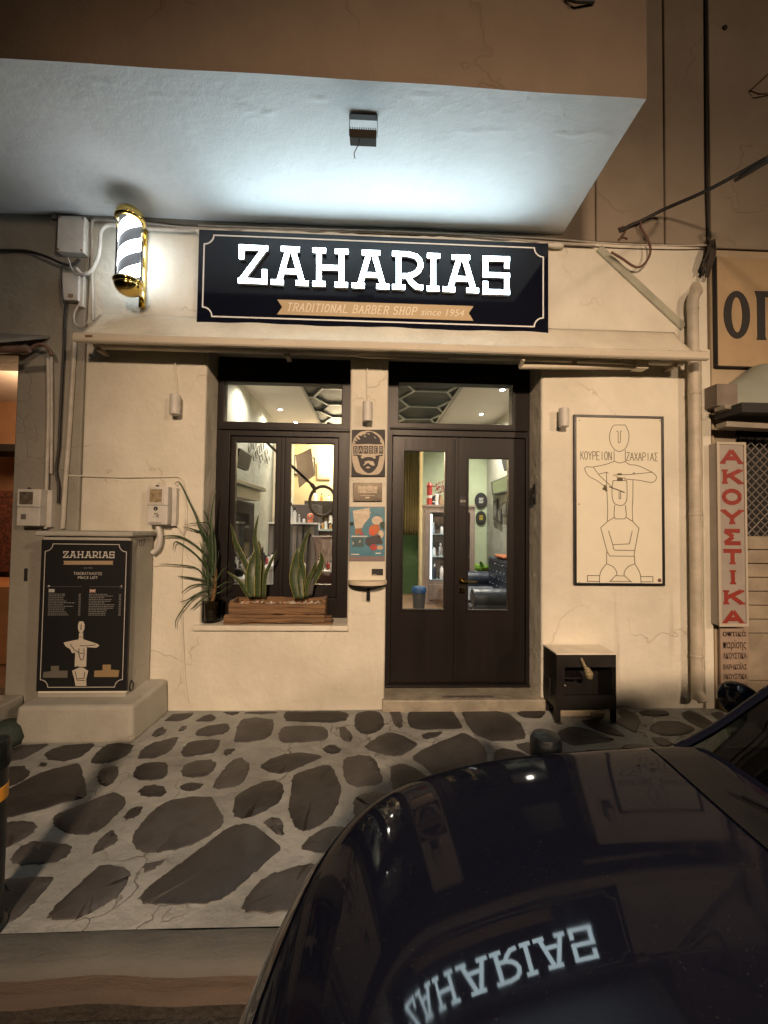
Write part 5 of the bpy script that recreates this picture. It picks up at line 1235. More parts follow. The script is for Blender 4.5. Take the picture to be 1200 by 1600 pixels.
# hanging bottle-like lamp bulb in wrapping
hx_ = at(908, 1028, cy0_-.012); 
b = MB(); A_ = at(908, 1028, cy0_-.014); B_ = at(913, 1040, cy0_-.014); C_ = at(919, 1050, cy0_-.018); D_ = at(922, 1062, cy0_-.016)
b.tube(curve([A_, B_, C_, D_], 5), [.006, .008, .010, .012, .012, .013, .012, .016, .022, .026, .028, .030, .030, .027, .018, .004], 10)
tag(b.build('hanging_bulb', mat('wrapped_bulb', (.45, .38, .22), .3, var=.7, vscale=50, bump=1, bscale=60), smooth='all', origin=tuple(A_)), 'small wrapped glass bulb hanging on the front of the black cabinet', 'bulb')
b = MB().tube([at(875, 1062, cy0_+.03), at(884, 1072, cy0_+.01)], .003, 6)
tag(b.build('pen', M_WHITE, origin=tuple(at(875, 1062, cy0_+.03))), 'thin pale stick inside the black cabinet', 'stick')
b = MB(); 
p0, p1 = at(876, 1112, cy0_+.06), at(945, 1112, cy0_+.06)
b.box(p0.x, p1.x-.06, -.15, -.06, .010, .055).box(p1.x-.10, p1.x, -.17, -.12, .0095, .05)
tag(b.build('cardboard', mat('pale_card', (.45, .38, .27), .8, var=.2, vscale=9), bevel=.002, origin=(p0.x, -.15, .01)), 'pale folded cardboard lying under the black cabinet', 'cardboard')

# bollards
def bollard(x_, y_, top, lab, band):
    t = thing('bollard', lab, 'bollard', (x_, y_, 0), 'bollards along the kerb')
    r = .052
    MB().lathe([(r+.014, .0), (r+.014, .012), (r+.002, .018), (r, .03), (r, top-.05)], (x_, y_, 0), 'Z', 28).build('post', M_BLACK, t, smooth=True)
    MB().lathe([(r+.003, top-.10), (r+.006, top-.09), (r+.006, top-.02), (r-.002, top-.004), (r*.6, top+.002), (.001, top+.004)], (x_, y_, 0), 'Z', 28).build('cap', mat('bollard_cap', (.007, .010, .012), .5, spec=.25, var=.6, vscale=18, bump=.6, bscale=20), t, smooth=True)
    MB().lathe([(r+.0005, top-.215), (r+.002, top-.214), (r+.002, top-.165), (r+.0005, top-.164)], (x_, y_, 0), 'Z', 28).build('reflective_band', mat('amber_band', (.55, .25, .02), .4), t, smooth=True)
p_ = at(853, 1165, -1.68); bollard(p_.x, -1.68, at(853, 1147, -1.68).z, 'black bollard with amber band standing behind the car bonnet', True)
p_ = at(-16, 1200, -1.68); bollard(p_.x, -1.68, at(0, 1157, -1.68).z, 'black bollard with amber band at the left edge of the photo', True)

# left neighbour bits
c0 = at(0, 530, -.3)
t = thing('shop_canopy', 'small dark-edged folded canopy over the orange-lit doorway at the far left', 'awning', (c0.x, -.15, c0.z))
ax0, ax1 = -4.6, at(72, 530, -.05).x
v = [(ax0, -.5, at(0, 532, -.5).z), (ax1-.12, -.45, at(40, 545, -.4).z), (ax1, -.014, at(78, 528, -.02).z), (ax0, -.014, at(78, 528, -.02).z+.03)]
b = MB(); v2 = [Vector(q)+Vector((0, 0, .022)) for q in v]; b.add(v+v2, [(3, 2, 1, 0), (4, 5, 6, 7), (0, 1, 5, 4), (1, 2, 6, 5), (2, 3, 7, 6), (3, 0, 4, 7)])
b.build('cover', mat('canopy_grey', (.20, .18, .15), .8, var=.3, vscale=5), t)
MB().tube([at(-200, 548, -.35), at(45, 546, -.25)], .025, 10).tube(curve(pth([(42, 548), (62, 538), (76, 545), (80, 556)], -.10), 4), .014, 8).build('rail', mat('rust_rail', (.20, .12, .09), .7, var=.4, vscale=8), t, smooth=True)
MB().lathe([(.03, -.04), (.045, -.02), (.04, .02), (.02, .04)], tuple(at(36, 545, -.1)), 'X', 12).build('hinge', mat('pale_hinge', (.30, .26, .22), .6), t, smooth=True)
b = MB(); z_ = at(5, 690, 1.2).z; b.box(-5.5, lx+.30, 1.5, 1.95, z_-.05, z_+.03)
tag(b.build('wall_shelf', M_BLACKM, origin=(lx-.5, 1.5, z_-.05)), 'dark shelf band across the orange-lit wall at the far left', 'shelf')
b = MB(); z0_, z1_ = at(5, 905, 1.0).z, at(5, 760, 1.0).z; b.box(-5.5, lx+.22, 1.6, 1.9, z0_, z1_)
tag(b.build('patterned_display', mat('patterned_red', (.30, .10, .06), .7, var=.9, vscale=28, col2=(.02, .02, .02)), origin=(lx-.5, 1.6, z0_)), 'red patterned display behind the doorway at the far left', 'display')
b = MB(); z0_, z1_ = .06, at(5, 915, .9).z; b.box(-5.5, lx+.12, .85, 1.5, z0_, z1_)
tag(b.build('shop_counter', mat('orange_wood', (.55, .26, .11), .5, var=.2, vscale=5, stretch=(.3, 1, 1)), bevel=.01, origin=(lx-.5, .85, z0_)), 'orange-brown wooden counter inside the doorway at the far left', 'counter')
stp = MB().box(-5.5, at(14, 1085, -.15).x, -.3, -.013, -.01, .14); tag(stp.build('doorstep', M_PED, bevel=.02, bseg=3, origin=(-3.2, -.15, 0)), 'low plastered doorstep beside the pillar base at the far left', 'step')
lp = MB().lathe([(.10, .002), (.12, .05), (.09, .12), (.04, .15), (.001, .155)], tuple(at(12, 1125, -.45))[:2]+(0,), 'Z', 12)
tag(lp.build('folded_tarp', mat('dark_green_tarp', (.03, .045, .035), .7, bump=1, bscale=12), smooth='all', origin=tuple(at(12, 1125, -.45))[:2]+(0,)), 'dark green bundled tarp beside the pillar base at the far left', 'tarp')

# right neighbour bits
M_RED = mat('sign_red', (.30, .035, .022), .55, var=.3, vscale=20)
vs = rect_at(1119, 692, 1166, 978, -.10)
t = thing('vertical_sign', 'tall narrow pale lightbox with red Greek capitals reading AKOUSTIKA downwards', 'shop sign', ((vs[0]+vs[1])/2, -.05, vs[2]))
MB().box(vs[0]+.018, vs[1], -.098, -.011, vs[2], vs[3]).build('box', mat('lightbox_face', (.36, .32, .28), .45, var=.15, vscale=6), t, bevel=.004)
MB().slab(vs[0]+.012, vs[1]+.006, vs[2]-.006, vs[3]+.006, [(vs[0]+.034, vs[1]-.012, vs[2]+.02, vs[3]-.015)], -.106, -.0985).build('frame', mat('lightbox_frame', (.48, .42, .34), .4), t, bevel=.002)
b = MB(); cy = [711, 744, 778, 810, 841, 873, 906, 938, 969]
for k, ch in enumerate('AKOYΣTIKA'):
    yy_ = 704+k*31.4
    a_ = at(1129+k*.35, yy_+19, -.1); c_ = at(1157+k*.35, yy_, -.1)
    wch = c_.x-a_.x; x_ = a_.x
    if ch == 'I': wch *= .35; x_ += wch*.95
    strokes(b, ch, x_, a_.z, wch, c_.z-a_.z, 0, .034, -.0995, serif=.026)
b.build('lettering', M_RED, t)
t = thing('opticians_notice', 'narrow pale paper notice with small dark Greek lettering under the red-lettered box', 'notice', (at(1146, 1080, -.03).x, -.03, at(1146, 1082, -.03).z))
ns = rect_at(1126, 980, 1170, 1082, -.03)
MB().box(ns[0], ns[1], -.03, -.011, ns[2], ns[3]).build('board', mat('notice_pink', (.36, .27, .20), .7, var=.2, vscale=6), t)
M_NT = mat('notice_ink', (.06, .035, .03), .8)
for s_, yb_, h_, bold in (('οπτικά', 994, 9, .02), ('παρίσης', 1013, 13, .01), ('ΑΚΟΥΣΤΙΚΑ', 1029, 9, .02), ('ΒΑΡΗΚΟΪΑΣ', 1046, 8, .02), ('ΑΚΟΥΣΤΙΚΑ', 1061, 8, .02), ('ΤΗΛ. 22810', 1073, 6, .01)):
    a_ = at(1130, yb_, -.031); c_ = at(1130, yb_-h_, -.031); text(s_, (ns[0]+ns[1])/2, a_.z, c_.z-a_.z, -.0318, M_NT, t, w=(ns[1]-ns[0])*.84, align='CENTER', bold=bold)
t = thing('fascia_board', 'tan painted fascia board with big black Greek capitals starting O and P', 'shop sign', (at(1160, 560, -.05).x, -.03, at(1160, 566, -.05).z))
fsb = (at(1121, 480, -.05).x, 4.6, at(1150, 572, -.05).z, at(1150, 402, -.05).z)
MB().box(fsb[0], fsb[1], -.05, -.011, fsb[2], fsb[3]).build('board', mat('fascia_tan', (.46, .33, .19), .7, bump=.2, bscale=8, var=.2, vscale=3), t, bevel=.003)
MB().box(fsb[0]-.008, fsb[0], -.052, -.011, fsb[2]-.006, fsb[3]).box(fsb[0], fsb[1], -.052, -.011, fsb[2]-.008, fsb[2]-.0005).build('edge_trim', M_BLACKM, t)
b = MB(); c_ = at(1151, 492, -.05); px_ = [(c_.x+.115*math.cos(a)*(1), c_.z+.205*math.sin(a)) for a in [2*math.pi*k/24 for k in range(24)]]
n_ = 24; inn = [(c_.x+.048*math.cos(a), c_.z+.152*math.sin(a)) for a in [2*math.pi*k/24 for k in range(24)]]
v = [(x_, y_, z_) for y_ in (-.0545, -.0505) for (x_, z_) in px_+inn]
f = []
for i in range(n_):
    j = (i+1) % n_; f += [(i, j, n_+j, n_+i), (2*n_+i, 3*n_+i, 3*n_+j, 2*n_+j), (i, 2*n_+i, 2*n_+j, j), (n_+i, n_+j, 3*n_+j, 3*n_+i)]
b.add(v, [tuple(reversed(q)) for q in f]); b.build('letter', M_BLACKM, t)
a_ = at(1182, 531, -.05); c2 = at(1182, 455, -.05)
b = MB().poly([(a_.x, a_.z), (a_.x+.085, a_.z), (a_.x+.075, a_.z+.03), (a_.x+.078, c2.z-.05), (a_.x+.19, c2.z-.05), (a_.x+.188, a_.z+.03), (a_.x+.178, a_.z), (a_.x+.27, a_.z), (a_.x+.26, a_.z+.03), (a_.x+.26, c2.z), (a_.x-.01, c2.z), (a_.x+.008, c2.z-.06), (a_.x+.008, a_.z+.03)], -.0545, -.0505)
b.build('letter', M_BLACKM, t)
t = thing('roller_canopy', 'pale green rounded awning casing above the slatted shutter at the right edge', 'awning', (at(1180, 640, -.2).x, -.2, at(1180, 640, -.2).z))
prof = []
ztop, zbot = at(1190, 560, -.2).z, at(1190, 632, -.25).z
for k in range(10):
    a = math.pi/2*k/9; prof.append((-.04-.36*math.sin(a), zbot+(ztop-zbot)*math.cos(a)))
prof.append((-.04, zbot))
v = []; X0_, X1_ = at(1146, 600, -.1).x, 4.6; k = len(prof)
for ii, x_ in enumerate((X0_, X0_+.22, X1_)):
    for y_, z_ in prof: v.append((x_, y_*(.35 if ii == 0 else 1), zbot+(z_-zbot)*(.55 if ii == 0 else 1)))
b = MB(); b.add(v, [tuple(range(k-1, -1, -1)), tuple(range(2*k, 3*k))]+[(s*k+i, s*k+(i+1) % k, (s+1)*k+(i+1) % k, (s+1)*k+i) for s in (0, 1) for i in range(k)])
b.build('casing', mat('casing_green', (.40, .43, .36), .5, var=.2, vscale=4), t, smooth=True)
r = rect_at(1112, 603, 1144, 637, -.09)
MB().box(r[0], r[1], -.14, -.011, r[2], r[3]).build('motor_box', mat('motor_box_grey', (.22, .18, .15), .7, var=.3, vscale=9), t, bevel=.004)
MB().box(r[0]+.05, 4.6, -.30, -.06, at(1170, 646, -.2).z-.02, zbot-.003).build('slot', M_BLACKM, t)
b = MB(); z_ = at(1170, 650, -.12).z
b.obox((r[0]+.9, -.16, z_+.0), (1, .0, -.05), (0, 1, 0), (0.05, 0, 1), .9, .05, .018); b.obox((r[0]+.95, -.14, at(1170, 668, -.12).z-.02), (1, 0, -.03), (0, 1, 0), (.03, 0, 1), .92, .05, .022)
b.build('folded_arm', mat('arm_grey', (.33, .29, .23), .6, var=.3, vscale=7), t, bevel=.004)
# shutter
t = thing('roller_shutter', 'closed grey-cream slatted shutter with a dark diamond grille at its top, right edge', 'shutter', (4.0, .1, 0))
gz0 = at(1185, 838, .06).z; sz0_ = at(1185, 975, .06).z
SL = mat('shutter_slat', (.36, .30, .22), .6, var=.35, vscale=5, bump=.2, bscale=8)
b = MB(); z_ = gz0; k = 0
while z_ > .15:
    h_ = .118 if z_ > sz0_ else .40
    b.box(rx0+.03, 6.4, .05, .075, z_-h_+.006, z_); b.box(rx0+.03, 6.4, .042, .052, z_-h_+.008, z_-h_+.03) if z_ > sz0_ else None
    z_ -= h_
b.build('slats', SL, t, bevel=.004)
MB().box(rx0+.03, 6.4, .12, .14, 0, szt+.1).build('backing', M_BLACKM, t)
b = MB(); s_ = .075; x_ = rx0+.05
gh = szt-gz0
nx_ = int(3.0/s_)
for i in range(-int(gh/s_)-1, nx_):
    for sg in (1, -1):
        xa_ = rx0+.05+i*s_ if sg == 1 else rx0+.05+i*s_+gh
        x0_, z0_, x1_, z1_ = xa_, gz0, xa_+sg*gh, szt
        # clip to x >= rx0+.04
        lo = rx0+.04
        if min(x0_, x1_) < lo:
            if max(x0_, x1_) <= lo: continue
            tt = (lo-x0_)/(x1_-x0_); zc_ = z0_+(z1_-z0_)*tt
            if x0_ < lo: x0_, z0_ = lo, zc_
            else: x1_, z1_ = lo, zc_
        b.tube([(x0_, .06+.004*sg, z0_), (x1_, .06+.004*sg, z1_)], .0045, 5)
b.build('diamond_grille', mat('grille_wire', (.28, .25, .22), .5, metal=.3), t)
MB().box(rx0+.02, vs[1]+.02, .0, .04, 0.0, szt+.1).build('side_jamb', mat('jamb_grey', (.30, .25, .18), .7, var=.3, vscale=5), t)
b = MB().box(rx0+.02, 6.4, -.10, .3, -.01, .10); b.build('sill', mat('sill_tan', (.35, .28, .19), .8, var=.3, vscale=4), t, bevel=.01)

# ================================================================== INSIDE THE SHOP
def dl(px, py, lab, en=300):
    p_ = atz(px, py, ZC-.003); t = thing('ceiling_light', lab, 'ceiling light', (p_.x, p_.y, ZC-.01), 'recessed ceiling lights inside the shop')
    MB().lathe([(.030, ZC-.006), (.050, ZC-.008), (.052, ZC-.001)], (p_.x, p_.y, 0), 'Z', 20, caps=False).build('rim', M_STEEL, t, smooth=True)
    MB().lathe([(.001, ZC-.004), (.034, ZC-.004)], (p_.x, p_.y, 0), 'Z', 18).build('bulb', mat('lit_bulb', (1, 1, 1), .5, emis=(1, .93, .80), estr=60), t)
    ld = bpy.data.lights.new('downlight', 'SPOT'); ld.energy = en; ld.color = (1, .92, .80); ld.spot_size = math.radians(150); ld.spot_blend = 1; ld.shadow_soft_size = .05
    lo = bpy.data.objects.new('downlight', ld); COL.objects.link(lo); lo.parent = t; lo.location = (0, 0, -.02)
dl(403, 598, 'bright recessed spotlight nearest the glass in the left strip of the shop ceiling', 130)
dl(438, 640, 'second recessed spotlight from the glass in the left strip of the shop ceiling', 130)
dl(462, 660, 'third recessed spotlight from the glass in the left strip of the shop ceiling', 130)
dl(785, 609, 'bright recessed spotlight nearest the glass in the right strip of the shop ceiling')
dl(752, 647, 'second recessed spotlight from the glass in the right strip of the shop ceiling')
dl(548, 690, 'recessed spotlight deep in the shop above the back wall')
def simple(name, b, m, label, cat, bevel=0.0, smooth=False, group=None):
    vs_ = b.v; n = len(vs_); o0 = (sum(v[0] for v in vs_)/n, sum(v[1] for v in vs_)/n, min(v[2] for v in vs_))
    return tag(b.build(name, m, bevel=bevel, smooth=smooth, origin=o0), label, cat, group)
# tilted screen on the left wall
H4 = lambda c: (355+c[0]/6.316, 680+c[1]/6.316)
tv = [atx(*H4(c), RX0+.25) for c in ((130, 130), (248, 205), (210, 350), (90, 300))]
t = thing('wall_screen', 'black tilted screen hung high on the left inside wall', 'television', tuple(tv[3]))
nrm = (tv[1]-tv[0]).cross(tv[3]-tv[0]).normalized(); nrm = nrm if nrm.x > 0 else -nrm
b = MB(); v = [q for q in tv]+[q-nrm*.05 for q in tv]; b.add(v, [(0, 1, 2, 3), (7, 6, 5, 4), (0, 4, 5, 1), (1, 5, 6, 2), (2, 6, 7, 3), (3, 7, 4, 0)]); b.build('casing', M_BLACKM, t)
c = sum(tv, Vector())/4; v = [c+(q-c)*.86+nrm*.002 for q in tv]; b = MB(); b.add(v, [(0, 1, 2, 3)]); b.build('screen', mat('screen_glass', (.015, .015, .015), .7, spec=.1), t)
MB().tube([c-nrm*.05, Vector((RX0+.002, c.y-.05, c.z))], .02, 8).build('arm', M_BLACKM, t)
# mirrors with lit canopy on the left wall
t = thing('mirror_shelf', 'long grey shelf canopy over the wall mirrors seen through the left window pane', 'shelf', (RX0+.15, 1.5, 1.8))
MB().box(RX0+.002, RX0+.30, .45, 2.15, 1.90, 1.95).build('top_board', mat('shelf_grey_green', (.20, .22, .18), .5), t, bevel=.004)
MB().box(RX0+.002, RX0+.24, .50, 2.10, 1.77, 1.8995).build('light_box', mat('shelf_pale', (.50, .48, .38), .5), t)
simple('wall_mirror', MB().box(RX0+.002, RX0+.02, .45, 2.6, 1.0, 1.765), mat('mirror_dark', (.28, .27, .25), .06, metal=.9), 'dark mirror band on the left inside wall above the white counter', 'mirror')
simple('styling_counter', MB().box(RX0+.002, RX0+.45, .60, 2.7, .88, .93).box(RX0+.002, RX0+.40, .65, 2.65, .101, .8795), mat('white_counter', (.72, .70, .68), .3), 'white counter full of bottles along the left inside wall', 'counter', bevel=.004)
r_ = random.Random(31); bmats = [mat('bottle_white', (.75, .73, .72), .3), mat('bottle_dark', (.03, .03, .04), .2), mat('bottle_amber', (.45, .22, .06), .3), mat('bottle_silver', (.6, .6, .62), .2, metal=.7), mat('bottle_red', (.4, .05, .04), .3)]
names = ['white', 'black', 'amber', 'silver', 'red']; cnt = 0
def bottle(x_, y_, z_, h_, r__, k, where):
    t = thing('bottle', where, 'bottle', (x_, y_, z_), 'bottles inside the shop')
    MB().lathe([(r__*.9, z_), (r__, z_+.005), (r__, z_+h_*.62), (r__*.45, z_+h_*.75), (r__*.4, z_+h_*.82)], (x_, y_, 0), 'Z', 12).build('body', bmats[k], t, smooth=True)
    MB().lathe([(r__*.5, z_+h_*.82), (r__*.5, z_+h_*.99), (r__*.3, z_+h_)], (x_, y_, 0), 'Z', 10).build('cap', bmats[(k+1) % 2], t, smooth=True)
    return t
i_ = 0
for y_ in [.68, .78, .90, 1.02, 1.15, 1.28, 1.42, 1.55, 1.70, 1.85, 2.0, 2.15, 2.3, 2.45]:
    for xo in ((.08, .22, .36) if y_ < 1.6 else (.15, .32)):
        k = [0, 0, 2, 0, 3, 1, 0, 4][i_ % 8]; i_ += 1
        bottle(RX0+xo+r_.uniform(-.02, .02), y_+r_.uniform(-.02, .02), .932, r_.uniform(.10, .22), r_.uniform(.018, .032), k, f'{names[k]} bottle or jar standing on the white styling counter inside the window')
# reception partition with figurine
pz = 1.47; px0_, px1_ = at(446, 850, 2.6).x, at(494, 850, 2.6).x
t = thing('partition', 'panelled divider with a thin white top inside the shop behind the right window pane', 'partition', ((px0_+px1_)/2, 2.7, .1))
MB().box(px0_-.25, px1_+.02, 2.56, 2.86, pz, pz+.025).build('top', mat('bright_top', (.85, .85, .82), .3), t)
MB().box(px0_-.25, px1_, 2.62, 2.84, .101, pz-.0005).build('body', mat('divider_blue_grey', (.09, .10, .11), .5), t)
b = MB(); x_ = px0_-.24
while x_ < px1_-.05: b.box(x_, x_+.055, 2.605, 2.6195, .15, pz-.03); x_ += .085
b.build('boards', mat('divider_boards', (.20, .18, .17), .5), t)
c = at(484, 814, 2.6)
fgm = thing('figurine', 'small orange round-headed figurine on the white divider top', 'figurine', (c.x, 2.65, pz+.026))
MB().lathe([(.03, pz+.027), (.042, pz+.05), (.03, pz+.075), (.05, pz+.10), (.05, pz+.13), (.03, pz+.155), (.001, pz+.165)], (c.x, 2.65, 0), 'Z', 16).build('body', mat('figurine_orange', (.60, .16, .07), .5), fgm, smooth=True)
MB().lathe([(.018, 0), (.014, .006)], (c.x, 2.605, pz+.115), 'Y', 10).build('face', M_WHITE, fgm)
for k, (px_, h_) in enumerate(((453, .30), (459, .22), (466, .12), (474, .07))): 
    c = at(px_, 815, 2.6); bottle(c.x, 2.66, pz+.026, h_, .03 if k < 2 else .02, 0 if k != 2 else 3, f"{'tall' if k < 2 else 'short'} {'silver' if k == 2 else 'white'} bottle on the white divider top")
# right-hand back counter, mirrors, picture, brown folded drape
t = thing('back_counter', 'dark counter with pale glass top and tools at the back of the shop', 'counter', (-.5, 4.6, .1))
cz0 = at(508, 827, 3.6).z
MB().box(at(494, 827, 3.6).x, at(560, 827, 3.6).x, 3.6, 4.2, cz0-.03, cz0).build('top', mat('glass_top', (.55, .62, .55), .2), t)
MB().box(at(496, 827, 3.7).x, at(560, 827, 3.6).x, 3.64, 4.15, .101, cz0-.031).build('body', mat('counter_brown', (.09, .055, .04), .5, var=.4, vscale=6), t)
r_ = random.Random(77)
for k in range(7):
    bottle(at(497+k*3.2, 827, 3.75).x, 3.75+r_.uniform(-.05, .2), cz0+.001, r_.uniform(.08, .18), r_.uniform(.02, .03), k % 4, f'{names[k % 4]} jar among the tools on the back counter')
r = rect_at(494.5, 722, 516, 749, 5.6)
t = thing('wall_picture', 'square sepia picture on the cream back wall behind the right window pane', 'picture', ((r[0]+r[1])/2, 5.6, r[2]))
MB().box(r[0], r[1], 5.66, 5.69, r[2], r[3]).build('frame', mat('thin_frame', (.30, .22, .12), .5), t)
MB().box(r[0]+.02, r[1]-.02, 5.655, 5.6595, r[2]+.02, r[3]-.02).build('print', mat('sepia_print', (.52, .44, .33), .6, var=.5, vscale=3.5, col2=(.20, .15, .12)), t)
zb_ = at(490, 795, 5.2).z; zt_ = at(490, 782, 5.2).z
simple('mirror_rail', MB().box(RX0+.3, XS-.05, 5.3, 5.68, zb_-.1, zt_), mat('rail_dark', (.05, .04, .035), .5), 'dark rail across the back wall above the mirrors', 'rail')
simple('back_mirror', MB().box(-.9, XS-.1, 5.64, 5.69, 1.05, zb_-.12), mat('mirror_silver', (.7, .7, .66), .05, metal=1), 'silver mirror on the back wall under the dark rail', 'mirror')
simple('back_cabinet', MB().box(RX0+.05, -1.0, 4.6, 5.6, .101, 1.85), mat('cabinet_dark', (.06, .05, .05), .5), 'dark cupboard in the back left corner of the shop', 'cupboard', bevel=.01)
dp = [at(x_, y_, 3.9) for x_, y_ in ((462, 712), (486, 700), (491, 742), (467, 762))]
b = MB(); b.add([q for q in dp]+[q+Vector((0, .03, 0)) for q in dp], [(0, 1, 2, 3), (7, 6, 5, 4), (0, 4, 5, 1), (1, 5, 6, 2), (2, 6, 7, 3), (3, 7, 4, 0)])
simple('hanging_cloth', b, mat('brown_cloth', (.26, .18, .11), .8, var=.2, vscale=6), 'limp brown cloth hanging from the ceiling inside the shop', 'cloth')
r_ = random.Random(44)
t = thing('glass_shelf', 'narrow back-wall shelf crowded with pale pots above the dark rail', 'shelf', (-.4, 5.6, 1.95))
MB().box(-1.3, XS-.1, 5.52, 5.69, 1.96, 1.98).build('board', mat('shelf_cream2', (.60, .55, .42), .5), t)
cols_ = [0, 2, 0, 3, 1, 0, 4, 0, 3, 2]
for k in range(13):
    q_ = cols_[k % 10]; bottle(-1.2+k*.16+r_.uniform(-.03, .03), 5.60, 1.981, r_.uniform(.14, .28), r_.uniform(.03, .05), q_, f'{names[q_]} pot on the high shelf along the back wall of the shop')
for k, (px_, py_, w_, h_, lb) in enumerate(((470, 726, .16, .22, 'left'), (482, 728, .14, .20, 'middle'))):
    c = at(px_, py_, 5.62); t = thing('wall_certificate', f'small framed certificate on the cream back wall, {lb} of two beside the sepia picture', 'picture', (c.x, 5.66, c.z))
    MB().slab(c.x-w_, c.x+w_, c.z-h_, c.z+h_, [(c.x-w_+.02, c.x+w_-.02, c.z-h_+.02, c.z+h_-.02)], 5.65, 5.69).build('frame', mat('dark_frame', (.05, .045, .04), .4), t)
    MB().box(c.x-w_+.02, c.x+w_-.02, 5.67, 5.69, c.z-h_+.02, c.z+h_-.02).build('print', mat('certificate_print', (.70, .66, .55), .5, var=.5, vscale=16), t)
t = thing('tool_trolley', 'dark salon trolley with silver trays and clippers behind the plants in the window', 'trolley', (-.62, 1.35, .101))
for z_ in (.45, .70, .93): MB().box(-.86, -.38, 1.20, 1.52, z_, z_+.03).build('tray', M_STEEL, t, bevel=.004)
for sx in (-.85, -.39):
    for sy in (1.21, 1.51): MB().tube([(sx, sy, .101), (sx, sy, .96)], .012, 8).build('leg', M_BLACK, t, smooth=True)
for k in range(9):
    q_ = [1, 3, 0, 2, 1, 0, 3, 4, 0][k]; bottle(-.83+k*.052, 1.30+.1*(k % 2), .961, r_.uniform(.07, .16), .02, q_, f'{names[q_]} container on the top tray of the salon trolley')
t = thing('hair_dryer', 'black hair dryer lying on the styling counter by the window', 'hair dryer', (RX0+.35, .75, .94))
MB().lathe([(.03, -.09), (.035, -.05), (.045, .02), (.04, .08), (.02, .09)], (RX0+.36, .78, .99), 'X', 16).build('barrel', M_BLACK, t, smooth=True)
MB().tube([(RX0+.38, .78, .98), (RX0+.40, .70, .94)], .016, 10).build('handle', M_BLACK, t, smooth=True)
t = thing('towel_stack', 'stack of folded white towels at the window end of the styling counter', 'towels', (RX0+.2, .66, .932))
for k in range(4): MB().box(RX0+.10, RX0+.36, .605, .70, .933+k*.035, .933+k*.035+.032).build('towel', M_WHITE, t, bevel=.012, bseg=3)
for k, (px_, py_) in enumerate(((391, 700), (398, 695), (404, 704), (410, 698), (416, 708), (408, 716), (398, 712), (419, 718))):
    c = atx(px_, py_, RX0+.02)
    n_ = 16; b = MB().tube([Vector((RX0+.02, c.y+.07*math.cos(2*math.pi*i/n_), c.z+.07*math.sin(2*math.pi*i/n_))) for i in range(n_+1)], .008, 6)
    simple('wall_ring', b, mat('ring_grey', (.16, .15, .13), .5), 'thin grey ring of the ring cluster decorating the left inside wall', 'wall ornament', smooth=True, group='rings decorating the left inside wall')
# shelf unit with bright boxes on the left wall, deeper in
t = thing('product_shelf', 'tall narrow product shelf with pale packets on the left wall deep in the shop', 'shelf', (RX0+.1, 4.1, 1.3))
MB().box(RX0+.002, RX0+.16, 3.75, 4.55, 1.20, 2.95).build('case', mat('shelf_cream', (.60, .52, .38), .5), t)
b = MB(); r_ = random.Random(5)
for k in range(7):
    for j in range(4): b.box(RX0+.1605, RX0+.20, 3.80+j*.18, 3.80+j*.18+r_.uniform(.07, .13), 1.26+k*.24, 1.26+k*.24+r_.uniform(.08, .16))
b.build('packets', mat('packets_mixed', (.60, .45, .34), .5, var=.8, vscale=9, col2=(.10, .05, .04)), t)
# ring lamp on a jointed arm
rc = at(504, 783, 1.1)
t = thing('ring_lamp', 'black ring-shaped salon lamp on a jointed arm, seen through the right window pane', 'lamp', tuple(rc))
rr_ = 20.5/615*4.3
MB().tube([rc+Vector((rr_*math.cos(a), -.03*math.cos(a), rr_*1.12*math.sin(a))) for a in [2*math.pi*k/30 for k in range(31)]], .017, 10).build('ring', mat('dull_brown_metal', (.07, .055, .04), .6), t, smooth=True)
q = [at(445, 718, 1.25), at(487, 757, 1.12)]
MB().tube([q[0]+Vector((-.35, .1, .32)), q[0], q[1]], .015, 10).tube([q[1], at(492, 764, 1.1)], .022, 10).build('arm', mat('dull_brown_metal', (.07, .055, .04), .6), t, smooth=True)
# barber chair
bc = at(504, 905, 1.5); M_LTH = mat('brown_leather', (.10, .05, .04), .35, bump=.3, bscale=12, var=.3, vscale=5)
t = thing('barber_chair', 'dark brown leather barber chair with metal footrest inside the window', 'chair', (bc.x, 1.7, .1))
MB().box(bc.x-.26, bc.x+.26, 1.45, 1.95, .52, .66).build('seat', M_LTH, t, bevel=.04, bseg=4)
b = MB(); b.obox((bc.x, 2.02, .98), (1, 0, 0), (0, 1, -.15), (0, .15, 1), .25, .06, .34); b.build('backrest', M_LTH, t, bevel=.04, bseg=4)
for sx in (-1, 1): MB().box(bc.x+sx*.29-.04, bc.x+sx*.29+.04, 1.50, 1.95, .76, .83).box(bc.x+sx*.29-.015, bc.x+sx*.29+.015, 1.60, 1.64, .60, .76).build('armrest', M_LTH, t, bevel=.012)
MB().lathe([(.30, .101), (.30, .12), (.08, .15), (.06, .2), (.06, .52)], (bc.x, 1.7, 0), 'Z', 26).build('base', M_STEEL, t, smooth=True)
MB().box(bc.x-.2, bc.x+.2, 1.14, 1.22, .28, .31).tube([(bc.x-.12, 1.45, .5), (bc.x-.12, 1.2, .3)], .012).tube([(bc.x+.12, 1.45, .5), (bc.x+.12, 1.2, .3)], .012).build('footrest', M_STEEL, t)
# floor-level dark storage behind the window
simple('low_cabinet', MB().box(-1.15, -.25, .50, .95, .101, .70), mat('low_cab', (.05, .04, .04), .5, var=.3, vscale=5), 'low dark cabinet just behind the window glass', 'cabinet', bevel=.01)

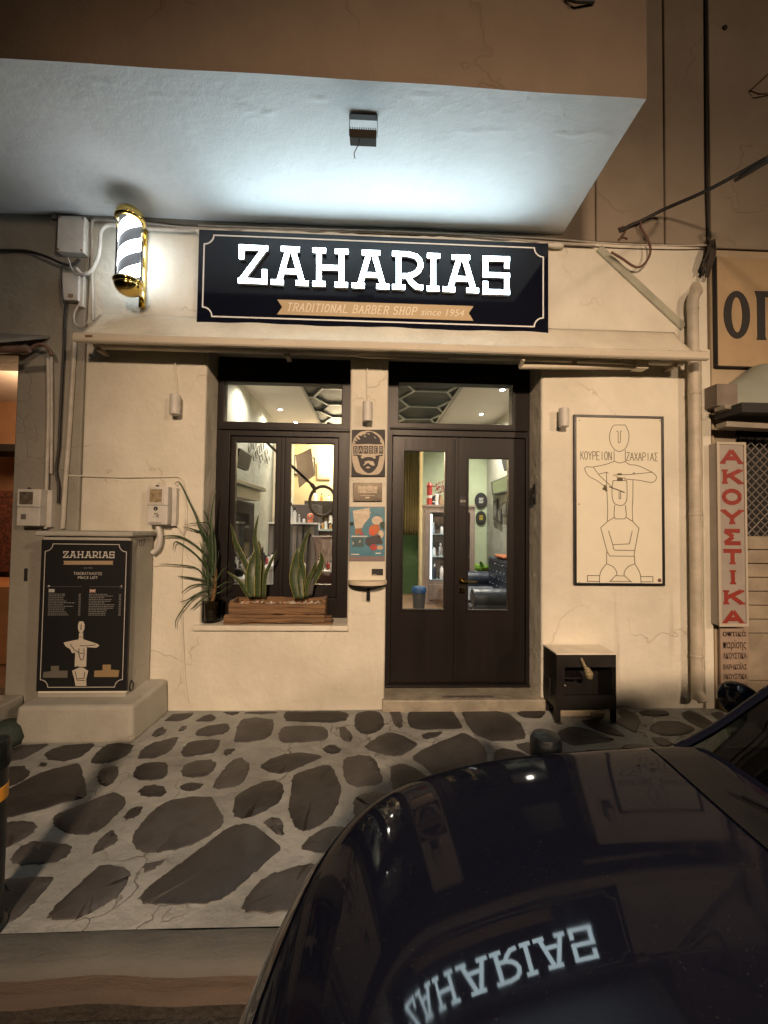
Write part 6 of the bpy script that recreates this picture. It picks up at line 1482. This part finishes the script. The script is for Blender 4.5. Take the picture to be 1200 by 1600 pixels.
# door side: cabinet, vases, ovals, sofa, plant
D5 = lambda c: (600+c[0]*.3377, 560+c[1]*.3377)
kY = 3.65
r = (at(664, 870, kY).x, at(742, 870, kY).x, .101, at(700, 792, kY).z)
M_CW = mat('cabinet_wood', (.30, .23, .19), .5, bump=.2, bscale=10, var=.3, vscale=6, stretch=(3, 3, .5))
t = thing('display_cabinet', 'tall wooden glass-fronted display cabinet seen through the door glass', 'cabinet', ((r[0]+r[1])/2, kY+.15, .101))
zd = at(700, 908, kY).z
MB().slab(r[0], r[1], r[2], r[3], [(r[0]+.09, r[1]-.09, zd, r[3]-.10)], kY, kY+.03).build('front_frame', M_CW, t, bevel=.004)
MB().box(r[0], r[0]+.02, kY+.031, kY+.36, r[2], r[3]).box(r[1]-.02, r[1], kY+.031, kY+.36, r[2], r[3]).box(r[0]+.0205, r[1]-.0205, kY+.33, kY+.36, r[2], r[3]).box(r[0]-.015, r[1]+.015, kY-.02, kY+.37, r[3]+.0005, r[3]+.035).build('carcass', M_CW, t)
shz = [zd+.02+(r[3]-.1-zd)*k/3 for k in (0, 1, 2)]
for z_ in shz: MB().box(r[0]+.021, r[1]-.021, kY+.04, kY+.325, z_-.008, z_+.004).build('shelf', mat('shelf_glass', (.35, .42, .45), .15), t)
MB().box(r[0]+.10, r[0]+.125, kY+.036, kY+.05, zd+.03, r[3]-.13).build('light_strip', mat('cold_strip', (1, 1, 1), .5, emis=(.8, .95, 1), estr=5), t)
MB().box(r[0]+.07, r[1]-.07, kY-.012, kY-.0005, .18, zd-.06).build('drawer', M_CW, t, bevel=.004)
MB().box((r[0]+r[1])/2-.1, (r[0]+r[1])/2+.1, kY-.028, kY-.0125, .31, .33).build('drawer_handle', M_STEEL, t)
r_ = random.Random(15); nm5 = ['white', 'black', 'amber', 'silver', 'red']; lev = ['lowest', 'middle', 'top']
for j, z_ in enumerate(shz):
    for k in range(5):
        q_ = [1, 0, 3, 2 if j == 0 else 0, 1][(k+j) % 5]
        bottle(r[0]+.17+k*.125+r_.uniform(-.02, .02), kY+.15+r_.uniform(-.05, .08), z_+.005, r_.uniform(.16, .30), r_.uniform(.028, .04), q_, f'{nm5[q_]} bottle on the {lev[j]} shelf of the glass-fronted display cabinet')
zt_ = r[3]+.036
t = thing('dried_flowers', 'dark red dried flower ball in a vase on top of the display cabinet', 'flowers', (at(689, 785, kY).x, kY+.12, zt_))
fx0_ = at(689, 770, kY+.1).x
MB().lathe([(.04, zt_), (.06, zt_+.06), (.03, zt_+.14), (.035, zt_+.17)], (fx0_, kY+.12, 0), 'Z', 16).build('vase', mat('vase_tan', (.30, .20, .12), .4), t, smooth=True)
b = MB(); r_ = random.Random(3)
for k in range(110):
    d_ = Vector((r_.gauss(0, 1), r_.gauss(0, 1), r_.gauss(0, 1))).normalized()*r_.uniform(.05, .15)
    c_ = Vector((fx0_, kY+.12, zt_+.30))+d_; b.lathe([(.001, -.012), (.012, 0), (.001, .012)], c_, 'Z', 5)
b.build('blooms', mat('dried_red', (.28, .03, .04), .8), t)
for k, (px_, h_, rr2, m_, lb) in enumerate(((671, .40, .05, 'bottle_red', 'tall red pole-shaped tin'), (677, .16, .035, 'bottle_dark', 'small dark jar'), (682, .20, .04, 'bottle_white', 'small white pot'))):
    c = at(px_, 785, kY+.12)
    t = thing('tin', lb+' on top of the display cabinet', 'tin', (c.x, kY+.12, zt_))
    MB().lathe([(rr2, zt_+.001), (rr2, zt_+h_*.8), (rr2*1.2, zt_+h_*.82), (rr2*1.2, zt_+h_*.88), (rr2*.5, zt_+h_)], (c.x, kY+.12, 0), 'Z', 16).build('body', MATS[m_], t, smooth=True)
    MB().lathe([(rr2*1.02, zt_+h_*.3), (rr2*1.02, zt_+h_*.42)], (c.x, kY+.12, 0), 'Z', 16).build('band', M_WHITE, t, smooth=True)
for (px_, py_, w_, lb, cc) in ((751.5, 782, 1.0, 'black oval plate with white printing, upper one on the green wall', (.55, .55, .5)), (751.5, 809, .85, 'black oval plate with yellow figure, lower one on the green wall', (.55, .42, .04))):
    c = at(px_, py_, BY1-.02); a_ = 9.6*w_/615*(BY1+3.2)
    t = thing('oval_plaque', lb, 'plaque', (c.x, BY1, c.z-a_*1.3), 'oval plaques on the green wall')
    n_ = 24; el = [(c.x+a_*math.cos(2*math.pi*k/n_), c.z+a_*1.3*math.sin(2*math.pi*k/n_)) for k in range(n_)]
    MB().poly(el, BY1-.03, BY1-.001).build('rim', M_BLACKM, t); MB().poly([(c.x+(x_-c.x)*.82, c.z+(z_-c.z)*.82) for x_, z_ in el], BY1-.034, BY1-.0305).build('plate', mat('oval_dark', (.03, .03, .03), .3), t)
    b = MB(); 
    for k in range(4): b.box(c.x-a_*.38, c.x+a_*(.38-.12*(k % 2)), BY1-.036, BY1-.0345, c.z+a_*.3-k*a_*.24, c.z+a_*.42-k*a_*.24)
    b.build('print', mat('oval_print'+str(int(cc[2]*100)), cc, .6), t)
# items on the right wall
def wallrect(name, label, cat, pts, dep, m, m2=None, inset=.12):
    P = [atx(*D5(c), RX1-dep) for c in pts]; t = thing(name, label, cat, tuple(P[3]))
    v = P+[Vector((RX1-.001, q.y, q.z)) for q in P]; b = MB(); b.add(v, [(0, 1, 2, 3), (7, 6, 5, 4), (0, 4, 5, 1), (1, 5, 6, 2), (2, 6, 7, 3), (3, 7, 4, 0)]); b.build('frame', m, t)
    if m2:
        c = sum(P, Vector())/4; v = [c+(q-c)*(1-inset*2)+Vector((-.003, 0, 0)) for q in P]; b = MB(); b.add(v, [(0, 1, 2, 3)]); b.build('face', m2, t)
    return t
wallrect('wall_mirror', 'slanting framed mirror high on the right inside wall', 'mirror', [(494, 572), (600, 530), (600, 610), (500, 632)], .08, mat('dark_frame', (.05, .045, .04), .4), mat('mirror_olive', (.35, .36, .26), .1, metal=.9), .08)
wallrect('wall_speaker', 'dark wedge-shaped speaker near the ceiling on the right inside wall', 'speaker', [(540, 460), (610, 440), (600, 512), (556, 522)], .2, M_BLACKM)
for (pts, lb) in (([(505, 660), (522, 650), (522, 755), (505, 745)], 'gold-rimmed round frame nearest the corner on the right inside wall'), ([(526, 700), (541, 695), (541, 768), (526, 752)], 'small dark frame lowest in the group on the right inside wall'), ([(545, 670), (567, 660), (567, 735), (545, 728)], 'small dark frame highest in the group on the right inside wall'), ([(568, 700), (590, 690), (590, 770), (568, 760)], 'small dark frame at the right end of the group on the right inside wall')):
    wallrect('picture_frame', lb, 'picture', pts, .03, mat('dark_frame', (.05, .045, .04), .4), mat('photo_grey', (.25, .24, .21), .4, var=.7, vscale=14), .14)['group'] = 'small pictures on the right inside wall'
# chesterfield sofa
M_SOFA = mat('navy_leather', (.030, .038, .058), .3, bump=.5, bscale=9, var=.3, vscale=5)
t = thing('chesterfield_sofa', 'dark navy buttoned leather sofa along the right inside wall', 'sofa', (1.7, 2.6, .101))
MB().box(1.30, 2.12, 1.75, 3.35, .18, .48).build('seat', M_SOFA, t, bevel=.06, bseg=4)
b = MB().box(2.0, 2.19, 1.75, 3.35, .45, .98); b.build('backrest', M_SOFA, t, bevel=.05, bseg=4)
bt = MB()
for j in range(4):
    for k in range(9): bt.lathe([(.014, 0), (.008, .008)], (1.998, 1.85+k*.17+(.08 if j % 2 else 0), .55+j*.11), 'Y', 8)
bt.build('buttons', M_BLACK, t)
for y_ in (3.38, 1.62): MB().tube([(1.28, y_, .60), (2.15, y_, .60)], .11, 18).box(1.30, 2.15, y_-.08, y_+.08, .15, .58).build('arm', M_SOFA, t, bevel=.01)
for x_, y_ in ((1.35, 1.68), (2.05, 1.68), (1.35, 3.32), (2.05, 3.32)): MB().lathe([(.03, .101), (.02, .16)], (x_, y_, 0), 'Z', 10).build('foot', M_DARKWOOD, t)
b = MB(); r_ = random.Random(8)
n_ = 10; v = []
for i in range(n_+1):
    for j in range(n_+1): v.append((1.30+.70*i/n_, 1.95+1.2*j/n_, .493+.02*math.sin(i*1.3+j*.7)*math.cos(j*1.1)+.01*r_.random()))
b.add(v, [(i*(n_+1)+j, (i+1)*(n_+1)+j, (i+1)*(n_+1)+j+1, i*(n_+1)+j+1) for i in range(n_) for j in range(n_)])
o = simple('sofa_throw', b, mat('grey_blue_throw', (.10, .11, .13), .8, var=.3, vscale=7), 'crumpled grey-blue throw spread over the sofa seat', 'throw', smooth='all'); s = o.modifiers.new('s', 'SOLIDIFY'); s.thickness = .012
simple('cushion', MB().box(2.0, 2.18, 2.55, 3.0, .985, 1.03), mat('rust_cloth', (.28, .08, .03), .8), 'rust-red cushion on the back of the sofa', 'cushion', bevel=.018)
t = thing('potted_plant', 'small bright green plant behind the sofa arm', 'plant', (1.95, 3.75, .7))
pc = at(757, 893, 3.75)
MB().lathe([(.07, .101), (.07, pc.z-.16), (.09, pc.z-.16), (.11, pc.z-.02), (.10, pc.z-.02), (.001, pc.z-.04)], (pc.x, 3.75, 0), 'Z', 16).build('pot', mat('pot_brown', (.28, .12, .06), .5), t, smooth=True)
r_ = random.Random(4)
for k in range(22):
    a = r_.uniform(0, 6.3); l_ = r_.uniform(.18, .34); b0_ = Vector((pc.x, 3.75, pc.z-.03)); d_ = Vector((math.cos(a), math.sin(a), r_.uniform(.3, 1.6))).normalized()
    build_leaf(blade([b0_, b0_+d_*l_*.5+Vector((0, 0, .02)), b0_+d_*l_-Vector((0, 0, .02))], .08), mat('bright_leaf', (.20, .38, .05), .5, var=.4, vscale=30), t)
# curtain, green panel, waste bin behind the left door leaf
cvx0, cvx1 = at(640, 800, 5.0).x, at(657, 800, 5.0).x
v = []; f = []; n_ = 40
for i in range(n_+1):
    x_ = .60+.40*i/n_; y_ = 4.75+.035*math.sin(i*1.25)
    v += [(x_, y_, 1.25), (x_, y_+.01*math.sin(i), 3.2)]
b = MB(); b.add(v, [(2*i, 2*i+2, 2*i+3, 2*i+1) for i in range(n_)])
o = simple('curtain', b, mat('beige_curtain', (.42, .38, .20), .8, var=.2, vscale=5), 'long beige curtain at the back of the shop behind the left door leaf', 'curtain', smooth='all'); s = o.modifiers.new('s', 'SOLIDIFY'); s.thickness = .006
simple('green_panel', MB().box(.55, .995, 4.70, 4.80, .101, 1.27), mat('deep_green', (.05, .13, .05), .6, var=.4, vscale=4), 'dark green panel below the curtain behind the left door leaf', 'panel')
c = at(656, 915, 3.0)
t = thing('waste_bin', 'dark bin with a blue liner standing left of the display cabinet', 'bin', (c.x, 3.1, .101))
MB().lathe([(.09, .102), (.11, .45), (.10, .45), (.08, .12)], (c.x-.0, 3.1, 0), 'Z', 20).build('body', mat('bin_grey', (.05, .055, .06), .5), t, smooth=True)
MB().lathe([(.112, .40), (.12, .45), (.10, .49), (.08, .47), (.07, .4)], (c.x-.0, 3.1, 0), 'Z', 20).build('liner', mat('blue_liner', (.02, .07, .18), .35, bump=1, bscale=20), t, smooth=True)
def area(name, loc, size, power, col, rot, parent=None):
    ld = bpy.data.lights.new(name, 'AREA'); ld.size = size; ld.energy = power; ld.color = col
    o = bpy.data.objects.new(name, ld); COL.objects.link(o); o.location = loc; o.rotation_euler = rot
    return o
# a lit fluorescent batten fixed to the ceiling near the back (glow on the back wall)
t = thing('ceiling_batten', 'glowing warm lamp batten at the back of the shop ceiling', 'ceiling light', (-.7, 5.2, ZC-.05))
MB().box(-1.3, .2, 5.15, 5.25, ZC-.05, ZC-.002).build('housing', M_WHITE, t)
MB().tube([(-1.25, 5.2, ZC-.075), (.15, 5.2, ZC-.075)], .018, 10).build('tube', mat('lit_tube', (1, 1, 1), .5, emis=(1, .80, .50), estr=30), t)
ld = bpy.data.lights.new('batten_light', 'POINT'); ld.energy = 150; ld.color = (1, .80, .52); ld.shadow_soft_size = .15
lo = bpy.data.objects.new('batten_light', ld); COL.objects.link(lo); lo.parent = t; lo.location = (0, 0, -.25)
# lamp in the left neighbour
t = thing('ceiling_lamp', 'orange ceiling lamp inside the far-left shop doorway', 'ceiling light', (lx-.6, 1.0, 2.9))
MB().lathe([(.001, -.08), (.10, -.06), (.14, 0), (.05, .06), (.02, .0999)], (lx-.6, 1.0, 2.9), 'Z', 18).build('globe', mat('lit_globe', (1, .8, .5), .5, emis=(1, .55, .25), estr=4), t, smooth=True)
ld = bpy.data.lights.new('globe_light', 'POINT'); ld.energy = 34; ld.color = (1, .62, .34); ld.shadow_soft_size = .12
lo = bpy.data.objects.new('globe_light', ld); COL.objects.link(lo); lo.parent = t; lo.location = (0, -.0, -.3)
# ================================================================== CAR
RZ = -0.13; YC = -2.80; HWID = .80
def h_top(x):
    if x < .9: z = .978+.185*x-.10*x*x
    elif x < 3.3: z = 1.06
    else: z = 1.06-.25*((x-3.3)/.3)**2
    t = min(1, max(0, (x+.31)/.44))
    f = (1-(1-t)**3.0)**(1/2.0) if t < 1 else 1
    zb = .22
    return zb+(z-zb)*f
def h_wid(x):
    t = min(1, max(0, (x+.31)/.85))
    w = HWID*(1-(1-t)**3.1)**(1/2.0)
    if x > 3.2: w *= (1-((x-3.2)/.42)**3*.5)
    return w
def S(x, v, off=0.0):        # body surface, v in -1..1 ; +1 = kerb side
    h = h_top(x); w = h_wid(x); zb = .20; a = abs(v)
    cr = .05*v*v
    z = zb+(h-cr-zb)*max(0, 1-a**18)**(1/3.0)
    return Vector((x, YC+v*w, z+RZ+off))
M_PAINT = mat('black_car_paint', (.006, .007, .014), .5, coat=.28, spec=.0)
MATS['black_car_paint'].node_tree.nodes['Principled BSDF'].inputs['Coat Roughness'].default_value = .035
M_TRIM = mat('car_black_trim', (.010, .010, .011), .55, spec=.12); M_CARGLASS = glass_mat('car_glass', (.25, .28, .27), 1.3); M_CHROME = mat('chrome', (.7, .7, .7), .1, metal=1)
CARO = thing('parked_car', 'glossy black small car parked at the kerb, its bonnet mirroring the lit shop sign', 'car', (1.6, YC, RZ))
nx = 150; nv = 96; v = []
for i in range(nx+1):
    s = i/nx; x = -.309+3.90*(s**1.7)
    for j in range(nv+1):
        a = -1+2*j/nv; vv = math.copysign(1-(1-abs(a))**2.4, a); v.append(S(x, vv))
f = [(i*(nv+1)+j, (i+1)*(nv+1)+j, (i+1)*(nv+1)+j+1, i*(nv+1)+j+1) for i in range(nx) for j in range(nv)]
f.append(tuple(nx*(nv+1)+j for j in range(nv+1)))
b = MB(); b.add(v, f); b.build('body', M_PAINT, CARO, smooth='all')
_nt = M_PAINT.node_tree; _p = _nt.nodes['Principled BSDF']; _n = _nt.nodes.new('ShaderNodeTexNoise'); _n.inputs['Scale'].default_value = 7; _n.inputs['Detail'].default_value = 8
_t = _nt.nodes.new('ShaderNodeTexCoord'); _nt.links.new(_t.outputs['Object'], _n.inputs[0]); _m = _nt.nodes.new('ShaderNodeMapRange'); _m.inputs[1].default_value = .35; _m.inputs[2].default_value = .75
_m.inputs[3].default_value = .02; _m.inputs[4].default_value = .085; _nt.links.new(_n.outputs[0], _m.inputs[0]); _nt.links.new(_m.outputs[0], _p.inputs['Coat Roughness'])
_d = _nt.nodes.new('ShaderNodeTexNoise'); _d.inputs['Scale'].default_value = 220; _d.inputs['Detail'].default_value = 2; _nt.links.new(_t.outputs['Object'], _d.inputs[0])
_c = _nt.nodes.new('ShaderNodeValToRGB'); _c.color_ramp.elements[0].position = .68; _c.color_ramp.elements[1].position = .76; _c.color_ramp.elements[0].color = (.006, .007, .014, 1); _c.color_ramp.elements[1].color = (.035, .033, .03, 1)
_nt.links.new(_d.outputs[0], _c.inputs[0]); _nt.links.new(_c.outputs[0], _p.inputs['Base Color'])
def strip(name, fn, n, w, m, off=.0015):    # thin dark line on the body: fn(s)->(x,v)
    b = MB(); v = []
    P = [S(*fn(i/n)) for i in range(n+1)]
    for i, p in enumerate(P):
        t = (P[min(i+1, n)]-P[max(i-1, 0)]).normalized(); x_, v_ = fn(i/n)
        e = .004; nn = (S(x_+e, v_)-S(x_-e, v_)).cross(S(x_, min(.999, v_+e))-S(x_, v_-e)).normalized()
        if nn.z < 0: nn = -nn
        u = nn.cross(t).normalized(); v += [p+u*w/2+nn*off, p-u*w/2+nn*off]
    b.add(v, [(2*i, 2*i+1, 2*i+3, 2*i+2) for i in range(n)]); return b.build(name, m, CARO)
def xb(v): return .78+.11*v*v
def patch_(name, f0, f1, v0, v1, m, off=.003, n=20, k=10):
    b = MB(); v = []
    for i in range(n+1):
        vv = v0+(v1-v0)*i/n
        for j in range(k+1):
            x_ = f0(vv)+(f1(vv)-f0(vv))*j/k; v.append(S(x_, vv)+Vector((0, 0, off)))
    b.add(v, [(i*(k+1)+j, (i+1)*(k+1)+j, (i+1)*(k+1)+j+1, i*(k+1)+j+1) for i in range(n) for j in range(k)]); return b.build(name, m, CARO, smooth='all')
strip('bonnet_gap', lambda s: (-.16+s*.93, .90-.02*math.sin(s*3)), 40, .005, M_TRIM)
strip('bonnet_gap', lambda s: (-.16+s*.93, -.90+.02*math.sin(s*3)), 40, .005, M_TRIM)
patch_('cowl', lambda v: xb(v)-.085, lambda v: xb(v)+.03, -.90, .90, M_TRIM, .004)
# cabin
prof = [(0, 1.02), (.12, 1.10), (.28, 1.24), (.48, 1.37), (.66, 1.45)]; roofp = [(.66, 1.45), (1.0, 1.50), (1.5, 1.52), (2.0, 1.49), (2.35, 1.42)]; rearp = [(2.35, 1.42), (2.55, 1.25), (2.66, 1.02)]
def cw(z): return .72-.30*max(0, z-1.0)
def cab(px_, z, v): 
    base = xb(v)-.0; sh = max(0, 1-px_/.66)
    return Vector((.80+px_+(xb(v)-.80)*(.3+.7*sh), YC+v*cw(z), z-.035*v*v+RZ))
def cabpart(name, pr, m):
    b = MB(); v = []; n = 24
    q = [(Vector((c[0], 0, c[1]))) for c in pr]; q = curve(q, 4)
    for p_ in q:
        for j in range(n+1): v.append(cab(p_.x, p_.z, -1+2*j/n))
    b.add(v, [(i*(n+1)+j, (i+1)*(n+1)+j, (i+1)*(n+1)+j+1, i*(n+1)+j+1) for i in range(len(q)-1) for j in range(n)]); return b.build(name, m, CARO, smooth='all')
cabpart('windscreen', prof, M_CARGLASS); cabpart('roof', roofp, M_PAINT); cabpart('rear_window', rearp, M_CARGLASS)
allp = curve([Vector((c[0], 0, c[1])) for c in prof+roofp[1:]+rearp[1:]], 4)
for sg in (-1, 1):
    b = MB(); v = []
    for p_ in allp:
        t_ = cab(p_.x, p_.z, sg); bz0 = Vector((t_.x, YC+sg*.735, .975+RZ)); v += [t_, bz0]
    b.add(v, [(2*i, 2*i+1, 2*i+3, 2*i+2) for i in range(len(allp)-1)]); b.build('side_window', M_CARGLASS, CARO)
    MB().tube([cab(p_.x, p_.z, sg) for p_ in allp], .012, 8).build('roof_pillar', M_PAINT, CARO, smooth=True)
    MB().tube([Vector((2.0, YC+sg*.73, .98+RZ)), cab(1.2, 1.5, sg)], .03, 8).build('door_pillar', M_TRIM, CARO, smooth=True)
    # mirror
    mx_, my_, mz_ = 1.32, YC+sg*.96, 1.01+RZ
    pm = part('side_mirror', (mx_, my_, mz_), CARO)
    prf = [(.001, -.07), (.036, -.06), (.052, -.035), (.058, 0), (.052, .035), (.036, .06), (.001, .07)]
    q = MB().lathe(prf, (0, 0, 0), 'X', 22); q.v = [(mx_+(a*.0+b_*.0)+c_*.55*0+a*.45, my_+b_*1.35, mz_+c_*.95) for a, b_, c_ in [(a*1.15, b_*1.1, c_*1.15) for a, b_, c_ in q.v]]
    q.build('housing', M_PAINT, pm, smooth='all')
    MB().tube([(mx_, my_-sg*.07, mz_-.04), (mx_+.02, YC+sg*.79, mz_-.075)], .018, 8).build('stalk', M_TRIM, pm, smooth=True)
    # headlight and wheels
    b = MB(); v = []; n = 14; k = 8
    for i in range(n+1):
        v_ = sg*(.50+.38*i/n)
        for j in range(k+1):
            x_ = -.285+.10*j/k+.10*(i/n)**2*(j/k+.3); p_ = S(x_, v_); dome_ = math.sin(math.pi*i/n)*math.sin(math.pi*j/k); v.append(p_+Vector((-.008*dome_-.002, sg*.004, .008*dome_+.002)))
    b.add(v, [(i*(k+1)+j, (i+1)*(k+1)+j, (i+1)*(k+1)+j+1, i*(k+1)+j+1) for i in range(n) for j in range(k)])
    b.build('headlight', mat('headlight_lens', (.10, .10, .10), .05, coat=1, metal=.4), CARO, smooth='all')
    for wx in (.52, 2.95):
        pw = part('wheel', (wx, YC+sg*.68, .29+RZ), CARO); c = (wx, YC+sg*.70, .29+RZ)
        MB().lathe([(.18, -.09), (.27, -.10), (.29, -.07), (.29, .07), (.27, .10), (.18, .09)], c, 'Y', 32).build('tyre', M_TRIM, pw, smooth=True)
        rim = MB().lathe([(.175, -.06), (.185, .0), (.175, .06)], c, 'Y', 28)
        for a in range(5): rim.obox((c[0]+.09*math.cos(a*1.2566), c[1]+sg*.05, c[2]+.09*math.sin(a*1.2566)), (math.cos(a*1.2566), 0, math.sin(a*1.2566)), (0, 1, 0), (-math.sin(a*1.2566), 0, math.cos(a*1.2566)), .09, .012, .022)
        rim.build('rim', M_STEEL, pw)
wp = MB().tube([S(xb(.5)-.03, .5, .02), cab(.10, 1.085, .1)+Vector((0, 0, .02)), cab(.13, 1.105, -.25)+Vector((0, 0, .02))], .006, 6); wp.build('wiper', M_TRIM, CARO)
wp = MB().tube([S(xb(-.2)-.03, -.2, .02), cab(.10, 1.085, -.5)+Vector((0, 0, .02)), cab(.13, 1.105, -.75)+Vector((0, 0, .02))], .006, 6); wp.build('wiper', M_TRIM, CARO)
b = MB(); v = []
for i in range(21):
    v_ = -.42+.84*i/20
    for x_ in (-.3085, -.300, -.295): v.append(S(x_, v_)+Vector((-.003, 0, 0)))
b.add(v, [(i*3+j, i*3+j+1, (i+1)*3+j+1, (i+1)*3+j) for i in range(20) for j in range(2)]); b.build('grille', M_TRIM, CARO)

# ================================================================== STREET LAMP (behind the camera, across the road; it lights the front)
LX, LY, LZ = -.05, -8.2, 4.55
t = thing('street_lamp', 'warm street lamp on a black post across the road that lights the shop front', 'street lamp', (LX, LY-.9, RZ))
MB().lathe([(.10, RZ), (.10, RZ+.25), (.055, RZ+.35), (.04, LZ+.25), (.035, LZ+.35)], (LX, LY-.9, 0), 'Z', 18).build('post', M_BLACK, t, smooth=True)
MB().tube(curve([(LX, LY-.9, LZ+.3), (LX, LY-.75, LZ+.42), (LX, LY-.35, LZ+.38), (LX, LY, LZ+.2)], 5), .025, 10).build('arm', M_BLACK, t, smooth=True)
MB().lathe([(.05, LZ+.22), (.12, LZ+.16), (.20, LZ+.04), (.20, LZ+.02), (.18, LZ+.02), (.10, LZ+.14), (.001, LZ+.17)], (LX, LY, 0), 'Z', 24).build('hood', M_BLACK, t, smooth=True)
MB().lathe([(.001, LZ-.07), (.07, LZ-.05), (.10, LZ), (.08, LZ+.06), (.001, LZ+.10)], (LX, LY, 0), 'Z', 20).build('globe', mat('sodium_globe', (1, .8, .5), .5, emis=(1, .62, .30), estr=12), t, smooth=True)
ld = bpy.data.lights.new('lamp_light', 'SPOT'); ld.energy = 3500; ld.color = (1.0, .70, .465); ld.spot_size = math.radians(60); ld.spot_blend = 1.0; ld.shadow_soft_size = .30
lo = bpy.data.objects.new('lamp_light', ld); COL.objects.link(lo); lo.parent = t
src = Vector((LX, LY+.0, LZ-.12)); lo.location = src-Vector((LX, LY-.9, RZ))
lo.rotation_euler = (Vector((.85, 0, 1.0))-src).to_track_quat('-Z', 'Y').to_euler()
t['group'] = 'street lamps across the road'
t2 = dup(t); t2.location = (6.6, LY-1.4, RZ); t2['label'] = 'second warm street lamp further right along the far side of the road'
for ch in t2.children:
    if ch.type == 'LIGHT':
        ch.data = ch.data.copy(); ch.data.energy = 1500; ch.data.spot_size = math.radians(80)
        s2 = Vector((6.6, LY-1.4, RZ))+ch.location; ch.rotation_euler = (Vector((1.6, 0, 1.6))-s2).to_track_quat('-Z', 'Y').to_euler()
